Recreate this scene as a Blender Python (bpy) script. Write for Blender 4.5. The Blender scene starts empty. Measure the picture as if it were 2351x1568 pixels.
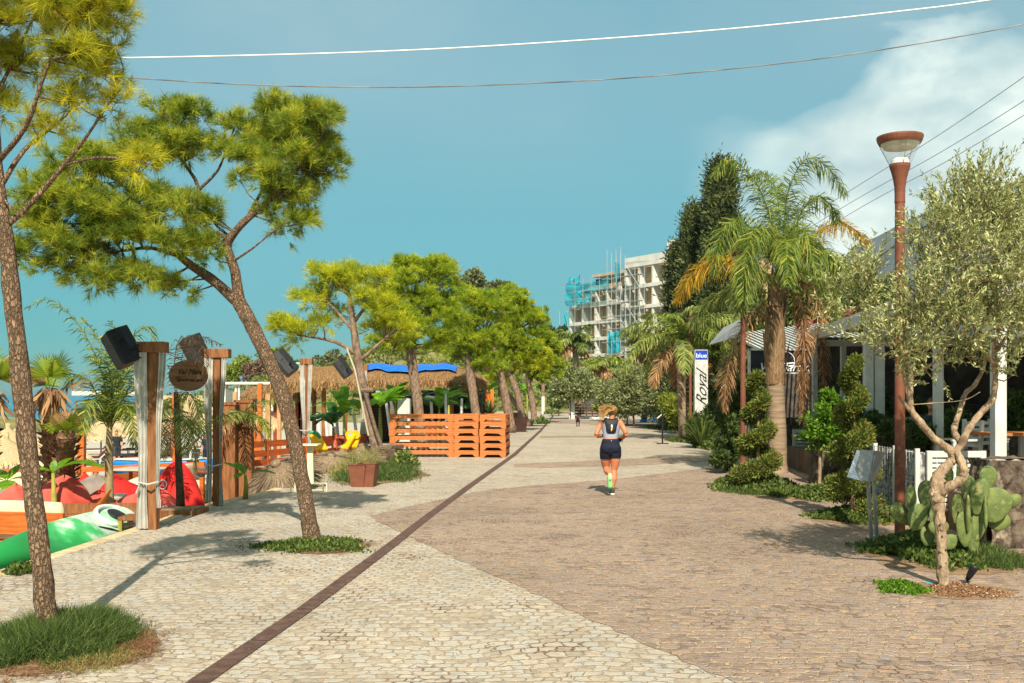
import bpy, bmesh, math, random
import numpy as np
from mathutils import Vector, Matrix, Quaternion
R = math.radians
S = bpy.context.scene
COL = S.collection

# ------------------------------------------------------------------ camera, sky, sun, exposure
cam_d = bpy.data.cameras.new("camera"); cam = bpy.data.objects.new("camera", cam_d); COL.objects.link(cam)
cam.location = (0, 0, 1.8); cam.rotation_euler = (R(90), 0, 0)
cam_d.lens = 35; cam_d.sensor_width = 36; cam_d.shift_y = 0.0527
cam_d.clip_start = 0.1; cam_d.clip_end = 30000
S.camera = cam
S.view_settings.view_transform = 'Standard'; S.view_settings.look = 'None'
S.view_settings.exposure = 0.72; S.view_settings.gamma = 1
SUN_EL = 43.0; SUN_AZ = 2.0          # sun behind the camera, a touch to the right
sd = bpy.data.lights.new("sun", 'SUN'); so = bpy.data.objects.new("sun", sd); COL.objects.link(so)
sd.energy = 4.6; sd.angle = R(0.5); sd.color = (1.0, 0.92, 0.78)
to_sun = Vector((math.sin(R(SUN_AZ))*math.cos(R(SUN_EL)), -math.cos(R(SUN_AZ))*math.cos(R(SUN_EL)), math.sin(R(SUN_EL))))
so.rotation_euler = to_sun.to_track_quat('Z', 'Y').to_euler()
so.location = to_sun*60

W = bpy.data.worlds.new("World"); S.world = W; W.use_nodes = True
nt = W.node_tree; nt.nodes.clear()
def nn(t, typ, **k):
    n = t.nodes.new(typ)
    for a, b in k.items(): setattr(n, a, b)
    return n
def ramp(t, fac, stops, interp='LINEAR'):
    n = t.nodes.new('ShaderNodeValToRGB'); n.color_ramp.interpolation = interp
    els = n.color_ramp.elements
    while len(els) > 1: els.remove(els[-1])
    els[0].position = stops[0][0]; els[0].color = tuple(stops[0][1]) + (1,)
    for p, c in stops[1:]:
        e = els.new(p); e.color = tuple(c) + (1,)
    t.links.new(fac, n.inputs[0]); return n.outputs[0]
def mathn(t, op, a, b=None, clamp=False):
    n = t.nodes.new('ShaderNodeMath'); n.operation = op; n.use_clamp = clamp
    for i, x in enumerate((a, b)):
        if x is None: continue
        if isinstance(x, (int, float)): n.inputs[i].default_value = x
        else: t.links.new(x, n.inputs[i])
    return n.outputs[0]
def mixc(t, fac, a, b, mode='MIX'):
    n = t.nodes.new('ShaderNodeMix'); n.data_type = 'RGBA'; n.blend_type = mode
    for i, x in ((0, fac), (6, a), (7, b)):
        if isinstance(x, (int, float)): n.inputs[i].default_value = x
        elif isinstance(x, (tuple, list)): n.inputs[i].default_value = tuple(x) + ((1,) if len(x) == 3 else ())
        else: t.links.new(x, n.inputs[i])
    return n.outputs[2]
sky = nn(nt, 'ShaderNodeTexSky', sky_type='NISHITA', sun_disc=False)
sky.sun_elevation = R(SUN_EL); sky.sun_rotation = math.atan2(to_sun.x, to_sun.y)
sky.air_density = 1.0; sky.dust_density = 0.6; sky.ozone_density = 1.6
tc = nn(nt, 'ShaderNodeTexCoord'); sep = nn(nt, 'ShaderNodeSeparateXYZ'); nt.links.new(tc.outputs['Generated'], sep.inputs[0])
elev = sep.outputs[2]
tint = ramp(nt, elev, [(0.0, (0.30, 0.63, 0.75)), (0.03, (0.20, 0.55, 0.62)), (0.06, (0.165, 0.54, 0.57)), (0.10, (0.18, 0.61, 0.59)), (0.22, (0.33, 0.91, 0.73)), (0.37, (0.60, 1.26, 0.97)), (0.52, (1.9, 1.75, 1.1)), (1.0, (2.9, 2.2, 1.15))])  # upper stops, above the view: sky brightened and neutralised to fill the shadows
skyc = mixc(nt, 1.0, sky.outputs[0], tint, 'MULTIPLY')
# clouds: direction based noise, gathered on the right over the mountain, thin veil at the top
mp = nn(nt, 'ShaderNodeMapping'); mp.inputs['Scale'].default_value = (1, 1, 1.9); nt.links.new(tc.outputs['Generated'], mp.inputs[0])
n1 = nn(nt, 'ShaderNodeTexNoise'); n1.inputs['Scale'].default_value = 5.2; n1.inputs['Detail'].default_value = 9; n1.inputs['Roughness'].default_value = 0.52
n1.inputs['Distortion'].default_value = 0.25
nt.links.new(mp.outputs[0], n1.inputs['Vector'])
n2 = nn(nt, 'ShaderNodeTexNoise'); n2.inputs['Scale'].default_value = 1.7; n2.inputs['Detail'].default_value = 5
nt.links.new(mp.outputs[0], n2.inputs['Vector'])
az = mathn(nt, 'DIVIDE', sep.outputs[0], mathn(nt, 'MAXIMUM', sep.outputs[1], 0.05))     # x/y = picture direction
tz = mathn(nt, 'DIVIDE', elev, mathn(nt, 'MAXIMUM', sep.outputs[1], 0.05))
# cloud bank: rises to the right; top edge tz = 0.20 + 0.30*(az-0.25)
topedge = mathn(nt, 'ADD', mathn(nt, 'MULTIPLY', az, 0.27), 0.225)
below = mathn(nt, 'SUBTRACT', topedge, tz)
puff = mathn(nt, 'MULTIPLY', mathn(nt, 'SUBTRACT', n1.outputs[0], 0.5), 0.34)
bank = mathn(nt, 'MULTIPLY', mathn(nt, 'ADD', below, puff), 15.0, True)
sidem = nn(nt, 'ShaderNodeMapRange'); sidem.clamp = True; nt.links.new(az, sidem.inputs[0])
sidem.inputs[1].default_value = 0.17; sidem.inputs[2].default_value = 0.33
bank = mathn(nt, 'MULTIPLY', bank, sidem.outputs[0])
frontm = nn(nt, 'ShaderNodeMapRange'); nt.links.new(sep.outputs[1], frontm.inputs[0]); frontm.inputs[1].default_value = 0.0; frontm.inputs[2].default_value = 0.4
bank = mathn(nt, 'MULTIPLY', bank, frontm.outputs[0])
veil = mathn(nt, 'MULTIPLY', mathn(nt, 'SUBTRACT', n2.outputs[0], 0.47), 2.6, True)
hi = nn(nt, 'ShaderNodeMapRange'); nt.links.new(tz, hi.inputs[0]); hi.inputs[1].default_value = 0.18; hi.inputs[2].default_value = 0.42
veil = mathn(nt, 'MULTIPLY', mathn(nt, 'MULTIPLY', veil, hi.outputs[0]), 0.75)
n3 = nn(nt, 'ShaderNodeTexNoise'); n3.inputs['Scale'].default_value = 7; n3.inputs['Detail'].default_value = 6
nt.links.new(mp.outputs[0], n3.inputs['Vector'])
cl_col = ramp(nt, n3.outputs[0], [(0.36, (4.9, 6.2, 6.2)), (0.5, (7.4, 8.5, 7.7)), (0.62, (10.2, 10.9, 9.5))])
skyc = mixc(nt, veil, skyc, (4.4, 5.4, 5.6))
skyc = mixc(nt, mathn(nt, 'MULTIPLY', bank, 0.97), skyc, cl_col)
bg = nn(nt, 'ShaderNodeBackground'); bg.inputs[1].default_value = 0.077
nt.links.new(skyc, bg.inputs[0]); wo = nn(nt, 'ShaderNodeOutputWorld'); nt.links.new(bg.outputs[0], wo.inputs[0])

# ------------------------------------------------------------------ helpers
F = 2285.6
def P(u, v, d): return Vector(((u-1175.5)/F*d, d, 1.8-(v-908)/F*d))
def G(u, v, z=0.0):
    d = (1.8-z)*F/(v-908); p = P(u, v, d); p.z = z; return p
def px(n, d): return n/F*d
def lin(r, g, b):
    f = lambda c: c/12.92 if c <= 0.04045 else ((c+0.055)/1.055)**2.4
    return (f(r/255), f(g/255), f(b/255))

MATS = {}
def bsdf(name):
    m = bpy.data.materials.new(name); m.use_nodes = True; t = m.node_tree
    return m, t, t.nodes['Principled BSDF'], t.nodes['Material Output']
def M(name, c1, c2=None, scale=6, rough=0.75, bump=0.0, bscale=30, metal=0.0, stretch=(1, 1, 1), spec=0.3, detail=5, lo=0.35, hi=0.65, bdist=0.02, coat=0, c3=None):
    if name in MATS: return MATS[name]
    m, t, b, o = bsdf(name)
    b.inputs['Roughness'].default_value = rough; b.inputs['Metallic'].default_value = metal
    b.inputs['Specular IOR Level'].default_value = spec; b.inputs['Coat Weight'].default_value = coat
    tcn = t.nodes.new('ShaderNodeTexCoord'); mpn = t.nodes.new('ShaderNodeMapping'); mpn.inputs['Scale'].default_value = stretch
    t.links.new(tcn.outputs['Object'], mpn.inputs[0])
    if c2 is None: b.inputs['Base Color'].default_value = tuple(c1) + (1,)
    else:
        n = t.nodes.new('ShaderNodeTexNoise'); n.inputs['Scale'].default_value = scale; n.inputs['Detail'].default_value = detail
        t.links.new(mpn.outputs[0], n.inputs['Vector'])
        st = [(lo, c1), (hi, c2)] + ([(min(hi+0.12, 1), c3)] if c3 else [])
        t.links.new(ramp(t, n.outputs[0], st), b.inputs['Base Color'])
    if bump:
        n = t.nodes.new('ShaderNodeTexNoise'); n.inputs['Scale'].default_value = bscale; n.inputs['Detail'].default_value = 6
        t.links.new(mpn.outputs[0], n.inputs['Vector'])
        bn = t.nodes.new('ShaderNodeBump'); bn.inputs['Strength'].default_value = bump; bn.inputs['Distance'].default_value = bdist
        t.links.new(n.outputs[0], bn.inputs['Height']); t.links.new(bn.outputs[0], b.inputs['Normal'])
    MATS[name] = m; return m
LEAF_GAIN = 1.35
def leafM(name, c1, c2, tr=0.35, rough=0.55, c3=None, spec=0.25, nscale=0):
    """leaf: colour differs from leaf to leaf, light shines through"""
    if name in MATS: return MATS[name]
    c1, c2, c3 = [None if c is None else tuple(min(.8, x*LEAF_GAIN) for x in c) for c in (c1, c2, c3)]
    m, t, b, o = bsdf(name)
    g = t.nodes.new('ShaderNodeNewGeometry')
    st = [(0.0, c1), (1.0, c2)] if c3 is None else [(0.0, c1), (0.72, c2), (0.93, c2), (1.0, c3)]
    fac = g.outputs['Random Per Island']
    if nscale:
        tcn = t.nodes.new('ShaderNodeTexCoord')
        n = t.nodes.new('ShaderNodeTexNoise'); n.inputs['Scale'].default_value = nscale; n.inputs['Detail'].default_value = 2
        t.links.new(tcn.outputs['Object'], n.inputs['Vector'])
        mr = t.nodes.new('ShaderNodeMapRange'); mr.inputs[1].default_value = 0.35; mr.inputs[2].default_value = 0.65
        t.links.new(n.outputs[0], mr.inputs[0])
        fac = mathn(t, 'ADD', mathn(t, 'MULTIPLY', fac, 0.35), mathn(t, 'MULTIPLY', mr.outputs[0], 0.65))
    col = ramp(t, fac, st)
    t.links.new(col, b.inputs['Base Color']); b.inputs['Roughness'].default_value = rough; b.inputs['Specular IOR Level'].default_value = spec
    tl = t.nodes.new('ShaderNodeBsdfTranslucent'); t.links.new(col, tl.inputs[0])
    mx = t.nodes.new('ShaderNodeMixShader'); mx.inputs[0].default_value = tr
    t.links.new(b.outputs[0], mx.inputs[1]); t.links.new(tl.outputs[0], mx.inputs[2]); t.links.new(mx.outputs[0], o.inputs[0])
    MATS[name] = m; return m

class MB:
    """collects shapes that become ONE mesh"""
    def __init__(s): s.v = []; s.f = []
    def add(s, vs, fs):
        o = len(s.v); s.v += [tuple(x) for x in vs]; s.f += [tuple(i+o for i in f) for f in fs]; return s
    def box(s, c, size, rot=None):
        hx, hy, hz = size[0]/2, size[1]/2, size[2]/2
        vs = [Vector((x, y, z)) for z in (-hz, hz) for y in (-hy, hy) for x in (-hx, hx)]
        if rot is not None:
            m = rot if isinstance(rot, Matrix) else Matrix.Rotation(rot, 3, 'Z')
            vs = [m @ v for v in vs]
        c = Vector(c)
        return s.add([v+c for v in vs], [(0, 2, 3, 1), (4, 5, 7, 6), (0, 1, 5, 4), (2, 6, 7, 3), (0, 4, 6, 2), (1, 3, 7, 5)])
    def beam(s, a, b, w, h, up=(0, 0, 1)):
        a, b = Vector(a), Vector(b); d = b-a; L = d.length; d.normalize()
        u = Vector(up)
        if abs(d.dot(u)) > 0.98: u = Vector((0, 1, 0))
        x = d.cross(u).normalized(); y = x.cross(d).normalized()
        m = Matrix((x, d, y)).transposed()
        return s.box((a+b)/2, (w, L, h), m)
    def tube(s, pts, rad, n=8, cap=True, ref=None, rnd=0.0, seed=0):
        pts = [Vector(p) for p in pts]; rg = random.Random(seed)
        if not isinstance(rad, (list, tuple)): rad = [rad]*len(pts)
        vs = []; fs = []; prev = None
        for i, p in enumerate(pts):
            d = (pts[min(i+1, len(pts)-1)] - pts[max(i-1, 0)])
            d = d.normalized() if d.length > 1e-9 else Vector((0, 0, 1))
            if prev is None:
                q = Vector(ref) if ref else (Vector((1, 0, 0)) if abs(d.x) < 0.9 else Vector((0, 1, 0)))
            else: q = Vector(ref) if ref else prev
            x = q - d*q.dot(d)
            x = x.normalized() if x.length > 1e-6 else d.orthogonal().normalized()
            y = d.cross(x).normalized(); prev = x
            r = rad[i]; ra, rb = r if isinstance(r, (tuple, list)) else (r, r)
            for k in range(n):
                a = 2*math.pi*k/n; j = 1+rg.uniform(-rnd, rnd)
                vs.append(p + x*(math.cos(a)*ra*j) + y*(math.sin(a)*rb*j))
        for i in range(len(pts)-1):
            for k in range(n):
                a, b = i*n+k, i*n+(k+1) % n
                fs.append((a, b, b+n, a+n))
        if cap:
            fs.append(tuple(range(n-1, -1, -1))); o = (len(pts)-1)*n; fs.append(tuple(range(o, o+n)))
        return s.add(vs, fs)
    def lathe(s, prof, c=(0, 0, 0), n=16, closed=False):
        vs = []; fs = []; c = Vector(c)
        for r, z in prof:
            for k in range(n):
                a = 2*math.pi*k/n; vs.append(c+Vector((math.cos(a)*r, math.sin(a)*r, z)))
        for i in range(len(prof)-1):
            for k in range(n):
                a, b = i*n+k, i*n+(k+1) % n; fs.append((a, b, b+n, a+n))
        if not closed:
            fs.append(tuple(range(n-1, -1, -1))); o = (len(prof)-1)*n; fs.append(tuple(range(o, o+n)))
        return s.add(vs, fs)
    def prism(s, poly, z0, z1):
        n = len(poly)
        vs = [Vector((p[0], p[1], z0)) for p in poly] + [Vector((p[0], p[1], z1)) for p in poly]
        fs = [tuple(range(n-1, -1, -1)), tuple(range(n, 2*n))] + [(i, (i+1) % n, (i+1) % n+n, i+n) for i in range(n)]
        return s.add(vs, fs)
    def sheet(s, poly, z): return s.add([(p[0], p[1], z) for p in poly], [tuple(range(len(poly)))])
    def ball(s, c, r, n=12, m=8, rot=None):
        r = r if isinstance(r, (tuple, list)) else (r, r, r); c = Vector(c); vs = []; fs = []
        vs.append(Vector((0, 0, -r[2])))
        for i in range(1, m):
            p = math.pi*i/m
            for k in range(n):
                a = 2*math.pi*k/n
                vs.append(Vector((r[0]*math.sin(p)*math.cos(a), r[1]*math.sin(p)*math.sin(a), -r[2]*math.cos(p))))
        vs.append(Vector((0, 0, r[2])))
        for k in range(n): fs.append((0, 1+(k+1) % n, 1+k))
        for i in range(m-2):
            for k in range(n):
                a = 1+i*n+k; b = 1+i*n+(k+1) % n; fs.append((a, b, b+n, a+n))
        t = len(vs)-1; o = 1+(m-2)*n
        for k in range(n): fs.append((t, o+k, o+(k+1) % n))
        if rot is not None: vs = [rot @ v for v in vs]
        return s.add([v+c for v in vs], fs)
    def grid(s, fn, nu, nv):
        vs = [fn(i/nu, j/nv) for j in range(nv+1) for i in range(nu+1)]
        fs = [(j*(nu+1)+i, j*(nu+1)+i+1, (j+1)*(nu+1)+i+1, (j+1)*(nu+1)+i) for j in range(nv) for i in range(nu)]
        return s.add(vs, fs)

def tag(o, label=None, cat=None, group=None, kind=None):
    if label: o['label'] = label
    if cat: o['category'] = cat
    if group: o['group'] = group
    if kind: o['kind'] = kind
    return o
def thing(name, label, cat, loc=(0, 0, 0), group=None, rz=0):
    o = bpy.data.objects.new(name, None); COL.objects.link(o); o.empty_display_size = 0.2
    o.location = loc; o.rotation_euler = (0, 0, rz)
    return tag(o, label, cat, group)
def wloc(p):
    v = Vector((0, 0, 0))
    while p is not None: v += p.location; p = p.parent
    return v
def obj(name, mb, mat, parent=None, smooth=False, bevel=0, world=True, label=None, solid=0, subs=0):
    """one mesh object; with world=True the shape is given in world coordinates"""
    me = bpy.data.meshes.new(name)
    vs = mb.v
    off = wloc(parent) if (parent is not None and world) else None
    if off is not None: vs = [(v[0]-off.x, v[1]-off.y, v[2]-off.z) for v in vs]
    me.from_pydata(vs, [], mb.f); me.validate(); me.update()
    if isinstance(mat, (list, tuple)):
        for m in mat: me.materials.append(m)
    else: me.materials.append(mat)
    if smooth: me.polygons.foreach_set('use_smooth', [True]*len(me.polygons))
    o = bpy.data.objects.new(name, me); COL.objects.link(o)
    if parent is not None: o.parent = parent
    if solid: sm = o.modifiers.new('s', 'SOLIDIFY'); sm.thickness = solid; sm.offset = 0
    if subs: sb = o.modifiers.new('u', 'SUBSURF'); sb.levels = subs; sb.render_levels = subs
    if bevel:
        bm = o.modifiers.new('b', 'BEVEL'); bm.width = bevel; bm.segments = 2; bm.limit_method = 'ANGLE'; bm.angle_limit = R(40)
    if label: o['label'] = label
    return o
def arr_obj(name, V, k, mat, parent=None, world=True, smooth=False):
    """V: (n*k,3) vertices, every k in a row are one face"""
    V = np.asarray(V, dtype=np.float32).reshape(-1, 3)
    if parent is not None and world:
        w = wloc(parent); V = V - np.array((w.x, w.y, w.z), dtype=np.float32)
    n = len(V)//k
    me = bpy.data.meshes.new(name); me.vertices.add(len(V)); me.vertices.foreach_set('co', V.ravel())
    me.loops.add(len(V)); me.loops.foreach_set('vertex_index', np.arange(len(V), dtype=np.int32))
    me.polygons.add(n); me.polygons.foreach_set('loop_start', np.arange(0, len(V), k, dtype=np.int32))
    me.materials.append(mat); me.update(calc_edges=True)
    o = bpy.data.objects.new(name, me); COL.objects.link(o)
    if parent is not None: o.parent = parent
    return o
def dup(root, loc, rz=None, label=None, group=None, scale=None):
    def cp(o, par):
        c = o.copy(); COL.objects.link(c)
        if par is not None: c.parent = par
        for ch in o.children: cp(ch, c)
        return c
    r = cp(root, None); r.location = loc
    if rz is not None: r.rotation_euler = (root.rotation_euler.x, root.rotation_euler.y, rz)
    if label: r['label'] = label
    if group: r['group'] = group
    if scale: r.scale = (scale, scale, scale) if isinstance(scale, (int, float)) else scale
    return r
def nrm(a): return a/np.maximum(np.linalg.norm(a, axis=-1, keepdims=True), 1e-9)
def rdir(rg, n): return nrm(rg.normal(size=(n, 3)))

def shoots_in(rg, blobs, per, sub=0.35, up=0.5):
    """shoot positions and directions, bunched into clumps on the shells of ellipsoids (cx,cy,cz,rx,ry,rz,weight)"""
    Ps, Ds, Cs = [], [], []
    for b in blobs:
        c = np.array(b[:3]); r = np.array(b[3:6]); w = b[6] if len(b) > 6 else 1.0
        nc = max(3, int(w*26*(r[0]*r[2]+r[1]*r[2]+r[0]*r[1])/3/(sub*sub)/10))
        d = rdir(rg, nc); d[:, 2] = np.where(rg.random(nc) < 0.45, np.abs(d[:, 2]), d[:, 2]); rad = rg.random(nc)**0.45
        cc = c + d*rad[:, None]*r
        for q, dd in zip(cc, d):
            m = max(2, int(per*(0.6+0.8*rg.random())))
            e = rdir(rg, m); e[:, 2] = np.where(rg.random(m) < 0.6, np.abs(e[:, 2]), e[:, 2])
            Ps.append(q + e*sub*(rg.random(m)**0.5)[:, None]*np.array((1, 1, 0.7)))
            Ds.append(nrm(e*0.9 + dd*0.5 + np.array((0, 0, up)) + rg.normal(size=(m, 3))*0.25))
        Cs.append(cc)
    return np.concatenate(Ps), np.concatenate(Ds), np.concatenate(Cs)
def needles(rg, pos, dr, per, ln, wd, sl=0.12, spread=(20, 70)):
    """needle brushes: triangles radiating along each shoot"""
    n = len(pos); p = np.repeat(pos, per, 0); d = np.repeat(dr, per, 0); N = n*per
    a = rdir(rg, N); a = nrm(a - d*np.sum(a*d, 1, keepdims=True))
    ph = np.radians(rg.uniform(spread[0], spread[1], N))[:, None]
    t = rg.random(N)[:, None]
    nd = nrm(d*np.cos(ph)+a*np.sin(ph)); L = (ln*rg.uniform(0.7, 1.15, N))[:, None]
    base = p + d*(t*sl)
    sd_ = nrm(np.cross(nd, rdir(rg, N)))*wd/2
    tip = base + nd*L; tip[:, 2] -= (0.12*L[:, 0])
    return np.stack([base-sd_, base+sd_, tip], 1).reshape(-1, 3)
def leaves(rg, pos, dr, ln, wd, fold=0.0):
    """lance shaped leaves as quads (base, side, tip, side)"""
    N = len(pos); L = (ln*rg.uniform(0.65, 1.2, N))[:, None]
    sd_ = nrm(np.cross(dr, rdir(rg, N))); nm = np.cross(sd_, dr)
    w = wd/2*rg.uniform(0.8, 1.2, N)[:, None]
    mid = pos + dr*L*0.48
    tip = pos + dr*L - nm*L*0.12
    return np.stack([pos, mid+sd_*w+nm*w*fold, tip, mid-sd_*w+nm*w*fold], 1).reshape(-1, 3)
def leaf_ball(rg, blobs, count, ln, wd, shell=0.4, up=0.3):
    """leaves scattered through ellipsoid blobs, denser to the outside, lumpy outline"""
    ws = np.array([(b[3]*b[4]+b[4]*b[5]+b[3]*b[5])*(b[6] if len(b) > 6 else 1) for b in blobs]); ws = ws/ws.sum()
    out = []
    for b, w in zip(blobs, ws):
        n = max(8, int(count*w)); nc = max(4, n//16)
        d = rdir(rg, nc); rad = rg.random(nc)**shell
        cc = np.array(b[:3]) + d*rad[:, None]*np.array(b[3:6])
        m = n//nc + 1
        p = np.repeat(cc, m, 0) + rg.normal(size=(nc*m, 3))*np.array(b[3:6])*0.13
        dd = nrm(np.repeat(d, m, 0)*0.8 + rdir(rg, nc*m)*0.9 + np.array((0, 0, up)))
        out.append(leaves(rg, p, dd, ln, wd, 0.25))
    return np.concatenate(out)
# ------------------------------------------------------------------ materials
WHITE = M('white_paint', lin(208, 205, 196), lin(190, 187, 178), 5, .5, .05)
GREYW = M('weathered_white', lin(205, 203, 195), lin(170, 168, 160), 7, .6, .1)
ORANGE = M('orange_wood', lin(196, 106, 44), lin(168, 82, 30), 3, .5, .12, 60, stretch=(1, 1, 9), c3=lin(205, 125, 62))
ORANGEH = M('orange_plank', lin(196, 124, 68), lin(170, 96, 46), 2.6, .6, .2, 50, stretch=(1, 6, 14), c3=lin(132, 70, 34), lo=.3, hi=.62)
REDWOOD = M('red_brown_wood', lin(150, 66, 32), lin(112, 46, 22), 3, .55, .1, 60, stretch=(2, 2, 8))
BROWNW = M('brown_timber', lin(150, 98, 58), lin(108, 66, 36), 4, .7, .25, 45, stretch=(6, 6, .8), c3=lin(176, 122, 76))
OLDWOOD = M('old_timber', lin(128, 108, 88), lin(88, 72, 58), 4, .8, .3, 45, stretch=(1, 7, 7))
BARKP = M('pine_bark', lin(146, 118, 92), lin(92, 70, 54), 26, .9, 1.0, 34, stretch=(1, 1, .5), bdist=.045, c3=lin(170, 142, 114), lo=.38, hi=.6)
def bark(name, plate, plate2, crack, sc):
    m, t, b, o = bsdf(name); L = t.links.new
    tcn = t.nodes.new('ShaderNodeTexCoord'); mp_ = t.nodes.new('ShaderNodeMapping'); mp_.inputs['Scale'].default_value = (sc, sc, sc*.42); L(tcn.outputs['Object'], mp_.inputs[0])
    nz_ = t.nodes.new('ShaderNodeTexNoise'); nz_.inputs['Scale'].default_value = 1.6; nz_.inputs['Detail'].default_value = 5; L(mp_.outputs[0], nz_.inputs['Vector'])
    ad = t.nodes.new('ShaderNodeVectorMath'); ad.operation = 'MULTIPLY_ADD'; L(nz_.outputs['Color'], ad.inputs[0]); ad.inputs[1].default_value = (1.3, 1.3, 1.3); L(mp_.outputs[0], ad.inputs[2])
    vo = t.nodes.new('ShaderNodeTexVoronoi'); vo.feature = 'DISTANCE_TO_EDGE'; vo.inputs['Scale'].default_value = 1; L(ad.outputs[0], vo.inputs['Vector'])
    v2 = t.nodes.new('ShaderNodeTexVoronoi'); v2.inputs['Scale'].default_value = 1; L(ad.outputs[0], v2.inputs['Vector'])
    n2_ = t.nodes.new('ShaderNodeTexNoise'); n2_.inputs['Scale'].default_value = 5; n2_.inputs['Detail'].default_value = 6; L(mp_.outputs[0], n2_.inputs['Vector'])
    f_ = mathn(t, 'ADD', mathn(t, 'MULTIPLY', v2.outputs['Color'], .5), mathn(t, 'MULTIPLY', n2_.outputs[0], .5))
    pc = ramp(t, f_, [(.25, plate2), (.5, plate), (.75, tuple(min(1, x*1.25) for x in plate))])
    cm = ramp(t, vo.outputs['Distance'], [(.02, (.8, .8, .8)), (.13, (0, 0, 0))])
    L(mixc(t, cm, pc, crack), b.inputs['Base Color']); b.inputs['Roughness'].default_value = .95; b.inputs['Specular IOR Level'].default_value = .1
    h = mathn(t, 'ADD', mathn(t, 'MULTIPLY', mathn(t, 'MINIMUM', vo.outputs['Distance'], .22), 3.0), mathn(t, 'MULTIPLY', n2_.outputs[0], .5))
    bn = t.nodes.new('ShaderNodeBump'); bn.inputs['Distance'].default_value = .03; L(h, bn.inputs['Height']); L(bn.outputs[0], b.inputs['Normal'])
    return m
BARKP = bark('cracked_pine_bark', lin(158, 130, 104), lin(126, 101, 80), lin(88, 69, 55), 44)
BARKPF = M('far_pine_bark', lin(148, 122, 100), lin(100, 80, 66), 14, .9, .7, 20, stretch=(1, 1, .5))
BARKO = M('olive_bark', lin(176, 152, 122), lin(138, 114, 90), 14, .9, .9, 40, stretch=(1, 1, .45), lo=.36, hi=.6, c3=lin(96, 76, 58), bdist=.03)
BARKD = M('dark_bark', lin(96, 76, 58), lin(62, 48, 38), 12, .9, .6)
BLACKP = M('black_plastic', (.012, .012, .013), (.022, .022, .024), 20, .42, .1, 200)
BLACKM = M('black_metal', (.015, .015, .016), None, rough=.4)
STEEL = M('brushed_steel', (.36, .35, .33), (.24, .235, .225), 20, .45, .05, 80, metal=.6, stretch=(1, 1, 12))
CORTEN = M('rust_brown_steel', lin(126, 76, 54), lin(110, 62, 44), 5, .6, .1, 60, c3=lin(132, 84, 60))
CORTEND = M('rust_brown_pot', lin(128, 78, 58), lin(112, 66, 48), 6, .65, .1)
DRAIN = M('rusty_drain', lin(104, 78, 66), lin(78, 58, 50), 9, .7, .2, 60, c3=lin(150, 100, 66), lo=.35, hi=.62)
CLOTH = M('curtain_cloth', lin(192, 188, 178), lin(166, 161, 151), 5, .9, .15, 60)
CREAM = M('cream_cushion', lin(214, 196, 166), lin(198, 178, 148), 4, .9, .15, 60)
GREYC = M('grey_cushion', lin(140, 128, 116), lin(116, 104, 94), 4, .9, .3, 20)
REDC = M('red_canvas', lin(208, 38, 30), lin(178, 26, 22), 3, .75, .25, 14)
CORAL = M('coral_canvas', lin(214, 92, 78), lin(196, 74, 62), 3, .8, .25, 14)
BEIGEC = M('beige_canvas', lin(206, 192, 168), lin(186, 172, 150), 5, .85, .3, 16)
THATCH = M('thatch', lin(158, 124, 86), lin(108, 80, 52), 22, .95, 1.0, 40, stretch=(2.2, 2.2, .22), c3=lin(190, 152, 106), lo=.36, hi=.6)
THATCHG = M('grey_reed', lin(150, 130, 104), lin(110, 92, 72), 30, .95, 1.0, 40, stretch=(1, .15, 1), c3=lin(172, 150, 122), lo=.36, hi=.6)
THATCHP = M('pale_reed', lin(206, 182, 140), lin(160, 134, 96), 26, .95, .8, 40, stretch=(1.5, 1.5, .3), c3=lin(222, 200, 160), lo=.36, hi=.6)
STRAW = leafM('straw', lin(158, 124, 82), lin(106, 80, 50), .15, .9, lin(94, 64, 38))
STRAWP = leafM('pale_straw', lin(214, 192, 150), lin(170, 144, 104), .15, .9)
REEDG = leafM('grey_reed_strand', lin(136, 118, 96), lin(92, 78, 62), .1, .9)
BLUEP = M('blue_paint', lin(20, 128, 200), lin(16, 112, 184), 4, .45)
TARP = M('blue_tarp', lin(24, 112, 220), lin(16, 92, 200), 4, .35, .4, 5, bdist=.06)
YELLOWP = M('yellow_plastic', lin(236, 176, 20), lin(224, 160, 14), 4, .4)
GREENP = M('green_plastic', lin(28, 150, 96), None, rough=.4)
GREYP = M('grey_tub', lin(104, 104, 100), lin(84, 84, 82), 5, .6)
STONEW = M('stone_wall', lin(120, 104, 88), lin(70, 58, 48), 5, .9, 1.0, 9, c3=lin(160, 142, 122), bdist=.1, stretch=(1, 1, .6), lo=.36, hi=.58)
GABION = M('gabion_stone', lin(196, 194, 188), lin(92, 90, 86), 16, .85, .8, 16, stretch=(1, 1, .45), lo=.42, hi=.58)
DARK = M('dark_interior', (.05, .043, .036), (.12, .10, .083), 3, .9)  # near-black walls: the shade under the roofs is put into their colour
GLASSG = M('window_glass', (.02, .026, .03), None, rough=.12, spec=.6)
SKIN = M('skin', lin(206, 142, 106), lin(194, 128, 94), 8, .5)
NEED_Y = leafM('yellow_green_needles', lin(196, 184, 40), lin(128, 134, 34), .45, .5, lin(206, 182, 64), nscale=5)
NEED_G = leafM('green_needles', lin(178, 176, 52), lin(98, 118, 38), .45, .5, lin(190, 164, 62), nscale=4)
NEED_F = leafM('row_pine_needles', lin(200, 196, 44), lin(128, 140, 32), .45, .5, lin(196, 178, 56), nscale=2.2)
NEED_F2 = leafM('row_pine_green_needles', lin(184, 188, 46), lin(108, 130, 32), .45, .5, lin(176, 164, 56), nscale=2)
OLIVEL = leafM('olive_leaves', lin(182, 182, 124), lin(94, 102, 50), .25, .5, lin(206, 202, 158))
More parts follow.
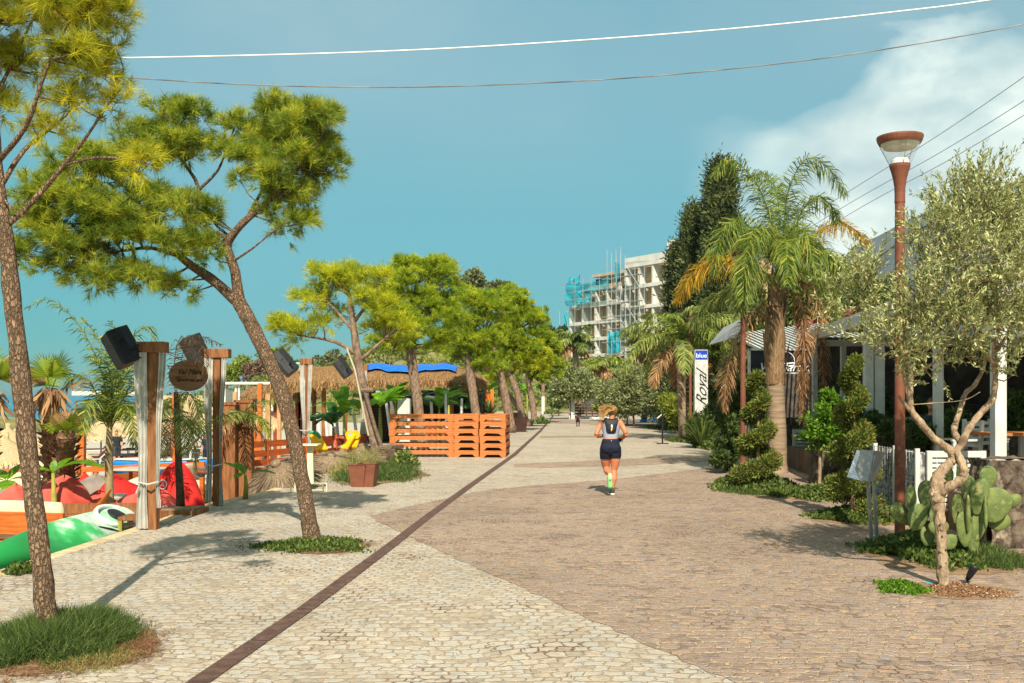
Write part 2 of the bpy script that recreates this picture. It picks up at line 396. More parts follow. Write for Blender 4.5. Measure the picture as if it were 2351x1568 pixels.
OLIVEF = leafM('far_olive_leaves', lin(146, 150, 98), lin(90, 98, 58), .25, .6, lin(156, 160, 118))
PALML = leafM('palm_leaflets', lin(136, 142, 54), lin(68, 90, 32), .35, .45, lin(176, 166, 60))
PALMY = leafM('yellow_palm_leaflets', lin(196, 150, 44), lin(150, 124, 36), .35, .5, lin(206, 172, 90))
PALMD = leafM('dry_palm_leaflets', lin(168, 130, 90), lin(114, 84, 56), .2, .8, lin(190, 160, 120))
PALMG = leafM('grey_green_leaflets', lin(148, 150, 76), lin(86, 102, 46), .35, .5, lin(186, 160, 110))
PALMT = M('palm_trunk', lin(158, 136, 110), lin(122, 102, 82), 4, .85, .4, 12, stretch=(.6, .6, 7), c3=lin(174, 154, 128))
PALMB = M('palm_boot_fibre', lin(156, 126, 92), lin(104, 78, 54), 7, .9, .9, 14, stretch=(5, 5, .5), c3=lin(186, 160, 126))
FANT = M('shaggy_palm_trunk', lin(140, 104, 76), lin(84, 56, 40), 18, .95, 1.0, 20, c3=lin(176, 140, 108))
RACHIS = M('frond_stem', lin(150, 146, 70), lin(126, 120, 52), 4, .6)
BANANA = leafM('banana_leaf', lin(110, 148, 24), lin(74, 118, 22), .45, .4)
BANANAD = leafM('dark_banana_leaf', lin(48, 88, 30), lin(34, 68, 26), .35, .4)
BSTEM = M('banana_stem', lin(158, 156, 62), lin(128, 118, 50), 4, .6, .1, stretch=(4, 4, .6))
BUSHG = leafM('green_bush_leaves', lin(98, 112, 46), lin(56, 72, 32), .3, .5, lin(146, 142, 76))
BUSHD = leafM('dark_bush_leaves', lin(78, 92, 42), lin(46, 60, 28), .25, .5)
BUSHY = leafM('yellow_bush_leaves', lin(138, 140, 48), lin(86, 104, 34), .35, .5)
TOPI = leafM('topiary_leaves', lin(122, 124, 52), lin(72, 88, 34), .25, .6, lin(132, 84, 48))
CYPR = leafM('cypress_sprays', lin(100, 106, 58), lin(46, 58, 34), .2, .7, lin(122, 116, 70), nscale=1.2)
LEMON = leafM('glossy_leaves', lin(104, 136, 34), lin(52, 84, 22), .3, .35)
GRASS = leafM('grass_blades', lin(92, 108, 50), lin(46, 66, 28), .3, .6, lin(150, 140, 84))
GRASSY = leafM('dry_grass_blades', lin(150, 140, 80), lin(104, 108, 56), .3, .7)
SCRUB = leafM('scrub_leaves', lin(132, 136, 66), lin(82, 92, 44), .25, .7, lin(156, 148, 88), nscale=.12)
PINEFAR = leafM('far_pine_foliage', lin(134, 144, 48), lin(78, 98, 34), .3, .6, nscale=.25)
PURPB = leafM('brown_purple_bush', lin(134, 104, 84), lin(92, 74, 56), .2, .8)
CACT = M('cactus_pad', lin(120, 128, 68), lin(88, 104, 56), 9, .6, .3, 60, c3=lin(150, 140, 88), lo=.35, hi=.6)
AGAVE = leafM('agave_leaf', lin(150, 152, 84), lin(96, 112, 56), .2, .5)

# ------------------------------------------------------------------ paving material
def cobble(name, stops, mortar, dirt, mstr=.85, bdist=.016):
    m, t, b, o = bsdf(name)
    L = t.links.new
    tcn = t.nodes.new('ShaderNodeTexCoord')
    def noise(scale, det=3, vec=None):
        n = t.nodes.new('ShaderNodeTexNoise'); n.inputs['Scale'].default_value = scale; n.inputs['Detail'].default_value = det
        L(vec if vec is not None else tcn.outputs['Object'], n.inputs['Vector']); return n
    def vm(op, a, bb):
        n = t.nodes.new('ShaderNodeVectorMath'); n.operation = op
        for i, x in enumerate((a, bb)):
            if isinstance(x, tuple): n.inputs[i].default_value = x
            else: L(x, n.inputs[i])
        return n.outputs[0]
    w1 = vm('MULTIPLY', vm('SUBTRACT', noise(.45, 2).outputs['Color'], (.5, .5, .5)), (.5, .9, 0))
    w2 = vm('MULTIPLY', vm('SUBTRACT', noise(5, 2).outputs['Color'], (.5, .5, .5)), (.14, .09, 0))
    w3 = vm('MULTIPLY', vm('SUBTRACT', noise(24, 3).outputs['Color'], (.5, .5, .5)), (.07, .06, 0))
    vec = vm('ADD', vm('ADD', vm('ADD', tcn.outputs['Object'], w1), w2), w3)
    br = t.nodes.new('ShaderNodeTexBrick'); L(vec, br.inputs['Vector'])
    br.inputs['Scale'].default_value = 1; br.inputs['Brick Width'].default_value = .128; br.inputs['Row Height'].default_value = .106
    br.inputs['Mortar Size'].default_value = .013; br.inputs['Mortar Smooth'].default_value = 1.0
    br.inputs['Color1'].default_value = (0, 0, 0, 1); br.inputs['Color2'].default_value = (1, 1, 1, 1); br.inputs['Mortar'].default_value = (.5, .5, .5, 1)
    br.offset = .5; br.offset_frequency = 2
    # layered stone: fine streaks along the rows, colour patches a little larger than a stone
    st_v = vm('MULTIPLY', vec, (9, 60, 1)); streak = noise(1, 5, st_v)
    patch = noise(11, 4, vec); big = noise(.55, 5); mid = noise(2.2, 4); fine = noise(70, 4)
    fac = mathn(t, 'ADD', mathn(t, 'MULTIPLY', br.outputs['Color'], .38), mathn(t, 'MULTIPLY', patch.outputs[0], .62))
    stone = ramp(t, fac, stops)
    sm = t.nodes.new('ShaderNodeMapRange'); L(streak.outputs[0], sm.inputs[0]); sm.inputs[1].default_value = .32; sm.inputs[2].default_value = .68
    sm.inputs[3].default_value = .74; sm.inputs[4].default_value = 1.16
    stone = mixc(t, 1.0, stone, sm.outputs[0], 'MULTIPLY')
    dm = t.nodes.new('ShaderNodeMapRange'); L(mid.outputs[0], dm.inputs[0]); dm.inputs[1].default_value = .5; dm.inputs[2].default_value = .68
    mort = mixc(t, mathn(t, 'MULTIPLY', dm.outputs[0], .6), mortar, dirt)
    mf = ramp(t, br.outputs['Fac'], [(.15, (0, 0, 0)), (.75, (1, 1, 1))])
    col = mixc(t, mathn(t, 'MULTIPLY', mf, mstr), stone, mort)
    bm = t.nodes.new('ShaderNodeMapRange'); L(big.outputs[0], bm.inputs[0]); bm.inputs[1].default_value = .3; bm.inputs[2].default_value = .7
    bm.inputs[3].default_value = .86; bm.inputs[4].default_value = 1.1
    col = mixc(t, 1.0, col, bm.outputs[0], 'MULTIPLY')
    # soil and fallen needles caught in patches of joints, a few broad stains
    sp = noise(1.1, 7); spm = t.nodes.new('ShaderNodeMapRange'); L(sp.outputs[0], spm.inputs[0]); spm.inputs[1].default_value = .53; spm.inputs[2].default_value = .66
    jm = mathn(t, 'ADD', mathn(t, 'MULTIPLY', mf, .9), mathn(t, 'MULTIPLY', patch.outputs[0], .25))
    col = mixc(t, mathn(t, 'MULTIPLY', mathn(t, 'MULTIPLY', spm.outputs[0], jm), .9, True), col, dirt)
    L(col, b.inputs['Base Color']); b.inputs['Roughness'].default_value = .85; b.inputs['Specular IOR Level'].default_value = .2
    h = mathn(t, 'ADD', mathn(t, 'MULTIPLY', mathn(t, 'SUBTRACT', 1.0, br.outputs['Fac']), .8), mathn(t, 'MULTIPLY', streak.outputs[0], .55))
    h = mathn(t, 'ADD', h, mathn(t, 'MULTIPLY', br.outputs['Color'], .3)); h = mathn(t, 'ADD', h, mathn(t, 'MULTIPLY', fine.outputs[0], .2))
    bn = t.nodes.new('ShaderNodeBump'); bn.inputs['Strength'].default_value = 1.0; bn.inputs['Distance'].default_value = bdist
    L(h, bn.inputs['Height']); L(bn.outputs[0], b.inputs['Normal'])
    return m
COB_C = cobble('cream_cobble', [(.25, lin(152, 141, 126)), (.42, lin(178, 164, 143)), (.52, lin(186, 175, 157)), (.62, lin(172, 168, 159)), (.75, lin(190, 174, 150))], lin(178, 150, 114), lin(108, 76, 48), .6, .012)
COB_M = cobble('mauve_cobble', [(.25, lin(116, 101, 95)), (.4, lin(148, 128, 114)), (.5, lin(162, 137, 119)), (.6, lin(143, 132, 125)), (.75, lin(180, 147, 117))], lin(200, 174, 137), lin(104, 78, 56))

# ------------------------------------------------------------------ ground, promenade, beach, sea, hills
left_edge = [(-5.35, -4), (-5.2, 4), (-5.1, 10), (-4.97, 13), (-4.93, 15.1), (-4.7, 17.4), (-4.45, 18.8), (-4.4, 22), (-4.6, 26), (-4.6, 30), (-4.3, 40), (-3.4, 60), (-2.4, 90), (-2.0, 120), (-3.0, 150), (-8, 185)]
def edge_x(y):
    for (x0, y0), (x1, y1) in zip(left_edge, left_edge[1:]):
        if y0 <= y <= y1: return x0+(x1-x0)*(y-y0)/(y1-y0)
    return left_edge[0][0] if y < left_edge[0][1] else left_edge[-1][0]
SAND = M('pebble_beach', lin(186, 180, 164), lin(164, 156, 138), 30, .95, .4, 40)
SOIL = M('dry_soil', lin(168, 142, 108), lin(132, 106, 78), 6, .95, .5, 20)
TERR = M('terrace_sand', lin(176, 158, 128), lin(140, 120, 94), 8, .95, .4, 25)
SEA = M('sea_water', lin(24, 108, 142), lin(36, 126, 154), .05, .25, .35, 1.2, spec=.5, bdist=.15)
SCR = M('scrub_ground', lin(138, 130, 78), lin(98, 96, 52), .25, .95, .6, 3)
# the one big ground sheet (earth inland, beach falling to the sea floor on the left)
def shore_x(y): return -39 if y < 112 else -39 - (y-112)*0.30 if y < 230 else -74.4 + (y-230)*.12
def gz(x, y):
    if x > edge_x(max(-4, min(185, y)))-.02: return -.05
    e = edge_x(max(-4, min(185, y))) - x
    t = min(e/0.2, 1)*.37 + .05
    if e > 3.3: t += min((e-3.3)/4.5, 1)*1.15
    far = max(0, min(1, (y-60)/60)); t *= (1-far*.75)
    if x < shore_x(y)+6: t += min((shore_x(y)+6-x)/8, 1)*(1.6 if y < 100 else 2.4)
    return -t
xs = sorted(set([-6000, -1500, -400, -150, -100, -80, -70] + [-62+i*1.0 for i in range(44)] + [-18+i*.4 for i in range(46)] + [1, 3, 6, 10, 20, 40, 80, 200, 600, 3000, 9000]))
ys = sorted(set([-60, -20] + [-4+i*1.5 for i in range(64)] + [95+i*8 for i in range(24)] + [300, 400, 600, 1200, 3000, 9000]))
me_v = [(x, y, gz(x, y)) for y in ys for x in xs]
me_f = [(j*len(xs)+i, j*len(xs)+i+1, (j+1)*len(xs)+i+1, (j+1)*len(xs)+i) for j in range(len(ys)-1) for i in range(len(xs)-1)]
g = MB(); g.v = me_v; g.f = me_f
tag(obj('ground', g, SAND, smooth=True), kind='structure')
tag(obj('sea', MB().sheet([(-9000, -100), (-20, -100), (-20, 240), (-20, 9000), (-9000, 9000)], -2.0), SEA), kind='structure')
# promenade slab with its kerb face towards the beach
poly = [(x, y) for x, y in left_edge] + [(14, 185), (14, -4)]
poly = poly[::-1]
tag(obj('promenade', MB().prism(poly, -.9, 0.0), COB_C), kind='structure')
EDGEM = M('edge_stone', lin(206, 184, 146), lin(176, 152, 116), 4, .9, .5, 20)
e = MB()
for (x0, y0), (x1, y1) in zip(left_edge[:9], left_edge[1:9]):
    n = max(1, int((y1-y0)/.5))
    for i in range(n):
        a, b2 = i/n, (i+.97)/n
        e.beam((x0+(x1-x0)*a-.09, y0+(y1-y0)*a, -.19), (x0+(x1-x0)*b2-.09, y0+(y1-y0)*b2, -.19), .2, .4)
tag(obj('kerb', e, EDGEM, bevel=.02), kind='structure')
def stepped(pl):
    """an edge that follows single stones"""
    rg_ = random.Random(3); out = []
    for (x0, y0), (x1, y1) in zip(pl, pl[1:]+pl[:1]):
        L_ = math.hypot(x1-x0, y1-y0); n = max(1, int(L_/.11)) if L_ < 12 else 1; nx_, ny_ = -(y1-y0)/max(L_, 1e-6), (x1-x0)/max(L_, 1e-6)
        for k in range(n): o = rg_.uniform(-.03, .03) if n > 1 else 0; out.append((x0+(x1-x0)*k/n+nx_*o, y0+(y1-y0)*k/n+ny_*o))
    return out
def Gs(pts): return [tuple(G(u, v)[:2]) for u, v in pts]
m1 = Gs([(850, 1185), (872, 1200), (930, 1228), (1000, 1262), (1090, 1302), (1200, 1352), (1300, 1398), (1400, 1442), (1500, 1487), (1600, 1530), (1690, 1568), (1900, 1660), (2300, 1830), (2900, 1830), (2900, 1300), (2351, 1130), (2100, 1075), (1900, 1060), (1760, 1062), (1640, 1072), (1540, 1085), (1400, 1101), (1200, 1117), (1090, 1130), (960, 1158)])
tag(obj('mauve_paving', MB().sheet(stepped(m1)[::-1], .004), COB_M), kind='structure')
def band(name, up, lo, z=.004):
    tag(obj(name, MB().sheet(Gs(lo + up[::-1]), z), COB_M), kind='structure')
band('mauve_paving_band', [(1180, 1066), (1260, 1062), (1380, 1057), (1500, 1052), (1650, 1044)], [(1180, 1072), (1260, 1074), (1380, 1071), (1500, 1067), (1650, 1058)])
band('mauve_paving_band', [(1240, 1002), (1400, 1000), (1600, 1003)], [(1240, 1005), (1400, 1004), (1600, 1010)])
band('mauve_paving_band', [(1266, 963), (1330, 964), (1420, 966), (1560, 970)], [(1262, 972), (1330, 973), (1440, 982), (1600, 994)])
band('mauve_paving_band', [(1290, 938), (1400, 939), (1560, 944)], [(1280, 948), (1400, 949), (1600, 958)])
EARTHB = M('bed_soil', lin(150, 122, 92), lin(118, 92, 68), 9, .95, .5, 30)
# drain strip
dr = [(430, 1585), (455, 1568), (700, 1400), (895, 1255), (985, 1185), (1080, 1115), (1180, 1045), (1215, 1013), (1240, 990), (1262, 965), (1270, 955), (1262, 948), (1245, 943), (1235, 941)]
c = [G(u, v) for u, v in dr]; c[0] = Vector((-2.05, 5.0, 0)) if True else c[0]
fine_c = []
for a, b2 in zip(c, c[1:]):
    n = max(2, int((b2-a).length/1.0))
    for i in range(n): fine_c.append(a.lerp(b2, i/n))
fine_c.append(c[-1])
L_, R_ = [], []
for i, p in enumerate(fine_c):
    d = (fine_c[min(i+1, len(fine_c)-1)]-fine_c[max(i-1, 0)]).normalized(); s_ = Vector((d.y, -d.x, 0))
    L_.append(p-s_*.075); R_.append(p+s_*.075)
q = MB()
for i in range(len(L_)-1):
    a0, a1 = L_[i].copy(), R_[i].copy(); b0 = L_[i].lerp(L_[i+1], .985); b1 = R_[i].lerp(R_[i+1], .985)
    for w in (a0, a1, b0, b1): w.z = .008
    q.add([a0, a1, b1, b0], [(0, 1, 2, 3)])
tag(obj('drain_channel', q, DRAIN), kind='structure')
# terrace floor of the beach bar, just above the beach sheet
tp = [(edge_x(y)-.19, y) for y in (6, 10, 13, 15.1, 17.4, 18.8, 22, 26, 30, 36)] + [(-8.2, 36), (-8.2, 6)]
tag(obj('terrace', MB().prism(tp, -.6, -.40), TERR), kind='structure')

# mountain, far right
rg = np.random.default_rng(5)
ridge_x = [300, 700, 820, 950, 1030, 1300, 1543, 2000, 3000, 4500]; ridge_z = [40, 90, 140, 250, 500, 622, 690, 860, 1050, 900]
MOUNT = M('mountain_rock', lin(78, 82, 76), lin(58, 66, 64), .006, .95, .5, .02, c3=lin(112, 104, 90), detail=9, bdist=20)  # rock darkened: the cloud shadow over it is put into its colour
nx, ny = 150, 60
X = np.linspace(300, 4500, nx); Y = np.linspace(2100, 4200, ny)
rz_ = np.interp(X, ridge_x, ridge_z)
Z = np.zeros((ny, nx))
ph = rg.random(12)*6.28
for j, y in enumerate(Y):
    k = max(0, 1-abs(y-3000)/950)
    Z[j] = rz_*k**.9
for o_ in range(1, 8):
    fx = .0022*1.75**o_
    Z += (np.sin(X[None, :]*fx+ph[o_]+np.sin(Y[:, None]*fx*.8+ph[o_-1])*1.5)*np.sin(Y[:, None]*fx*1.1+ph[o_+2]))*46/1.75**o_*np.clip(Z/300, 0, 1)
mm = MB(); mm.v = [(X[i], Y[j], Z[j, i]-20) for j in range(ny) for i in range(nx)]
mm.f = [(j*nx+i, j*nx+i+1, (j+1)*nx+i+1, (j+1)*nx+i) for j in range(ny-1) for i in range(nx-1)]
tag(obj('mountain', mm, MOUNT, smooth=True), kind='structure')
# scrub hill behind the beach bar
hx = np.linspace(-150, 30, 70); hy = np.linspace(95, 330, 60)
def hillz(x, y):
    prof = np.interp(x, [-150, -70, -58, -50, -42, -30, -15, 2, 30], [-7, -6, -2, 2.5, 6, 10, 12, 12, 9])
    t = max(0, min(1, (y-100)/85)); return prof*t*t*(3-2*t)*(1+.0016*(y-185)) + .5*math.sin(x*.31+y*.12)+.4*math.sin(x*.13-y*.21) - 1.2
hm = MB(); hm.v = [(x, y, hillz(x, y)) for y in hy for x in hx]; nxh = len(hx)
hm.f = [(j*nxh+i, j*nxh+i+1, (j+1)*nxh+i+1, (j+1)*nxh+i) for j in range(len(hy)-1) for i in range(nxh-1)]
tag(obj('hillside', hm, SCR, smooth=True), kind='structure')
rg = np.random.default_rng(11)
N = 5200
sx = rg.uniform(-125, 25, N); sy = rg.uniform(112, 250, N)
pts = np.array([(x, y, hillz(x, y)) for x, y in zip(sx, sy)])
keep = pts[:, 2] > -.8; pts = pts[keep]
k = 26
p = np.repeat(pts, k, 0); rr = np.repeat(rg.uniform(.35, 1.15, len(pts)), k)[:, None]
d = rdir(rg, len(p)); d[:, 2] = np.abs(d[:, 2])
p = p + d*rr*np.array((1.2, 1.2, .9))*(rg.random(len(p))[:, None]**.4)
tag(arr_obj('hillside_scrub', leaves(rg, p, nrm(d+rdir(rg, len(p))*.8), .55, .34, .2), 4, SCRUB), kind='stuff')
# ------------------------------------------------------------------ pines
def poly3(pts, rseg=3):
    """(u,v,d,r) rows -> world points and radii, smoothed"""
    W_ = [P(u, v, d) for u, v, d, r in pts]; rr = [p[3] for p in pts]; op = []; orr = []
    for i in range(len(W_)-1):
        p0, p1, p2, p3 = W_[max(i-1, 0)], W_[i], W_[i+1], W_[min(i+2, len(W_)-1)]
        for k in range(rseg):
            t = k/rseg
            op.append(0.5*((2*p1)+(p2-p0)*t+(2*p0-5*p1+4*p2-p3)*t*t+(3*p1-p0-3*p2+p3)*t*t*t)); orr.append(rr[i]+(rr[i+1]-rr[i])*t)
    op.append(W_[-1]); orr.append(rr[-1]); return op, orr
def tree_frame(name, label, cat, trunk, limbs, clumps, bark, group, seed, n=12, twig=.008, maxtwig=60, rough=.1):
    base = P(*trunk[0][:3]); root = thing(name, label, cat, base, group)
    mb = MB(); tp, tr = poly3(trunk, 4); mb.tube(tp, tr, n, rnd=rough, seed=seed)
    limb_pts = [(p, r) for p, r in zip(tp[len(tp)//2:], tr[len(tp)//2:])]
    for i, l in enumerate(limbs):
        lp, lr = poly3(l, 3); mb.tube(lp, lr, max(6, n-4), rnd=rough*.7, seed=seed+i+1); limb_pts += list(zip(lp, lr))
    rgn = random.Random(seed)
    if clumps is not None:
        idx = list(range(len(clumps))); rgn.shuffle(idx)
        for i in idx[:maxtwig]:
            cpt = Vector(clumps[i]); q, r = min(limb_pts, key=lambda a: (a[0]-cpt).length + max(0, a[0].z-cpt.z)*.7)
            mid = q.lerp(cpt, .5) + Vector((rgn.uniform(-.1, .1), rgn.uniform(-.1, .1), -.04))*(cpt-q).length
            mb.tube([q, mid, cpt], [min(r*.6, twig*2.2), twig*1.3, twig*.5], 5, cap=False)
    obj('trunk', mb, bark, root, smooth=True)
    return root
def wblob(u, v, d, ru, rv, rd, w=1.0):
    p = P(u, v, d); return (p.x, p.y, p.z, px(ru, d), rd, px(rv, d), w)
PG = "pines along the seaside promenade"
def pine(label, trunk, limbs, blobs, mat, bark, seed, sub, per, npn, ln, wd, sl, name='pine_tree', maxtwig=60, twig=.008, up=.5):
    rg = np.random.default_rng(seed)
    pos, dr, cl = shoots_in(rg, blobs, per, sub, up)
    root = tree_frame(name, label, 'tree', trunk, limbs, cl, bark, PG, seed, maxtwig=maxtwig, twig=twig)
    arr_obj('crown', needles(rg, pos, dr, npn, ln, wd, sl), 3, mat, root)
    return root
D = 7.28; K = .87
tA = [(113, 1490, D, 0.0843), (106, 1410, D, 0.0740), (92, 1260, D, 0.0697), (75, 1130, D, 0.0688), (57, 960, D, 0.0662), (40, 790, D, 0.0619), (24, 650, D, 0.0602), (9, 515, D, 0.0516), (-6, 400, D, 0.0430), (-16, 250, D, 0.0344), (-22, 100, D, 0.0258), (-28, -80, D, 0.0155)]
lA = [[(18, 515, D, 0.0258), (75, 462, D-.02, 0.0206), (140, 388, D-.05, 0.0172), (200, 312, D-.1, 0.0112), (240, 252, D-.1, 0.0077), (285, 195, D-.1, 0.0043)],
      [(148, 380, D-.05, 0.0112), (220, 362, D-.2, 0.0086), (300, 366, D-.3, 0.0069), (352, 380, D-.35, 0.0043)],
      [(6, 420, D, 0.0206), (55, 345, D+.1, 0.0155), (110, 300, D+.2, 0.0112), (190, 232, D+.2, 0.0060)],
      [(-4, 370, D, 0.0224), (60, 290, D-.2, 0.0172), (95, 190, D-.3, 0.0129), (128, 112, D-.3, 0.0086), (170, 30, D-.3, 0.0052)],
      [(-14, 230, D, 0.0172), (40, 120, D+.3, 0.0103), (85, 20, D+.4, 0.0060)],
      [(2, 450, D, 0.0129), (30, 480, D-.1, 0.0069), (60, 500, D-.2, 0.0034)],
      [(-18, 180, D, 0.0172), (-80, 90, D, 0.0103), (-160, 30, D, 0.0060)]]
bA = [wblob(*b) for b in [(70, 40, D, 105, 55, .45), (190, 30, D-.3, 75, 48, .4), (255, 60, D-.2, 36, 48, .3), (60, 150, D+.2, 45, 40, .35, .7), (160, 140, D-.3, 62, 40, .35), (235, 175, D-.1, 55, 45, .3, .8),
      (268, 245, D-.1, 36, 42, .25, .8), (195, 245, D+.1, 40, 36, .3, .7), (25, 260, D+.2, 30, 50, .3, .6), (110, 290, D+.1, 32, 26, .25, .5), (-70, 110, D, 80, 110, .5), (60, -70, D, 150, 60, .6), (-60, 260, D, 50, 60, .4, .6), (318, 366, D-.33, 36, 24, .2, .6), (200, -60, D-.2, 90, 40, .4)]]
pine('tall foreground pine at left edge with bare leaning trunk rising from tall grass', tA, lA, bA, NEED_Y, BARKP, 3, .12, 15, 32, .115, .0048, .07, maxtwig=900, twig=.004)
D = 12.2
tB = [(716, 1252, D, 0.1134), (710, 1200, D, 0.0966), (692, 1090, D, 0.0907), (667, 970, D, 0.0890), (634, 865, D, 0.0882), (597, 785, D, 0.0874), (566, 725, D, 0.0874), (546, 688, D, 0.0840)]
lB = [[(550, 700, D, 0.0714), (540, 625, D, 0.0630), (522, 572, D-.05, 0.0571), (530, 545, D-.1, 0.0487), (562, 508, D-.2, 0.0420), (602, 474, D-.2, 0.0353), (652, 428, D-.2, 0.0252), (700, 370, D-.2, 0.0126)],
      [(552, 700, D, 0.0714), (500, 652, D, 0.0630), (452, 618, D+.1, 0.0571), (416, 590, D+.1, 0.0462), (372, 535, D+.2, 0.0336), (332, 482, D+.2, 0.0210), (280, 420, D+.2, 0.0101)],
      [(420, 592, D+.1, 0.0294), (350, 570, D, 0.0235), (280, 576, D-.1, 0.0168), (190, 592, D-.2, 0.0084)],
      [(420, 594, D+.1, 0.0378), (440, 500, D+.3, 0.0294), (456, 432, D+.4, 0.0252), (420, 372, D+.4, 0.0185), (380, 320, D+.4, 0.0101)],
      [(456, 436, D+.4, 0.0210), (500, 392, D+.3, 0.0168), (520, 340, D+.3, 0.0084)],
      [(562, 508, D-.2, 0.0252), (600, 440, D+.3, 0.0185), (640, 340, D+.4, 0.0101)],
      [(535, 600, D, 0.0168), (580, 570, D-.3, 0.0118), (640, 520, D-.4, 0.0059)],
      [(372, 535, D+.2, 0.0252), (270, 480, D-.2, 0.0168), (150, 450, D-.4, 0.0084)]]
bB = [wblob(b[0], b[1]+13, *b[2:]) for b in [(400, 268, D+.4, 62, 36, .4), (465, 262, D+.4, 34, 30, .3, .8), (640, 262, D+.3, 58, 34, .45), (720, 285, D-.1, 66, 50, .5, 1.2), (715, 365, D-.2, 64, 48, .5, 1.1), (605, 318, D+.3, 55, 36, .4), (655, 425, D-.3, 62, 36, .45),
      (645, 500, D-.3, 55, 30, .35, .45), (700, 480, D-.2, 40, 35, .3, .45), (545, 290, D+.3, 40, 30, .35), (520, 352, D+.2, 36, 26, .3, .6), (345, 335, D+.3, 75, 45, .5, 1.1), (215, 375, D, 95, 42, .6, 1.1), (120, 440, D-.3, 65, 48, .5), (95, 515, D-.3, 52, 46, .5),
      (170, 570, D-.3, 85, 42, .5), (255, 505, D-.2, 85, 52, .6, 1.2), (350, 455, D+.1, 62, 50, .5), (440, 490, D-.2, 52, 48, .45, .9), (478, 560, D-.3, 36, 42, .35, .8), (310, 618, D-.3, 75, 30, .4, .7), (410, 650, D-.2, 52, 24, .3, .4), (230, 635, D-.3, 50, 20, .3, .6), (130, 610, D-.3, 40, 22, .3, .6), (590, 410, D, 45, 34, .35, .6), (60, 580, D-.3, 36, 30, .3, .9), (300, 545, D-.3, 60, 40, .45, .9), (400, 560, D-.3, 46, 40, .4, .8), (200, 460, D-.3, 60, 40, .5, .9), (270, 390, D, 50, 34, .4, .8), (600, 360, D, 50, 40, .4, .8), (690, 330, D+.2, 50, 50, .5, .9), (430, 330, D+.3, 60, 36, .45, .8), (350, 640, D, 50, 24, .3, .6), (640, 470, D+.2, 60, 40, .4, .5), (180, 635, D-.2, 50, 20, .3, .7)]]
pine('broad pine with forked leaning trunk standing in a small green patch', tB, lB, bB, NEED_G, BARKP, 4, .145, 15, 34, .14, .0080, .08, maxtwig=1500, twig=.006)
def row_pine(label, d, trunk, limbs, blobs, mat, seed, rd=1.0, k=1.0):
    t = [(u, v, d, r) for u, v, r in trunk]
    ls = [[(u, v, d+o, r) for u, v, o, r in l] for l in limbs]
    bl = [wblob(u, v, d+o, ru, rv, rd*.7, w) for u, v, ru, rv, o, w in blobs]
    pine(label, t, ls, bl, mat, BARKPF, seed, .25, int(26*k), 22, .17, .0055*d/12, .18, maxtwig=60, twig=.012)
row_pine('yellow green pine braced by a wooden stake behind the tapered brown pot', 26.7, [(872, 1064, .15), (846, 950, .125), (832, 880, .12), (819, 800, .11), (810, 740, .09), (802, 680, .05)],
    [[(822, 815, 0, .06), (770, 785, 0, .045), (700, 772, 0, .025)], [(812, 740, 0, .06), (850, 690, 0, .03)], [(812, 760, 0, .05), (750, 690, 0, .03)], [(824, 830, 0, .05), (880, 780, 0, .03)]],
    [(755, 642, 62, 32, 0, 1), (715, 690, 36, 26, 0, .8), (690, 765, 52, 32, 0, .8), (800, 640, 50, 34, .3, 1), (858, 648, 50, 38, 0, 1), (860, 705, 45, 40, -.3, .8), (770, 700, 40, 25, .3, .6), (900, 765, 52, 38, 0, 1), (740, 745, 30, 22, 0, .5), (660, 745, 30, 20, 0, .6)], NEED_F, 21)
row_pine('tallest pine of the row standing behind the orange slatted crates', 33.7, [(972, 1034, .19), (958, 920, .17), (946, 830, .155), (938, 770, .14), (945, 690, .08)],
    [[(940, 790, 0, .08), (890, 740, 0, .05), (860, 690, 0, .02)], [(940, 760, 0, .08), (1000, 690, 0, .04)]],
    [(955, 622, 56, 30, 0, 1), (1008, 640, 42, 46, 0, 1.1), (915, 665, 55, 44, 0, 1), (985, 705, 55, 44, 0, 1), (900, 725, 52, 40, -.4, 1), (952, 762, 56, 34, -.4, 1), (1025, 730, 36, 40, 0, 1), (900, 790, 55, 28, 0, .9), (1020, 790, 40, 26, 0, .8)], NEED_F2, 22, 1.3)
row_pine('pine between the tallest pine and the beach bar end', 40, [(1100, 1012, .2), (1088, 920, .18), (1076, 830, .16), (1072, 760, .1)],
    [[(1078, 830, 0, .09), (1110, 770, 0, .04)]], [(1085, 700, 50, 36, 0, 1), (1065, 755, 46, 40, 0, 1), (1105, 790, 48, 36, 0, 1), (1128, 715, 42, 44, 0, 1), (1060, 815, 40, 30, .5, .9), (1120, 840, 40, 26, 0, .7)], NEED_F2, 23, 1.4)
row_pine('rough barked pine leaning left just past the crate stack', 48, [(1176, 994, .22), (1158, 900, .2), (1140, 820, .18), (1136, 750, .1)],
    [[(1140, 820, 0, .1), (1180, 760, 0, .05)]], [(1168, 698, 42, 38, 0, 1), (1200, 742, 42, 44, 0, 1), (1150, 762, 42, 36, 0, 1), (1190, 805, 46, 30, 0, 1), (1232, 738, 20, 30, 0, .9), (1140, 830, 34, 24, 0, .7)], NEED_F2, 24, 1.6)
row_pine('slim pine rising behind the dark brown pot', 55, [(1201, 983, .2), (1190, 910, .18), (1172, 862, .15), (1166, 820, .08)], [[(1172, 862, 0, .08), (1205, 820, 0, .04)]],
    [(1185, 832, 34, 26, 0, 1), (1218, 812, 32, 32, 0, 1), (1240, 830, 26, 26, 0, .8)], NEED_F, 25, 1.6)
row_pine('steeply leaning pine whose trunk crosses the slim pine', 58, [(1215, 979, .19), (1190, 935, .17), (1164, 902, .15), (1150, 870, .1)], [], [(1140, 865, 26, 20, 0, .8), (1160, 855, 22, 16, 0, .6)], NEED_F, 26, 1.4)
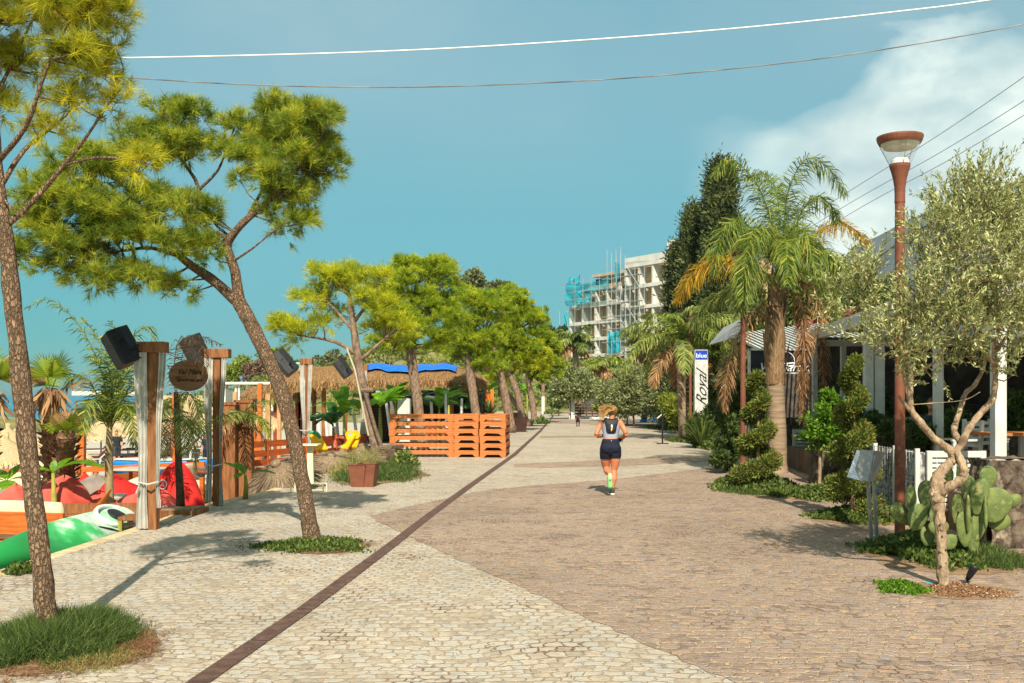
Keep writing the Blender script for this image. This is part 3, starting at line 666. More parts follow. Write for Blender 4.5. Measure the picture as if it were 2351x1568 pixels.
row_pine('farthest pine of the row beside the bend of the drain', 64, [(1228, 973, .22), (1222, 920, .19), (1213, 872, .17), (1212, 830, .1)], [[(1213, 880, 0, .08), (1250, 830, 0, .04)]],
    [(1220, 845, 32, 28, 0, 1), (1258, 800, 30, 32, 0, 1), (1238, 775, 26, 24, 0, 1), (1272, 840, 22, 26, 0, .9), (1250, 860, 30, 16, 0, .7)], NEED_F2, 27, 1.8)

# distant trees on the hill
def round_tree(label, d, u, v0, vb, blobs, mat, seed, cnt=1600, ln=.55, name='distant_tree', group='trees on the hill behind the beach bar'):
    rg = np.random.default_rng(seed); base = P(u, vb, d); root = thing(name, label, 'tree', base, group)
    top = P(u, v0, d); mb = MB(); mb.tube([base, base.lerp(top, .5)+Vector((.2, 0, 0)), top], [.3, .22, .1], 7); obj('trunk', mb, BARKD, root)
    arr_obj('crown', leaf_ball(rg, [wblob(a, b2, d+o, ru, rv, px((ru+rv)/2, d), 1) for a, b2, ru, rv, o in blobs], cnt, ln, ln*.6, .5), 4, mat, root)
EUC = leafM('grey_green_foliage', lin(122, 126, 84), lin(78, 86, 54), .25, .7)
round_tree('grey green tree top showing above the pine row', 120, 1080, 640, 850, [(1062, 648, 24, 14, 0), (1088, 640, 26, 18, 0), (1100, 655, 14, 12, 0)], EUC, 31, 2200, .5)
round_tree('flat topped brown green tree peeking over the pine row', 125, 1148, 655, 850, [(1140, 660, 22, 10, 0), (1155, 655, 18, 8, 0)], EUC, 32, 1200, .5)
round_tree('dark conifer crown between the pine row and building site', 130, 1268, 770, 890, [(1262, 775, 18, 28, 0), (1280, 790, 20, 26, 0), (1292, 760, 10, 18, 0)], BUSHD, 33, 1800, .5)
round_tree('bright green pine on the hill behind the oval sign', 190, 545, 850, 905, [(535, 858, 22, 22, 0), (560, 838, 26, 20, 0), (520, 872, 14, 14, 0)], PINEFAR, 34, 2600, .6)
round_tree('rounded brown purple bush tree below the hill pines', 180, 590, 852, 900, [(575, 855, 24, 18, 0), (605, 850, 30, 22, 0), (632, 862, 20, 16, 0)], PURPB, 35, 2400, .6)
round_tree('tall yellow green pine on the hill left of the second loudspeaker', 185, 615, 815, 900, [(610, 815, 18, 20, 0), (640, 818, 24, 22, 0), (655, 840, 26, 20, 0)], PINEFAR, 36, 2600, .6)
round_tree('dark leafy tree on the hill above the thatched bar', 170, 690, 840, 905, [(668, 842, 20, 18, 0), (690, 850, 26, 16, 0), (712, 860, 20, 14, 0)], BUSHD, 37, 2200, .6)
round_tree('small dark tree on the far left skyline by the oval sign', 210, 520, 868, 905, [(520, 868, 14, 9, 0), (535, 872, 12, 8, 0)], BUSHD, 38, 900, .6)
for i, (u, v, ru, rv, lab) in enumerate([(760, 822, 34, 16, 'olive toned hill tree above the third curtain post'), (850, 815, 36, 20, 'olive toned hill tree behind the braced pine'), (735, 850, 30, 16, 'low hill tree right above the thatch ridge'), (915, 828, 34, 20, 'pale hill tree above the blue tarp'), (1010, 835, 36, 20, 'broad hill tree behind the tallest pine trunk')]):
    round_tree(lab, 165, u, v, v+40, [(u-ru*.4, v+4, ru*.6, rv*.8, 0), (u+ru*.35, v, ru*.65, rv, 0), (u, v+rv*.7, ru, rv*.6, 0)], SCRUB if i % 2 else EUC, 40+i, 2200, .55)
# ------------------------------------------------------------------ ground cover, grass
def patch_pts(rg, u, v, ru, rv, n, z=0.0):
    c = G(u, v, z); rx = px(ru, c.y)*.92; rv = rv*.92; y0 = G(u, v+rv, z).y; y1 = G(u, v-rv, z).y
    a = rg.random(n)*6.283; r = np.sqrt(rg.random(n))*(1+.16*np.sin(a*3+u)+.1*np.sin(a*5+v)+.1*np.sin(a*11+u*.3))*np.where(rg.random(n) < .12, 1.25, 1.0)
    return np.stack([c.x+np.cos(a)*r*rx, (y0+y1)/2+np.sin(a)*r*(y1-y0)/2, np.full(n, z+.002)], 1), r
def ground_cover(u, v, ru, rv, n, ln, mat, seed, h=.1, name='ground_cover'):
    rg = np.random.default_rng(seed); p, r = patch_pts(rg, u, v, ru, rv, n)
    p[:, 2] += rg.random(n)*h*np.clip(1.25-r, .1, 1); d = rdir(rg, n); d[:, 2] = np.abs(d[:, 2])+.25
    tag(arr_obj(name, leaves(rg, p, nrm(d), ln, ln*.55, .2), 4, mat), kind='stuff')
def grass(u, v, ru, rv, n, ln, wd, mat, seed, name='grass', lean=.45):
    rg = np.random.default_rng(seed); p, r = patch_pts(rg, u, v, ru, rv, n)
    d = rdir(rg, n)*lean; d[:, 2] = 1; d = nrm(d); L = (ln*rg.uniform(.45, 1.15, n)*np.clip(1.3-r*.75, .3, 1))[:, None]
    sd_ = nrm(np.cross(d, rdir(rg, n)))*wd/2; mid = p+d*L*.55
    bend = d.copy(); bend[:, 2] *= .45; bend = nrm(bend+rdir(rg, n)*.25); tip = mid+bend*L*.5
    T = np.concatenate([np.stack([p-sd_, p+sd_, mid], 1), np.stack([mid-sd_*.8, mid+sd_*.8, tip], 1)], 1).reshape(-1, 3)
    # a lower and an upper piece per blade
    tag(arr_obj(name, T, 3, mat), kind='stuff')
grass(128, 1482, 165, 62, 19000, .25, .006, GRASS, 50, lean=.55)
grass(200, 1520, 130, 30, 2600, .07, .005, GRASSY, 51, name='dry_grass', lean=.9)
ground_cover(720, 1255, 122, 17, 3600, .05, BUSHG, 52, .06)
grass(870, 1092, 95, 20, 8000, .32, .014, GRASS, 53, lean=.7)
grass(830, 1075, 60, 22, 2600, .5, .016, GRASSY, 54, name='dry_grass')
ground_cover(925, 1075, 26, 14, 900, .12, BUSHG, 55, .45)
ground_cover(1745, 1122, 85, 19, 8000, .10, BUSHG, 56, .26)
grass(1720, 1130, 60, 10, 2400, .16, .012, GRASS, 57)
ground_cover(1880, 1142, 75, 10, 3200, .08, BUSHG, 58, .2)
ground_cover(1960, 1192, 85, 12, 4200, .075, BUSHG, 59, .16)
ground_cover(2130, 1275, 118, 30, 9000, .06, BUSHG, 60, .24)
grass(2240, 1285, 110, 30, 5000, .2, .008, GRASS, 61)
ground_cover(2070, 1354, 50, 15, 2600, .035, LEMON, 62, .07)
ground_cover(1570, 1014, 34, 4, 900, .14, BUSHG, 63, .1)
ground_cover(1540, 985, 50, 5, 900, .18, BUSHG, 64, .15)
ground_cover(1640, 1032, 30, 8, 1200, .14, BUSHG, 65, .4)
ground_cover(1240, 972, 20, 2, 300, .3, BUSHG, 66, .3); ground_cover(1190, 976, 30, 2.5, 400, .25, BUSHG, 67, .3); ground_cover(1265, 950, 20, 2, 300, .3, BUSHG, 68, .3)
def soil(u, v, ru, rv, seed, z=.003, mat=None):
    rgn = random.Random(seed); c_ = G(u, v); rx = px(ru, c_.y); y0, y1 = G(u, v+rv).y, G(u, v-rv).y; ph = rgn.uniform(0, 6)
    pl = [(c_.x+math.cos(a/60*6.2832)*rx*(1+.10*math.sin(a*.31+ph)+.07*math.sin(a*.9+ph)+rgn.uniform(-.03, .03)), (y0+y1)/2+math.sin(a/60*6.2832)*(y1-y0)/2*(1+.10*math.sin(a*.31+ph)+rgn.uniform(-.03, .03))) for a in range(60)]
    tag(obj('soil', MB().sheet(pl, z+.004), mat or EARTHB), kind='structure')
soil(160, 1490, 165, 56, 1); soil(735, 1256, 108, 15, 2); soil(870, 1094, 100, 19, 3); soil(1745, 1124, 90, 18, 4); soil(1890, 1142, 85, 11, 5); soil(1962, 1194, 92, 13, 6); soil(2180, 1285, 190, 36, 7); soil(2200, 1358, 120, 20, 8)
# mulch ring under the olive: small bark chips
rg = np.random.default_rng(69); p, r = patch_pts(rg, 2215, 1358, 90, 18, 6500); p[:, 2] += .003+rg.random(len(p))*.022*np.clip(1.2-r, .1, 1)
d = rdir(rg, len(p)); d[:, 2] *= .25
MULCH = leafM('bark_chip', lin(150, 112, 80), lin(104, 76, 54), .05, .9, lin(190, 176, 154))
tag(arr_obj('mulch', leaves(rg, p, nrm(d), .022, .013), 4, MULCH), kind='stuff')
# fallen pine needles and leaves strewn over the paving
rg = np.random.default_rng(70); n = 5200
xx = rg.uniform(-4.9, 8, n); yy = 4.5+rg.random(n)**1.4*22
kp = (rg.random(n) < np.where(xx < -1, 1.0, .35)); xx, yy = xx[kp], yy[kp]; n = len(xx)
p = np.stack([xx, yy, np.full(n, .007)], 1); a = rg.random(n)*6.283
d = np.stack([np.cos(a), np.sin(a), np.zeros(n)], 1); L = (rg.uniform(.03, .09, n))[:, None]; s_ = np.stack([-np.sin(a), np.cos(a), np.zeros(n)], 1)*.0032
tag(arr_obj('fallen_needles', np.stack([p-s_, p+s_, p+d*L+s_*.4, p+d*L-s_*.4], 1).reshape(-1, 3), 4, leafM('fallen_needle', lin(128, 88, 58), lin(96, 68, 46), .05, .9)), kind='stuff')

# ------------------------------------------------------------------ street lamps
def make_lamp(base, label):
    t = thing('street_lamp', label, 'street lamp', base, 'street lamps along the promenade')
    o = lambda nm, pr, mt, par, **k: obj(nm, MB().lathe(pr, (0, 0, 0), 20), mt, par, smooth=False, world=False, **k)
    pole = o('pole', [(.062, 0), (.060, 2.2), (.058, 4.17), (.062, 4.18), (.062, 4.30), (.066, 4.36), (.080, 4.45), (.102, 4.54), (.122, 4.60), (.124, 4.635)], CORTEN, t)
    obj('collar', MB().lathe([(.065, 4.165), (.065, 4.18)], (0, 0, 0), 20), CORTEN, pole, world=False)
    obj('collar', MB().lathe([(.065, 4.30), (.065, 4.315)], (0, 0, 0), 20), CORTEN, pole, world=False)
    gm, tt, b, out = bsdf('lamp_glass') if 'lamp_glass' not in MATS else (MATS['lamp_glass'], None, None, None)
    if tt is not None:
        MATS['lamp_glass'] = gm
        tr = tt.nodes.new('ShaderNodeBsdfTransparent'); tr.inputs[0].default_value = (.93, .94, .94, 1); gl = tt.nodes.new('ShaderNodeBsdfGlossy'); gl.inputs['Roughness'].default_value = .08
        mx = tt.nodes.new('ShaderNodeMixShader'); mx.inputs[0].default_value = .12
        tt.links.new(tr.outputs[0], mx.inputs[1]); tt.links.new(gl.outputs[0], mx.inputs[2]); tt.links.new(mx.outputs[0], out.inputs[0])
    obj('glass_cone', MB().lathe([(.124, 4.636), (.248, 4.885)], (0, 0, 0), 28, closed=True), gm, t, world=False, smooth=True)
    obj('diffuser', MB().lathe([(.108, 4.636), (.105, 4.68), (.085, 4.705), (.05, 4.71)], (0, 0, 0), 20), M('lamp_white', lin(238, 236, 228), None, rough=.4), t, world=False)
    obj('lamp_cap', MB().lathe([(.246, 4.886), (.262, 4.915), (.274, 4.955), (.272, 4.975), (.2, 4.992), (.06, 5.0)], (0, 0, 0), 28), CORTEN, t, world=False)
    obj('reflector', MB().lathe([(.19, 4.83), (.225, 4.884)], (0, 0, 0), 24), M('lamp_reflector', lin(206, 200, 178), None, rough=.5), t, world=False)
    for k in range(3):
        a = k*2.094+.5; obj('stay_rod', MB().tube([(math.cos(a)*.118, math.sin(a)*.118, 4.63), (math.cos(a)*.24, math.sin(a)*.24, 4.885)], .004, 5), STEEL, t, world=False)
    return t
lamp = make_lamp(G(2066, 1245), 'tall rust brown street lamp with glass cone behind the prickly pear')
for u, v, lab in [(1706, 1094, 'street lamp whose pole stands behind the spiral topiary and dry palm frond'), (1585, 1012, 'street lamp hidden in fronds right beside the smaller palm trunk'), (1524, 972, 'street lamp with pole rising behind the big agave'), (1453, 960, 'street lamp with pole half hidden in the olive bushes'), (1410, 951, 'small distant street lamp with the yellow sign on its pole')]:
    dup(lamp, G(u, v), label=lab)
t = thing('hanging_sign', 'black sign with bright yellow panel on the distant lamp pole', 'sign', P(1411, 873, 95.2))
obj('board', MB().box(P(1411, 870, 95.0), (1.7, .08, .9)), BLACKM, t)
obj('panel', MB().box(P(1411, 873, 94.9), (1.55, .05, .34)), M('sign_yellow', lin(240, 186, 10), None, rough=.5), t)
for i in range(6): obj('letter_block', MB().box(P(1402+i*3.4, 873, 94.85), (.1, .04, .16)), M('sign_red', lin(160, 60, 20), None), t)

# ------------------------------------------------------------------ palms
def frond_mesh(rg, pts, ll, n, wd, droop=.5, plume=.6, start=.12, stem=.022):
    pts = [Vector(p) for p in pts]; op = []
    for i in range(len(pts)-1):
        p0, p1, p2, p3 = pts[max(i-1, 0)], pts[i], pts[i+1], pts[min(i+2, len(pts)-1)]
        for k in range(8):
            t = k/8; op.append(0.5*((2*p1)+(p2-p0)*t+(2*p0-5*p1+4*p2-p3)*t*t+(3*p1-p0-3*p2+p3)*t*t*t))
    op.append(pts[-1]); A = np.array(op)
    seg = np.linalg.norm(np.diff(A, axis=0), axis=1); cum = np.concatenate([[0], np.cumsum(seg)]); Ltot = cum[-1]
    s_ = np.linspace(start, 1, n)*Ltot
    pos = np.stack([np.interp(s_, cum, A[:, i]) for i in range(3)], 1)
    tg = np.stack([np.interp(np.minimum(s_+.03*Ltot, Ltot), cum, A[:, i])-np.interp(np.maximum(s_-.03*Ltot, 0), cum, A[:, i]) for i in range(3)], 1); tg = nrm(tg)
    sidev = nrm(np.cross(tg, np.array((0, 0, 1.0)))+1e-4); upv = np.cross(sidev, tg)
    out = []; f = np.linspace(0, 1, n)
    lf = ll*np.sin(np.pi*np.clip(.14+.80*f, 0, 1))**.7
    for sgn in (-1, 1):
        dv = nrm(sidev*sgn*.85+tg*(.35+.5*f[:, None])+upv*rg.uniform(-plume, plume*1.1, (n, 1))+rg.normal(size=(n, 3))*.1)
        L = (lf*rg.uniform(.8, 1.12, n))[:, None]
        w = nrm(np.cross(dv, rdir(rg, n)*.7+upv))*wd/2
        m1 = pos+dv*L*.5+np.array((0, 0, -1))*L*droop*.12; d2 = nrm(dv+np.array((0, 0, -1))*droop*rg.uniform(.7, 1.6, (n, 1))); tip = m1+d2*L*.5
        out.append(np.stack([pos-w*.6, pos+w*.6, m1+w, m1-w], 1).reshape(-1, 3)); out.append(np.stack([m1-w, m1+w, tip+w*.15, tip-w*.15], 1).reshape(-1, 3))
    # the stem, as a thin three sided rod
    for i in range(len(A)-1):
        r0 = stem*(1-i/len(A)*.8); r1 = stem*(1-(i+1)/len(A)*.8); d = nrm(A[i+1]-A[i]); x = nrm(np.cross(d, np.array((0.13, .1, 1.0)))); y = np.cross(x, d)
        for k in range(3):
            a0, a1 = k*2.094, (k+1)*2.094
            q = lambda a, r, b: b+(x*math.cos(a)+y*math.sin(a))*r
            out.append(np.stack([q(a0, r0, A[i]), q(a1, r0, A[i]), q(a1, r1, A[i+1]), q(a0, r1, A[i+1])]))
    return np.concatenate(out)
def arc_frond(base, azd, e0, e1, L, n=6):
    """points of a frond leaving base at elevation e0 and bending to e1"""
    a = R(azd); p = Vector(base); out = [p.copy()]
    for i in range(n):
        e = R(e0+(e1-e0)*((i+.5)/n)**1.1); p = p+Vector((math.cos(a)*math.cos(e), math.sin(a)*math.cos(e), math.sin(e)))*L/n; out.append(p.copy())
    return out
d0 = 23.2; base = G(1783, 1085)
pt = thing('palm_tree', 'large palm with yellow and dry brown hanging fronds beside the spiral topiary', 'palm tree', base, 'palms along the right side')
tb = MB(); pp, pr = poly3([(1783, 1090, d0, .29), (1784, 1060, d0, .225), (1785, 1000, d0, .205), (1782, 930, d0, .2), (1780, 880, d0, .2)], 6); tb.tube(pp, pr, 18, rnd=.02)
obj('trunk', tb, PALMT, pt, smooth=True)
tb = MB(); pp, pr = poly3([(1780, 885, d0, .21), (1779, 840, d0, .23), (1778, 780, d0, .235), (1783, 720, d0, .2), (1789, 660, d0, .15), (1790, 620, d0, .1)], 5); tb.tube(pp, pr, 16, rnd=.12, seed=4)
for k in range(9):
    a = k*2.4; r_ = .22; zb = 2.2+k*.24; c_ = P(1781, 908, d0)
    tb.add([(c_.x+math.cos(a-.5)*r_, d0+math.sin(a-.5)*r_, zb), (c_.x+math.cos(a+.5)*r_, d0+math.sin(a+.5)*r_, zb), (c_.x+math.cos(a+.25)*(r_+.05), d0+math.sin(a+.25)*(r_+.05), zb+.55), (c_.x+math.cos(a)*(r_+.13), d0+math.sin(a)*(r_+.13), zb+1.0), (c_.x+math.cos(a-.25)*(r_+.05), d0+math.sin(a-.25)*(r_+.05), zb+.55)], [(0, 1, 2, 3, 4)])
obj('leaf_base_sheath', tb, PALMB, pt, smooth=True)
FR = [([(1790, 640, 0), (1776, 530, -.2), (1742, 432, -.5), (1695, 376, -.7), (1662, 372, -.8), (1640, 400, -.9)], PALML, .62), ([(1790, 640, 0), (1800, 520, .2), (1812, 432, 0), (1850, 366, -.3), (1900, 384, -.4), (1942, 446, -.5)], PALML, .6),
      ([(1786, 630, 0), (1742, 545, -.6), (1692, 505, -1.2), (1655, 545, -1.6), (1640, 625, -1.7)], PALML, .62), ([(1786, 660, 0), (1720, 612, .4), (1650, 594, .7), (1595, 622, .9), (1555, 690, 1.0)], PALMY, .66),
      ([(1797, 630, 0), (1860, 548, .8), (1920, 512, 1.4), (1965, 528, 1.7), (1992, 560, 1.9)], PALMY, .5), ([(1797, 640, 0), (1860, 590, -.5), (1915, 592, -1), (1950, 645, -1.2)], PALML, .6),
      ([(1790, 620, 0), (1768, 548, -.8), (1733, 525, -1.5), (1712, 600, -1.9), (1706, 690, -2)], PALML, .6), ([(1795, 630, 0), (1822, 545, -.6), (1850, 535, -1.2), (1872, 625, -1.5)], PALML, .6),
      ([(1790, 640, 0), (1790, 520, .5), (1782, 440, 1), (1762, 402, 1.4), (1722, 404, 1.7)], PALML, .6), ([(1796, 620, 0), (1832, 505, .4), (1872, 452, .7), (1908, 472, .8), (1925, 510, .9)], PALML, .55),
      ([(1790, 630, 0), (1760, 560, 1), (1720, 540, 1.8), (1680, 590, 2.2)], PALML, .6), ([(1796, 640, 0), (1830, 570, 1), (1880, 560, 1.8), (1915, 610, 2.2)], PALML, .6), ([(1790, 630, 0), (1800, 560, -1.2), (1806, 560, -2), (1808, 650, -2.5)], PALML, .55),
      ([(1786, 660, 0), (1745, 620, -.8), (1710, 640, -1.4), (1690, 720, -1.7)], PALMG, .55), ([(1797, 650, 0), (1850, 620, .6), (1900, 660, 1), (1925, 740, 1.2)], PALMG, .55),
      ([(1800, 668, 0), (1838, 646, -.2), (1872, 676, -.4), (1886, 770, -.5), (1892, 900, -.5)], PALMD, .42), ([(1796, 680, 0), (1828, 690, -.3), (1841, 780, -.4), (1846, 980, -.4)], PALMD, .4), ([(1796, 676, 0), (1832, 680, -.35), (1848, 770, -.5), (1838, 930, -.5)], PALMD, .42),
      ([(1782, 670, 0), (1735, 715, -.3), (1692, 775, -.5), (1670, 850, -.6), (1664, 940, -.6)], PALMD, .5), ([(1784, 680, 0), (1700, 660, .6), (1630, 690, .9), (1585, 750, 1)], PALMG, .55)]
rg = np.random.default_rng(80)
for i, (cp, mt, ll) in enumerate(FR):
    dry = mt is PALMD; pts_ = [P(u, v, d0+o) for u, v, o in cp]
    o = arr_obj('frond', frond_mesh(rg, pts_, ll, 210 if not dry else 200, .022 if not dry else .020, 1.3 if dry else 1.15, 1.0), 4, mt, pt)
    if dry: o['label'] = 'dry brown hanging frond'
    elif mt is PALMY: o['label'] = 'yellow drooping frond'
def rand_palm(label, base, top, nf, L, tr, seed, mats, ll=.5, nl=60, wd=.03, group="palms along the right side", e0=(20, 75), trunkmat=PALMT, dry=3, name='palm_tree', tilt=0):
    rg = np.random.default_rng(seed); root = thing(name, label, 'palm tree', base, group)
    mb = MB(); b0 = Vector(base); t0 = Vector(top); mb.tube([b0, b0.lerp(t0, .35)+Vector((tilt, 0, 0)), b0.lerp(t0, .75), t0], [tr*1.15, tr, tr*.95, tr*.8], 12, rnd=.06, seed=seed)
    obj('trunk', mb, trunkmat, root, smooth=True)
    for i in range(nf):
        az_ = i*137.5+rg.uniform(-15, 15); e = e0[1]-(e0[1]-e0[0])*(i/nf)+rg.uniform(-6, 6); isdry = i >= nf-dry
        pts_ = arc_frond(top, az_, -10 if isdry else e, -85 if isdry else e-rg.uniform(75, 115), L*(.8 if isdry else rg.uniform(.85, 1.1)))
        arr_obj('frond', frond_mesh(rg, pts_, ll, nl, wd, 1.2 if isdry else .9, .6), 4, PALMD if isdry else mats[i % len(mats)], root)
    return root
rand_palm('smaller palm with smooth grey trunk and grey green drooping fronds', G(1570, 1010), P(1562, 790, 40.3), 22, 3.2, .19, 81, [PALMG, PALML, PALMG], .62, 64, .05, e0=(0, 75), dry=4)
rand_palm('palm with twin rust coloured stems in front of the scaffolded building', G(1335, 951), P(1318, 790, 95), 14, 2.7, .28, 82, [BUSHG, PALMG], 1.0, 44, .14, e0=(10, 80), dry=2)
rand_palm('drooping palm between the building site and the small distant lamp', G(1392, 952), P(1384, 834, 93), 12, 2.4, .26, 83, [PALMG, PALML], 1.0, 44, .13, e0=(0, 60), dry=3)
rand_palm('palm whose crown hangs left of the smaller palm', G(1478, 968), P(1502, 790, 62), 18, 2.1, .2, 84, [PALMG, PALMG, PALML], .8, 50, .08, e0=(0, 70), dry=5)
rand_palm('low bushy palm under the drooping palms by the lamp pole', G(1445, 955), P(1444, 862, 88), 14, 2.0, .2, 85, [PALMG, BUSHG], .8, 40, .12, e0=(0, 70), dry=3)

# ------------------------------------------------------------------ cypresses
def cypress(label, u, vb, vt, d, ru, seed):
    rg = np.random.default_rng(seed); base = P(u, vb, d); base.z = 0; root = thing('cypress_tree', label, 'cypress', base, 'cypresses behind the palms')
    top = P(u, vt, d); H = top.z; rm = px(ru, d); mb = MB(); mb.tube([base, (base.x, base.y, H*.9)], [.28, .04], 7); obj('trunk', mb, BARKD, root)
    n = 1300; zt = rg.random(n)**.8; a = rg.random(n)*6.283
    rr = rm*1.25*(1-zt)**1.15*(.5+.5*rg.random(n))*(1+.3*np.sin(a*3+zt*14)+.15*np.sin(a*7-zt*31))+.12
    c_ = np.stack([base.x+np.cos(a)*rr, base.y+np.sin(a)*rr, .6+zt*(H-.8)], 1); m = 44
    p = np.repeat(c_, m, 0)+rg.normal(size=(n*m, 3))*np.array((.26, .26, .3)); out = np.stack([np.cos(a), np.sin(a), np.full(n, .9)], 1)
    dd = nrm(np.repeat(nrm(out), m, 0)+rdir(rg, n*m)*.75)
    arr_obj('crown', leaves(rg, p, dd, .24, .075, .2), 4, CYPR, root)
cypress('tall pointed dark cypress rising behind the large palm', 1656, 960, 378, 47, 52, 90)
cypress('shorter broad cypress on the left of the tall one', 1598, 960, 480, 50, 42, 91)
cypress('lowest cypress between the palms and the white building', 1562, 960, 570, 52, 26, 92)
cypress('dark cypress foliage filling in behind the second lamp head', 1700, 960, 560, 49, 60, 93)
# dry needle litter round the two front pines
for u, v, ru, rv, n, sdd in ((235, 1500, 130, 40, 2600, 75), (150, 1500, 190, 66, 2200, 76), (760, 1256, 110, 18, 1500, 77)):
    rg = np.random.default_rng(sdd); p, r = patch_pts(rg, u, v, ru, rv, n); p[:, 2] = .010+rg.random(n)*.01; a = rg.random(n)*6.283
    d = np.stack([np.cos(a), np.sin(a), rg.normal(size=n)*.12], 1); L = rg.uniform(.05, .11, n)[:, None]; s_ = np.stack([-np.sin(a), np.cos(a), np.zeros(n)], 1)*.0028
    tag(arr_obj('needle_litter', np.stack([p-s_, p+s_, p+d*L+s_*.4, p+d*L-s_*.4], 1).reshape(-1, 3), 4, MATS['fallen_needle']), kind='stuff')
# ------------------------------------------------------------------ olive tree in front
d0 = 9.41
rt = thing('olive_tree', 'silvery olive tree with twisted pale trunk standing in a mulch ring', 'olive tree', G(2166, 1348))
mb = MB()
def limb(rows, n=10, sd=0):
    pp, pr = poly3(rows, 5); pr = [r*.76*(1+.10*math.sin(i*1.9+sd)) for i, r in enumerate(pr)]; mb.tube(pp, pr, n, rnd=.13, seed=sd); return list(zip(pp, pr))
lp = []
limb([(2167, 1352, d0, .078), (2164, 1300, d0, .068), (2161, 1240, d0, .066), (2157, 1180, d0, .07), (2152, 1145, d0, .086), (2148, 1122, d0, .08), (2160, 1098, d0, .066)], 14, 1)
lp += limb([(2150, 1130, d0, .08), (2152, 1098, d0, .075), (2170, 1074, d0, .06), (2188, 1050, d0, .056), (2176, 1030, d0, .052), (2142, 1004, d0, .046), (2112, 968, d0-.1, .042), (2092, 940, d0-.1, .038), (2090, 890, d0-.1, .034), (2090, 850, d0-.1, .03), (2078, 800, d0-.1, .024), (2070, 740, d0-.1, .016), (2060, 660, d0-.1, .008)], 10, 2)
lp += limb([(2100, 952, d0-.1, .034), (2076, 925, d0-.1, .026), (2062, 908, d0-.1, .014)], 8, 3)
lp += limb([(2090, 935, d0, .03), (2080, 880, d0+.1, .026), (2062, 800, d0+.2, .02), (2030, 720, d0+.3, .013), (1990, 650, d0+.3, .007)], 8, 4)
lp += limb([(2092, 862, d0, .024), (2130, 842, d0-.2, .019), (2160, 815, d0-.3, .016), (2200, 740, d0-.3, .01)], 8, 5)
lp += limb([(2156, 1132, d0, .075), (2190, 1112, d0-.1, .056), (2211, 1096, d0-.1, .054), (2212, 1074, d0-.1, .05), (2200, 1044, d0-.05, .044), (2192, 1034, d0, .036)], 10, 6)
lp += limb([(2186, 1044, d0, .052), (2206, 1022, d0, .048), (2224, 985, d0+.05, .044), (2250, 950, d0+.1, .04), (2278, 918, d0+.1, .038), (2285, 870, d0+.1, .034), (2284, 800, d0+.1, .03), (2300, 720, d0, .022), (2320, 600, d0, .012), (2325, 480, d0, .006)], 10, 7)
lp += limb([(2205, 1015, d0+.05, .036), (2190, 990, d0+.2, .04), (2200, 955, d0+.3, .034), (2216, 905, d0+.4, .03), (2240, 880, d0+.4, .026), (2262, 820, d0+.4, .02), (2240, 720, d0+.4, .014), (2220, 600, d0+.3, .008)], 10, 8)
lp += limb([(2284, 840, d0+.1, .026), (2250, 790, d0-.2, .02), (2225, 700, d0-.4, .014), (2200, 560, d0-.4, .007)], 8, 9)
lp += limb([(2285, 810, d0+.1, .024), (2330, 740, d0-.2, .018), (2380, 640, d0-.3, .01)], 8, 10)
lp += limb([(2075, 760, d0-.1, .018), (2110, 680, d0-.4, .013), (2140, 560, d0-.4, .007)], 8, 11)
lp += limb([(2078, 930, d0-.1, .01), (2150, 925, d0-.2, .006), (2215, 918, d0-.2, .005), (2250, 900, d0-.3, .004)], 6, 12)
for (u, v) in [(2148, 1150), (2165, 1150), (2158, 1130), (2140, 1135), (2190, 1060), (2162, 1215), (2170, 1290), (2160, 1265)]:
    q = P(u, v, d0-.046); mb.ball(q, (.018, .012, .02), 8, 6)
obj('trunk', mb, BARKO, rt, smooth=True)
for u, v in [(2150, 1172), (2163, 1232), (2172, 1262), (2160, 1300), (2170, 1318), (2158, 1205), (2196, 1062), (2147, 1128)]: obj('knot', MB().ball(P(u, v, d0-.05), (.010, .008, .012), 8, 6), BARKD, rt)
rg = np.random.default_rng(100)
OB = [(2225, 470, d0-.1, 75, 70, .6, 1.0), (2158, 555, d0-.2, 56, 62, .55, 1.0), (2300, 520, d0, 80, 80, .6, 1.0), (2380, 560, d0, 80, 90, .6, .9), (2230, 620, d0-.3, 95, 75, .7, 1.1), (2118, 700, d0-.3, 74, 58, .6, 1.0), (1985, 645, d0+.2, 52, 46, .45, .7), (1965, 700, d0+.3, 60, 46, .45, .5), (1990, 770, d0+.2, 55, 40, .45, .25), (1935, 765, d0+.2, 40, 26, .35, .18), (2060, 790, d0-.2, 70, 52, .55, .75), (2180, 760, d0-.3, 85, 62, .6, .95), (2290, 710, d0-.3, 85, 70, .6, 1.0), (2370, 740, d0-.2, 70, 70, .6, .9), (2130, 850, d0-.1, 60, 34, .45, .42), (2240, 830, d0, 55, 36, .45, .45), (2060, 870, d0-.1, 36, 26, .3, .3), (2330, 830, d0, 45, 40, .4, .4)]
P_, D_ = [], []
for b in OB:
    w = wblob(*b); n = int(128*b[6]*(b[3]*b[4]/4500))
    e = rdir(rg, n); r = rg.random(n)**.5
    P_.append(np.array(w[:3])+e*r[:, None]*np.array(w[3:6])); D_.append(nrm(e*.55+np.array((0, 0, .75))+rg.normal(size=(n, 3))*.45))
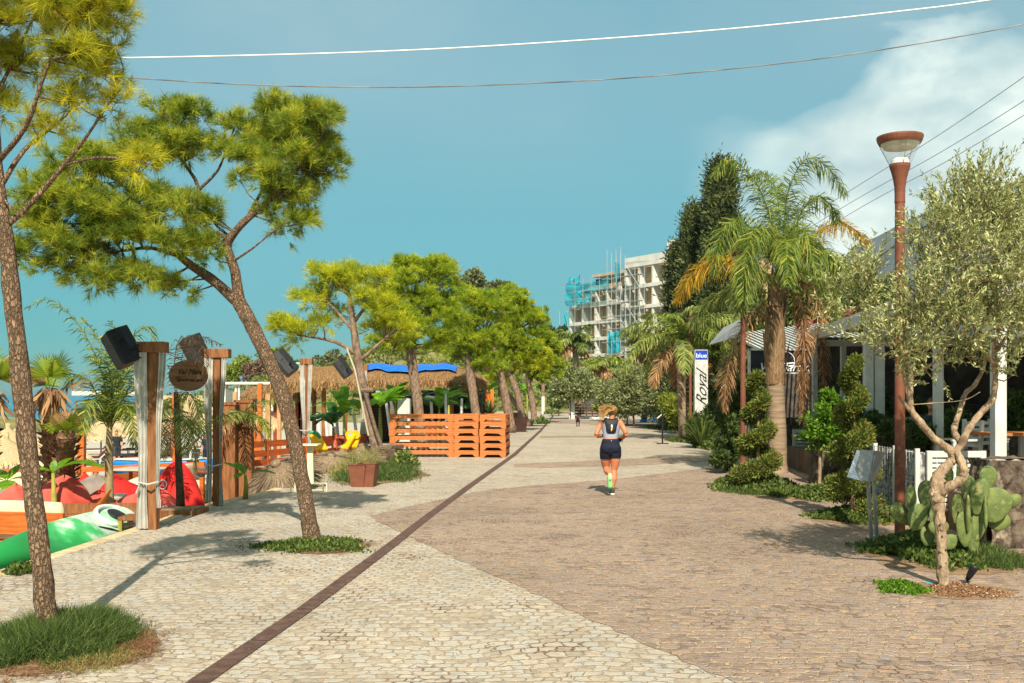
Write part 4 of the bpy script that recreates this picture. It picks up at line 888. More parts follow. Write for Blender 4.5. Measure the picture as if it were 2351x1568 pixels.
# upright pale shoots standing out of the top
top = [(2145, 470), (2165, 440), (2205, 420), (2222, 425), (2240, 430), (2262, 420), (2290, 440), (2125, 520), (2320, 430), (2345, 420), (2180, 470), (2130, 500), (2275, 470), (2310, 470), (2080, 560), (2365, 440), (1985, 570), (1970, 580), (2000, 600), (2215, 450), (2250, 455)]
for u, v in top:
    for k in range(3):
        P_.append(np.array([P(u+rg.uniform(-14, 14), v+30+rg.uniform(0, 30), d0+rg.uniform(-.35, .3))])); D_.append(nrm(np.array([[rg.uniform(-.25, .25), rg.uniform(-.2, .2), 1.0]])))
TP = np.concatenate(P_); TD = np.concatenate(D_); n = len(TP); TL = rg.uniform(.16, .36, n)
nlv = 22; f = np.tile(np.linspace(.08, 1, nlv), n)
pos = np.repeat(TP, nlv, 0)+np.repeat(TD*TL[:, None], nlv, 0)*f[:, None]; td = np.repeat(TD, nlv, 0)
a = rdir(rg, len(pos)); a = nrm(a-td*np.sum(a*td, 1, keepdims=True))
L1 = leaves(rg, pos, nrm(td*.85+a*.75), .052, .0135, .15)
arr_obj('crown', L1, 4, OLIVEL, rt)
tw = MB()
for i in range(0, n):
    tw.tube([TP[i], TP[i]+TD[i]*TL[i]*.8], [.0022, .001], 3, cap=False)
for i in range(0, n, 16):
    q, r = min(lp, key=lambda a_: (a_[0]-Vector(TP[i])).length); m_ = q.lerp(Vector(TP[i]), .55)+Vector((0, 0, -.04)); tw.tube([q, m_, TP[i]], [min(r*.6, .009), .006, .003], 4, cap=False)
obj('twigs', tw, BARKO, rt); bpy.data.objects['twigs'].name = 'twig_work'

# ------------------------------------------------------------------ spiral topiaries, small round tree
def topiary(label, base, H, r0, turns, seed, cnt=9000, lnf=.075):
    rg = np.random.default_rng(seed); root = thing('topiary_tree', label, 'topiary', base, 'spiral topiaries in the planting bed')
    b = Vector(base); mb = MB(); mb.tube([b, b+Vector((.03, 0, H*.5)), b+Vector((0, 0, H*.97))], [.035, .028, .01], 8); obj('trunk', mb, BARKO, root)
    t = rg.random(cnt)**.85; a = t*turns*6.283+seed; rad = r0*(1-t*.82)
    th = (.19*(1-t*.62))
    c_ = np.stack([b.x+np.cos(a)*rad*.62, b.y+np.sin(a)*rad*.62, .12+t*(H-.15)], 1)
    e = rdir(rg, cnt); p = c_+e*(th*(rg.random(cnt)**.35))[:, None]*np.array((1.25, 1.25, .95))
    arr_obj('crown', leaves(rg, p, nrm(e+rdir(rg, cnt)*.6+np.array((0, 0, .35))), lnf, lnf*.42, .2), 4, TOPI, root)
topiary('spiral trimmed topiary in front of the large palm trunk', G(1738, 1128), 2.22, .5, 3.6, 1, 13000)
topiary('slim spiral topiary with reddish stem behind the menu stand', G(1957, 1195), 2.35, .42, 4.2, 5, 14000, .06)
b_ = G(1880, 1140); rt = thing('lemon_tree', 'small round glossy green tree on a thin stake between the topiaries', 'tree', b_)
obj('trunk', MB().tube([b_, b_+Vector((.02, 0, .5)), b_+Vector((0, 0, 1.15))], [.035, .03, .02], 8), BARKO, rt)
rg = np.random.default_rng(104)
arr_obj('crown', leaf_ball(rg, [wblob(1898, 965, b_.y, 46, 42, .4), wblob(1872, 1000, b_.y, 30, 30, .3), wblob(1905, 920, b_.y, 24, 26, .2), wblob(1925, 990, b_.y, 32, 30, .3)], 4200, .085, .038, .5), 4, LEMON, rt)

def bush(label, blobs, cnt, ln, wd, mat, seed, name='bush', cat='bush', group=None, stem=True, z0=None):
    rg = np.random.default_rng(seed); w = [wblob(*b) for b in blobs]; zb = min(b[2]-b[5] for b in w) if z0 is None else z0
    root = thing(name, label, cat, (w[0][0], w[0][1], max(zb, -.4)), group)
    if stem: obj('stem', MB().tube([(w[0][0], w[0][1], min(0, zb)), (w[0][0], w[0][1], w[0][2])], [.05, .03], 6), BARKD, root)
    arr_obj('foliage', leaf_ball(rg, w, cnt, ln, wd, .45), 4, mat, root); return root
BG = 'bushes and low olives along the right side'
bush('round grey green olive bush with dark trunk by the far wall', [(1310, 878, 76, 46, 34, 1.2), (1290, 896, 75, 28, 26, 1), (1345, 890, 75, 32, 30, 1)], 7000, .3, .1, OLIVEF, 110, group=BG, z0=0)
bush('olive bush just right of the round far olive', [(1400, 910, 70, 36, 34, 1.0), (1425, 920, 70, 24, 26, .8)], 4200, .28, .09, OLIVEF, 111, group=BG, z0=0)
bush('wide olive bush above the runner', [(1455, 892, 58, 48, 52, 1.2), (1430, 922, 58, 30, 38, .9), (1490, 905, 57, 36, 52, 1)], 9000, .24, .075, OLIVEF, 112, group=BG, z0=0)
bush('olive bush behind the small reading stand', [(1530, 900, 52, 36, 50, 1), (1500, 885, 53, 32, 48, .9), (1550, 920, 50, 26, 44, .8)], 8000, .2, .06, OLIVEF, 113, group=BG, z0=0)
bush('yellow green shrub by the far stone border', [(1393, 930, 78, 17, 9, .7), (1378, 935, 78, 12, 7, .6), (1405, 918, 78, 12, 8, .6)], 1300, .3, .14, BUSHY, 114, group=BG, z0=0)
bush('dark leafy shrub at the foot of the far wall', [(1283, 915, 88, 14, 18, .8), (1275, 925, 86, 12, 10, .7)], 1600, .3, .14, BUSHD, 115, group=BG, z0=0)
bush('dense dark hedge filling the bed behind the runner', [(1440, 935, 62, 40, 14, .8), (1480, 925, 60, 40, 22, 1)], 3600, .22, .1, BUSHD, 116, group=BG, z0=0)
bush('low yellow and green shrub between the agave and the smaller palm', [(1550, 945, 47, 20, 28, .7), (1535, 925, 48, 16, 18, .6)], 2600, .3, .06, BUSHY, 117, group=BG, z0=0)
bush('dark green bush in the corner before the spiral topiary', [(1668, 1035, 23.5, 24, 30, .35), (1680, 1000, 24, 18, 40, .3), (1655, 1055, 23, 22, 16, .3)], 5200, .12, .05, BUSHD, 118, group=BG, z0=0)
bush('palm like fan shrub in front of the white chairs', [(1680, 945, 26, 22, 30, .35), (1690, 905, 27, 20, 26, .35)], 3400, .26, .04, BUSHD, 119, group=BG, z0=0)
bush('green climber behind the blue lettered column', [(1640, 860, 40, 24, 60, .8), (1665, 830, 40, 26, 50, .8)], 4200, .24, .08, BUSHG, 120, group=BG, z0=0)
bush('hedge along the terrace behind the gabion basket', [(2010, 975, 17.5, 30, 22, .4), (1985, 960, 18.5, 26, 20, .4), (2060, 990, 16, 40, 24, .4), (2110, 1000, 15, 30, 24, .35)], 7000, .08, .04, BUSHD, 121, group=BG, z0=.4)
bush('dark greenery under the palm leaves behind the lamp', [(1740, 900, 31, 40, 50, .8), (1690, 870, 34, 40, 60, .8)], 4600, .22, .08, BUSHD, 122, group=BG, z0=0)
bush('distant green shrubs at the foot of the building site', [(1300, 892, 120, 40, 12, 1.5), (1360, 890, 120, 30, 10, 1.5), (1420, 885, 118, 34, 12, 1.5), (1470, 880, 110, 30, 18, 1.5)], 4000, .5, .25, BUSHG, 123, group=BG, z0=0)
bush('dark trees massed between the palms and the cypresses', [(1540, 840, 56, 40, 40, 1.5), (1600, 780, 58, 50, 60, 1.5), (1650, 780, 56, 50, 80, 1.5), (1490, 880, 70, 30, 24, 1.4)], 8000, .4, .16, BUSHD, 124, group=BG, z0=0)
bush('broad leafy tree crown behind the restaurant roof', [(1850, 700, 42, 60, 70, 1.5), (1920, 660, 42, 50, 60, 1.5), (1990, 690, 40, 50, 60, 1.5), (1760, 760, 42, 60, 70, 1.5)], 9000, .3, .12, BUSHG, 125, group=BG, z0=0)
def agave(label, base, n, L, wd, seed, mat=AGAVE, name='agave_plant'):
    rg = np.random.default_rng(seed); root = thing(name, label, 'plant', base, 'spiky plants in the beds'); b = Vector(base)
    V = []
    for i in range(n):
        a = i*2.4+rg.uniform(-.3, .3); e = rg.uniform(.5, 1.35); l = L*rg.uniform(.75, 1.1); d = Vector((math.cos(a)*math.cos(e), math.sin(a)*math.cos(e), math.sin(e))); s_ = Vector((-math.sin(a), math.cos(a), 0))*wd/2
        p0 = b+Vector((0, 0, .03)); p1 = p0+d*l*.5; p2 = p0+d*l+Vector((math.cos(a), math.sin(a), -.5))*l*.1
        V += [p0-s_*.6, p0+s_*.6, p1+s_, p1-s_, p1-s_, p1+s_, p2+s_*.08, p2-s_*.08]
    arr_obj('leaf_rosette', np.array([tuple(v) for v in V]), 4, mat, root); return root
agave('large pale striped agave beside the small reading stand', G(1527, 984), 44, 1.35, .13, 130)
agave('yellowish yucca like plant further up the bed', G(1480, 966), 36, 1.5, .12, 131)
agave('spiky yucca in front of the blue lettered column', G(1612, 1000) + Vector((0, 0, .5)), 40, .9, .07, 132)
agave('leafy plant covering the foot of the blue lettered column', G(1612, 1030), 60, 1.35, .09, 134, BUSHG, 'cordyline_plant')
bush('dark shrub hiding the lower half of the blue lettered column', [(1605, 990, 34.5, 22, 34, .35), (1628, 970, 35, 16, 30, .3)], 2600, .2, .07, BUSHD, 135, group=BG, z0=0)
agave('dark cycad by the orange gate of the beach bar', P(1122, 960, 46), 30, 1.0, .1, 133, BUSHD, 'cycad_plant')

# ------------------------------------------------------------------ prickly pear
b_ = G(2190, 1255); rt = thing('prickly_pear', 'prickly pear cactus with big flat pads behind the olive trunk', 'cactus', b_)
d0 = 10.75
pads = [(2068, 1180, 20, 30, -35, 0, .1), (2093, 1145, 15, 32, -8, 25, .0), (2106, 1188, 26, 32, 20, 10, -.1), (2128, 1140, 20, 38, -4, -15, .1), (2147, 1135, 16, 32, 8, 60, .15), (2150, 1180, 22, 28, 25, 20, -.1), (2155, 1212, 24, 18, 0, 0, -.15), (2200, 1180, 22, 48, -8, 30, .1), (2226, 1130, 24, 40, -12, 20, .15), (2248, 1140, 20, 44, 10, -20, -.05), (2268, 1098, 24, 30, 8, 10, .2), (2285, 1160, 36, 42, 12, -10, .1), (2262, 1175, 14, 40, 14, 70, -.1), (2326, 1150, 22, 15, -20, 0, .15), (2215, 1215, 22, 42, -4, 10, -.1), (2245, 1210, 24, 36, 16, 20, .0), (2222, 1180, 10, 44, -2, 75, -.15), (2290, 1195, 32, 24, 20, 0, .2), (2178, 1245, 22, 18, -20, 0, -.1), (2235, 1250, 20, 26, 0, 30, 0), (2130, 1230, 22, 24, 10, 20, 0), (2205, 1090, 14, 22, 0, 30, .25), (2175, 1095, 14, 26, 0, -20, .3)]
for u, v, a, b2, tl, yw, do in pads:
    c_ = P(u, v, d0+do); m_ = Matrix.Rotation(R(yw), 3, 'Z') @ Matrix.Rotation(R(tl), 3, 'Y')
    mb = MB(); mb.ball(c_, (px(a, d0), .028, px(b2, d0)), 18, 12, m_)
    for k in range(len(mb.v)):                                  # egg outline, narrower at the foot
        v_ = m_.inverted() @ (Vector(mb.v[k])-c_); v_.x *= .78+.3*(v_.z/px(b2, d0)+1)/2*1.3; mb.v[k] = tuple(m_ @ v_ + c_)
    rnd_ = random.Random(int(u*v)); 
    for _ in range(26):
        q = Vector((rnd_.uniform(-.7, .7)*px(a, d0), 0, rnd_.uniform(-.8, .8)*px(b2, d0)))
        k_ = 1-(q.x/px(a, d0))**2-(q.z/px(b2, d0))**2
        if k_ > .1: q.y = -.028*math.sqrt(k_); mb.ball(m_ @ q + c_, .004, 5, 4)
    obj('pad', mb, CACT, rt, smooth=True)

# ------------------------------------------------------------------ menu stands, garden spot, litter
b_ = G(1990, 1252); t = thing('menu_stand', 'steel menu lectern with open printed menu pages in the tree shade', 'menu stand', b_)
d0 = b_.y
for u0, u1, w in ((1993, 2001, 0), (2006, 2014, .06)):
    obj('leg', MB().beam(P(u0, 1108, d0+w), P(u1, 1246, d0+w), .035, .035), STEEL, t)
obj('base_plate', MB().box(G(2008, 1252)+Vector((-.05, .02, .012)), (.42, .34, .024), .35), STEEL, t, bevel=.004)
def plate(nm, cs, th, mat, par):
    n_ = (Vector(cs[1])-Vector(cs[0])).cross(Vector(cs[3])-Vector(cs[0])).normalized()
    v_ = [Vector(c_) for c_ in cs]+[Vector(c_)+n_*th for c_ in cs]
    return obj(nm, MB().add(v_, [(3, 2, 1, 0), (4, 5, 6, 7), (0, 1, 5, 4), (1, 2, 6, 5), (2, 3, 7, 6), (3, 0, 4, 7)]), mat, par)
brd = plate('tray', [P(1990, 1108, d0-.12), P(2004, 1102, d0+.22), P(2028, 1038, d0+.4), P(2002, 1034, d0+.1)], .03, STEEL, t)
plate('tray_back', [P(1944, 1096, d0-.14), P(1991, 1107, d0-.13), P(2004, 1036, d0+.08), P(1966, 1034, d0+.06)], .02, STEEL, t)
PAPER = M('menu_paper', lin(226, 228, 236), lin(206, 210, 222), 3, .5)
pg = plate('menu_page', [P(1944, 1095, d0-.16), P(1976, 1104, d0-.15), P(1999, 1044, d0+.05), P(1967, 1034, d0+.04)], .006, PAPER, t)
inkl = MB()
for i in range(13):
    f = .1+i*.065
    for (s0, s1) in ((.12, .12+.5*((i*37 % 10)/10+.3)), (.78, .88)):
        a0, b0 = P(1944, 1095, d0-.168), P(1976, 1104, d0-.158); a1, b1 = P(1967, 1034, d0+.032), P(1999, 1044, d0+.042)
        p0 = a0.lerp(a1, f); p1 = b0.lerp(b1, f); inkl.beam(p0.lerp(p1, s0), p0.lerp(p1, min(s1, .9)), .0025, .003)
obj('printed_lines', inkl, M('ink', lin(120, 124, 140), None), pg)
bpy.data.objects['printed_lines'].name = 'printed_text'
plate('menu_page', [P(1976, 1104, d0-.15), P(1989, 1107, d0-.13), P(2010, 1046, d0+.08), P(1999, 1044, d0+.05)], .006, M('menu_photo', lin(150, 146, 148), lin(206, 206, 212), 12, .5), t)
b_ = G(1521, 1019); t = thing('reading_stand', 'thin black stand with slanted white panel on the paving before the agave', 'menu stand', b_)
obj('pole', MB().tube([b_, b_+Vector((0, 0, 1.12))], .03, 8), BLACKM, t); obj('base_plate', MB().box(b_+Vector((0, 0, .012)), (.42, .34, .024)), BLACKM, t)
plate('panel', [P(1509, 961, b_.y-.15), P(1521, 951, b_.y+.1), P(1523, 952, b_.y+.45), P(1511, 962, b_.y+.25)], .03, WHITE, t)
b_ = G(2222, 1342); t = thing('garden_spotlight', 'small black garden spotlight on a spike leaning beside the olive trunk', 'spotlight', b_)
obj('lamp_body', MB().tube([P(2220, 1332, b_.y), P(2226, 1322, b_.y-.01), P(2236, 1304, b_.y-.03), P(2238, 1300, b_.y-.03)], [.018, .03, .04, .052], 12), BLACKP, t, smooth=True)
obj('spike', MB().tube([b_, P(2221, 1330, b_.y)], [.006, .014], 6), BLACKP, t)
o = obj('plastic_lid', MB().lathe([(.03, .004), (.034, .012), (.02, .016)], G(2132, 1341), 12), M('turquoise_plastic', lin(60, 170, 190), None, rough=.4)); tag(o, 'flat turquoise plastic lid lying at the edge of the greenery', 'litter')

# ------------------------------------------------------------------ restaurant on the right
t = thing('stone_wall', 'rough dark stone wall at the right edge behind the cactus', 'wall', (6.6, 11.9, 0))
def rough_wall(nm, x0, x1, y0, y1, z1, par, seed, mat=STONEW, amp=.06):
    rg_ = random.Random(seed); mb = MB(); nu, nv = int((x1-x0)/.09)+1, int(z1/.09)+1
    mb.grid(lambda a, c_: Vector((x0+(x1-x0)*a, y0-rg_.uniform(0, amp), z1*c_)), nu, nv)
    nu2 = int((y1-y0)/.09)+2
    mb.grid(lambda a, c_: Vector((x0-rg_.uniform(0, amp), y1-(y1-y0)*a, z1*c_)), nu2, nv)
    mb.grid(lambda a, c_: Vector((x0+(x1-x0)*a, y0+(y1-y0)*c_, z1+rg_.uniform(-.02, .03))), nu, max(2, int((y1-y0)/.1)))
    return obj(nm, mb, mat, par, smooth=False)
rough_wall('stone_face', 5.62, 9.5, 11.7, 12.2, 1.04, t, 1)
o = rough_wall('stone_pillar', 6.1, 6.75, 19.6, 20.4, 1.05, None, 2); tag(o, 'rough brown stone wall end behind the small round tree', 'wall')
o = rough_wall('stone_planter', 6.0, 9.0, 16.6, 17.2, 1.12, None, 6); tag(o, 'stone planter wall beneath the dark hedge behind the slim topiary', 'wall')
o = rough_wall('terrace_wall', 6.55, 11, 26.0, 26.5, 1.2, None, 3); tag(o, 'stone terrace wall behind the big palm trunk under the black sign', 'wall')
def slat_panel(label, p0, p1, z0, z1, ns, group='white slatted terrace panels'):
    p0 = Vector(p0); p1 = Vector(p1); t_ = thing('slatted_fence', label, 'fence panel', p0, group); dv = (p1-p0).normalized(); L = (p1-p0).length
    for q in (p0+dv*.035, p1-dv*.035): obj('post', MB().beam(q+Vector((0, 0, z0)), q+Vector((0, 0, z1)), .07, .06), WHITE, t_, bevel=.004)
    obj('rail', MB().beam(p0+dv*.07+Vector((0, 0, z1-.045)), p1-dv*.07+Vector((0, 0, z1-.045)), .05, .085), WHITE, t_)
    sm = MB(); step = (z1-.1-z0)/ns
    for i in range(ns): sm.beam(p0+dv*.07+Vector((0, 0, z0+step*(i+.5))), p1-dv*.07+Vector((0, 0, z0+step*(i+.5))), .022, step*.68)
    obj('slat', sm, WHITE, t_); return t_
slat_panel('white slatted panel directly behind the olive trunk fork', (5.62, 13.5, 0), (6.42, 13.5, 0), .22, 1.05, 11)
slat_panel('white slatted panel touching the right stone wall', (6.1, 12.9, 0), (7.4, 12.9, 0), .2, .98, 10)
slat_panel('white slatted panel right of the large palm trunk', (7.05, 25.0, 0), (7.68, 25.0, 0), .05, .95, 9)
slat_panel('narrow white slatted panel beside the thin white post', (7.72, 24.4, 0), (8.1, 24.4, 0), -.02, .7, 7)
t = thing('gabion_basket', 'white wire gabion basket full of grey stones behind the lamp pole', 'gabion', (5.56, 14.25, 0))
rg_ = random.Random(8); mb = MB(); mb.grid(lambda a, c_: Vector((5.52+rg_.uniform(-.025, .02), 15.05-1.5*a, .1+.92*c_)), 26, 18); mb.grid(lambda a, c_: Vector((5.52+.25*a, 13.55, .1+.92*c_)), 5, 14); mb.grid(lambda a, c_: Vector((5.52+.25*a, 15.05-1.5*c_, 1.0+rg_.uniform(-.02, .01))), 4, 20)
obj('stone_fill', mb, GABION, t)
wm = MB()
for i in range(16): wm.beam((5.485, 15.05-i*.1, .08), (5.485, 15.05-i*.1, 1.05), .006, .006)
for i in range(10): wm.beam((5.482, 15.05, .1+i*.104), (5.482, 13.55, .1+i*.104), .006, .006)
obj('wire_mesh', wm, WHITE, t)
for y in (15.08, 14.3, 13.52): obj('post', MB().box((5.5, y, .54), (.06, .05, 1.08)), WHITE, t)

t = thing('restaurant_pergola', 'white restaurant pergola with slatted sloping roof and dark interior at right', 'restaurant', (8, 18, 0))
def post(x, y, z0, z1, w=.14, par=t, mat=WHITE): return obj('post', MB().box((x, y, (z0+z1)/2), (w, w, z1-z0)), mat, par, bevel=.006)
post(6.13, 12.55, .0, 3.12, .145); post(6.95, 12.55, 0, 3.12, .145); post(6.42, 15.0, .0, 3.12, .12); post(6.55, 18.3, 0, 3.1, .14); post(6.75, 18.35, 0, 3.1, .18); post(7.6, 25.0, 0, 3.1, .12); post(8.05, 24.2, 0, 3.0, .12); post(8.9, 12.6, 0, 3.12, .14); post(7.3, 20.5, 0, 3.1, .12); post(9.2, 25.2, 0, 3.1, .12)
obj('floor', MB().prism([(5.8, 12.3), (14, 12.3), (14, 25.6), (7.0, 25.6)], -.3, .52), M('deck_boards', lin(120, 92, 70), lin(94, 70, 52), 3, .7, .1, 30, stretch=(8, 1, 1)), t)
e0, e1 = Vector((5.75, 12.2, 3.2)), Vector((7.35, 25.4, 3.2))
obj('edge_beam', MB().beam(e0, e1, .1, .2), WHITE, t); obj('edge_beam', MB().beam(e0+Vector((.35, 0, .22)), e1+Vector((.35, 0, .22)), .08, .12), WHITE, t)
obj('front_beam', MB().beam((5.75, 12.3, 3.13), (14, 12.3, 3.13), .12, .18), WHITE, t)
obj('far_beam', MB().beam((7.35, 25.3, 3.13), (14, 25.3, 3.13), .1, .16), WHITE, t)
rm = MB()
for i in range(56):
    f = i/55; p = e0.lerp(e1, f); rm.beam(p+Vector((.1, 0, .16)), (14, p.y, 4.1), .2, .035)
obj('roof_slats', rm, GREYW, t); bpy.data.objects['roof_slats'].name = 'louvre_roof'
obj('awning_cloth', MB().grid(lambda a, c_: Vector((7.6+5*a, 14+10.5*c_, 3.35+.75*a-.12*math.sin(a*6.28)**2*(.5+c_))), 14, 10), M('awning_white', lin(206, 204, 196), lin(188, 186, 178), 3, .9), t, smooth=True)
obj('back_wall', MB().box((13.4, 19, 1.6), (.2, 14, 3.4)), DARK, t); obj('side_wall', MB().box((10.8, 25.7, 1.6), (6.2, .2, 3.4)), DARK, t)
obj('counter', MB().box((10.5, 21.5, 1.05), (3.5, .7, 1.1)), M('dark_counter', lin(60, 46, 38), lin(44, 34, 28), 4, .6), t)
o = obj('shade_cloth', MB().grid(lambda a, c_: Vector((8.3+1.7*a, 27.2+2.2*c_, 3.9+.5*a+.16*math.sin(a*9)*(1-c_)-.2*math.sin(c_*3.14))), 12, 8), M('maroon_cloth', lin(132, 58, 52), lin(108, 46, 42), 4, .9), None, smooth=True, solid=.02); tag(o, 'maroon shade cloth sagging over the white roof beams', 'shade cloth')
def table(label, x, y, z, rz=0):
    t_ = thing('dining_table', label, 'table', (x, y, z), 'tables on the restaurant terrace', rz)
    obj('tabletop', MB().box((0, 0, .74), (.8, .8, .045)), ORANGEH, t_, world=False, bevel=.005)
    for sx in (-1, 1):
        for sy in (-1, 1): obj('leg', MB().box((sx*.33, sy*.33, .36), (.06, .06, .715)), WHITE, t_, world=False)
    return t_
def chair(label, x, y, z, rz):
    t_ = thing('dining_chair', label, 'chair', (x, y, z), 'white framed chairs on the restaurant terrace', rz)
    obj('seat', MB().box((0, 0, .45), (.46, .44, .035)), BROWNW, t_, world=False, bevel=.004)
    for sx in (-1, 1):
        obj('leg', MB().box((sx*.2, -.19, .31), (.045, .045, .62)), WHITE, t_, world=False); obj('leg', MB().beam((sx*.2, .19, 0), (sx*.2, .25, .92), .045, .045), WHITE, t_, world=False)
        obj('armrest', MB().box((sx*.2, 0, .64), (.05, .46, .03)), WHITE, t_, world=False)
    bm_ = MB()
    for i in range(4): bm_.box((0, .21+i*.012, .56+i*.1), (.36, .025, .05))
    obj('backrest', bm_, WHITE, t_, world=False); return t_
table('wood topped table beside the right white post', 7.0, 14.0, .525); table('wood topped table farther inside behind the olive fork', 7.6, 17.0, .525)
chair('white armchair left of the nearest restaurant table', 6.4, 14.3, .525, R(-80)); chair('white armchair in front of the right restaurant post', 7.7, 13.8, .525, R(95)); chair('white armchair behind the nearest restaurant table', 7.05, 14.8, .525, R(5)); chair('white chair near the counter deep in the terrace', 7.2, 17.8, .525, R(20))

bush('potted green plants along the inside of the restaurant front', [(2200, 985, 15.5, 30, 30, .3), (2100, 960, 18.5, 30, 34, .3), (2320, 960, 17, 34, 50, .4), (2010, 930, 21, 30, 30, .4)], 4200, .16, .06, BUSHG, 126, group=BG, z0=.53)
# columns and boards with writing
def text_obj(nm, body, size, mat, par, origin, xdir, updir, shear=0, ext=.004, cx=True):
    cu = bpy.data.curves.new(nm, 'FONT'); cu.body = body; cu.size = size; cu.shear = shear; cu.extrude = ext
    cu.align_x = 'CENTER' if cx else 'LEFT'; cu.align_y = 'CENTER'
    tmp = bpy.data.objects.new('tmp_text', cu); COL.objects.link(tmp); dg = bpy.context.evaluated_depsgraph_get()
    me = bpy.data.meshes.new_from_object(tmp.evaluated_get(dg)); bpy.data.objects.remove(tmp)
    x = Vector(xdir).normalized(); y = Vector(updir).normalized(); z = x.cross(y)
    m_ = Matrix((x, y, z)).transposed().to_4x4(); m_.translation = Vector(origin)-wloc(par)
    me.transform(m_); me.materials.clear(); me.materials.append(mat)
    o = bpy.data.objects.new(nm, me); COL.objects.link(o); o.parent = par; return o
b_ = G(1612, 1022); y_ = b_.y
t = thing('sign_column', 'tall white column sign with blue square and slanted black script', 'sign', b_)
x0, x1 = P(1595, 0, y_).x, P(1625, 0, y_).x; ztop = P(0, 803, y_).z
obj('column_body', MB().box(((x0+x1)/2, y_+.1, ztop/2), (x1-x0, .25, ztop)), GREYW, t, bevel=.004)
zb = P(0, 826, y_).z
obj('blue_panel', MB().box(((x0+x1)/2, y_-.028, (ztop+zb)/2-.01), (x1-x0-.03, .006, ztop-zb-.03)), M('sign_blue', lin(18, 62, 160), None, rough=.5), t)
INKW = M('sign_white', lin(236, 238, 240), None, rough=.5); INKB = M('sign_black', lin(24, 24, 26), None, rough=.5)
text_obj('lettering', 'blue', .235, INKW, t, ((x0+x1)/2, y_-.036, (ztop+zb)/2-.035), (1, 0, 0), (0, 0, 1))
text_obj('lettering', 'Royal', .54, INKB, t, ((x0+x1)/2+.02, y_-.03, P(0, 896, y_).z), (0, 0, 1), (-1, 0, 0), .75)
d_ = 27.0; c0, c1 = P(1722, 855, d_), P(1892, 805, d_)
t = thing('restaurant_sign', 'wide black sign board with white script and sail emblem under the roof', 'sign', ((c0.x+c1.x)/2, d_, c0.z))
obj('board', MB().box(((c0.x+c1.x)/2, d_, (c0.z+c1.z)/2), (c1.x-c0.x, .08, c1.z-c0.z)), M('sign_dark', (.012, .013, .018), None, rough=.35), t)
fr = MB(); fr.box(((c0.x+c1.x)/2, d_-.02, c1.z+.03), (c1.x-c0.x+.1, .1, .055)); fr.box((c0.x-.03, d_-.02, (c0.z+c1.z)/2), (.06, .1, c1.z-c0.z+.1)); fr.box((c1.x+.03, d_-.02, (c0.z+c1.z)/2), (.06, .1, c1.z-c0.z+.1)); fr.box(((c0.x+c1.x)/2, d_-.02, c0.z-.02), (c1.x-c0.x+.1, .1, .03))
obj('frame', fr, WHITE, t)
text_obj('lettering', 'Vila Baraka', .33, INKW, t, ((c0.x+c1.x)/2-.05, d_-.046, c0.z+.13), (1, 0, 0), (0, 0, 1), .3)
em = MB(); em_c = P(1797, 828, d_)
for k in range(20):
    a0, a1 = R(-50+k*10), R(-40+k*10); r_ = .26
    em.beam((em_c.x+.05+math.cos(a0)*r_, d_-.05, em_c.z-.02+math.sin(a0)*r_), (em_c.x+.05+math.cos(a1)*r_, d_-.05, em_c.z-.02+math.sin(a1)*r_), .012, .02)
em.beam((em_c.x-.2, d_-.05, em_c.z-.1), (em_c.x+.3, d_-.05, em_c.z-.06), .01, .03); em.beam((em_c.x-.2, d_-.05, em_c.z-.15), (em_c.x+.28, d_-.05, em_c.z-.13), .01, .02)
obj('emblem', em, INKW, t)
for x in (c0.x+.25, c1.x-.3): obj('support_post', MB().box((x, d_+.08, c0.z/2), (.1, .08, c0.z)), WHITE, t)
# second terrace, grey awning, white tables and chairs
t = thing('terrace_awning', 'grey fabric awning on white posts beyond the large palm', 'awning', (8, 36, 0))
q = [P(1612, 792, 37), P(1612, 760, 37), P(1710, 705, 33), P(1770, 705, 33), P(1770, 770, 33), P(1700, 768, 34)]
obj('awning_fabric', MB().add([P(1628, 792, 37.5), P(1700, 772, 33.5), P(1712, 728, 34), P(1662, 752, 38)], [(0, 1, 2, 3)]), M('awning_grey', lin(158, 160, 160), lin(140, 142, 142), 3, .9), t, solid=.03)
rm = MB()
for i in range(22): rm.beam((7.7+i*.16, 29.5, 3.0+i*.02), (7.9+i*.16, 36, 4.0+i*.02), .07, .08)
obj('louvre_roof', rm, WHITE, t); obj('edge_beam', MB().beam((7.55, 29.4, 2.98), (11.5, 29.4, 3.4), .1, .16), WHITE, t)
for x, y in ((7.65, 29.5), (9.2, 29.6), (8.4, 36), (6.9, 37.3)): obj('post', MB().box((x, y, 1.6), (.12, .12, 3.2)), WHITE, t)
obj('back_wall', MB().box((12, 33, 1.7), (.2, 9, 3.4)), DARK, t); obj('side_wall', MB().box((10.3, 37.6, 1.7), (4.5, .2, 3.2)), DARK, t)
def high_table(label, x, y, s=1):
    t_ = thing('bar_table', label, 'table', (x, y, 0), 'white tables and stools by the second terrace')
    obj('tabletop', MB().box((0, 0, 1.0), (1.1*s, .7, .06)), WHITE, t_, world=False)
    for sx in (-1, 1):
        for sy in (-1, 1): obj('leg', MB().box((sx*.48*s, sy*.28, .485), (.08, .08, .97)), WHITE, t_, world=False)
def stool(label, x, y, rz):
    t_ = thing('bar_stool', label, 'stool', (x, y, 0), 'white tables and stools by the second terrace', rz)
    obj('seat', MB().box((0, 0, .7), (.4, .4, .04)), WHITE, t_, world=False)
    for sx in (-1, 1):
        for sy in (-1, 1): obj('leg', MB().box((sx*.16, sy*.16, .34), (.05, .05, .68)), WHITE, t_, world=False)
    obj('backrest', MB().box((0, .18, .92), (.4, .04, .36)), WHITE, t_, world=False)
high_table('white bar table behind the second lamp pole', 8.0, 37.0); high_table('white bar table nearer the fan shrub', 8.0, 33.5, .8)
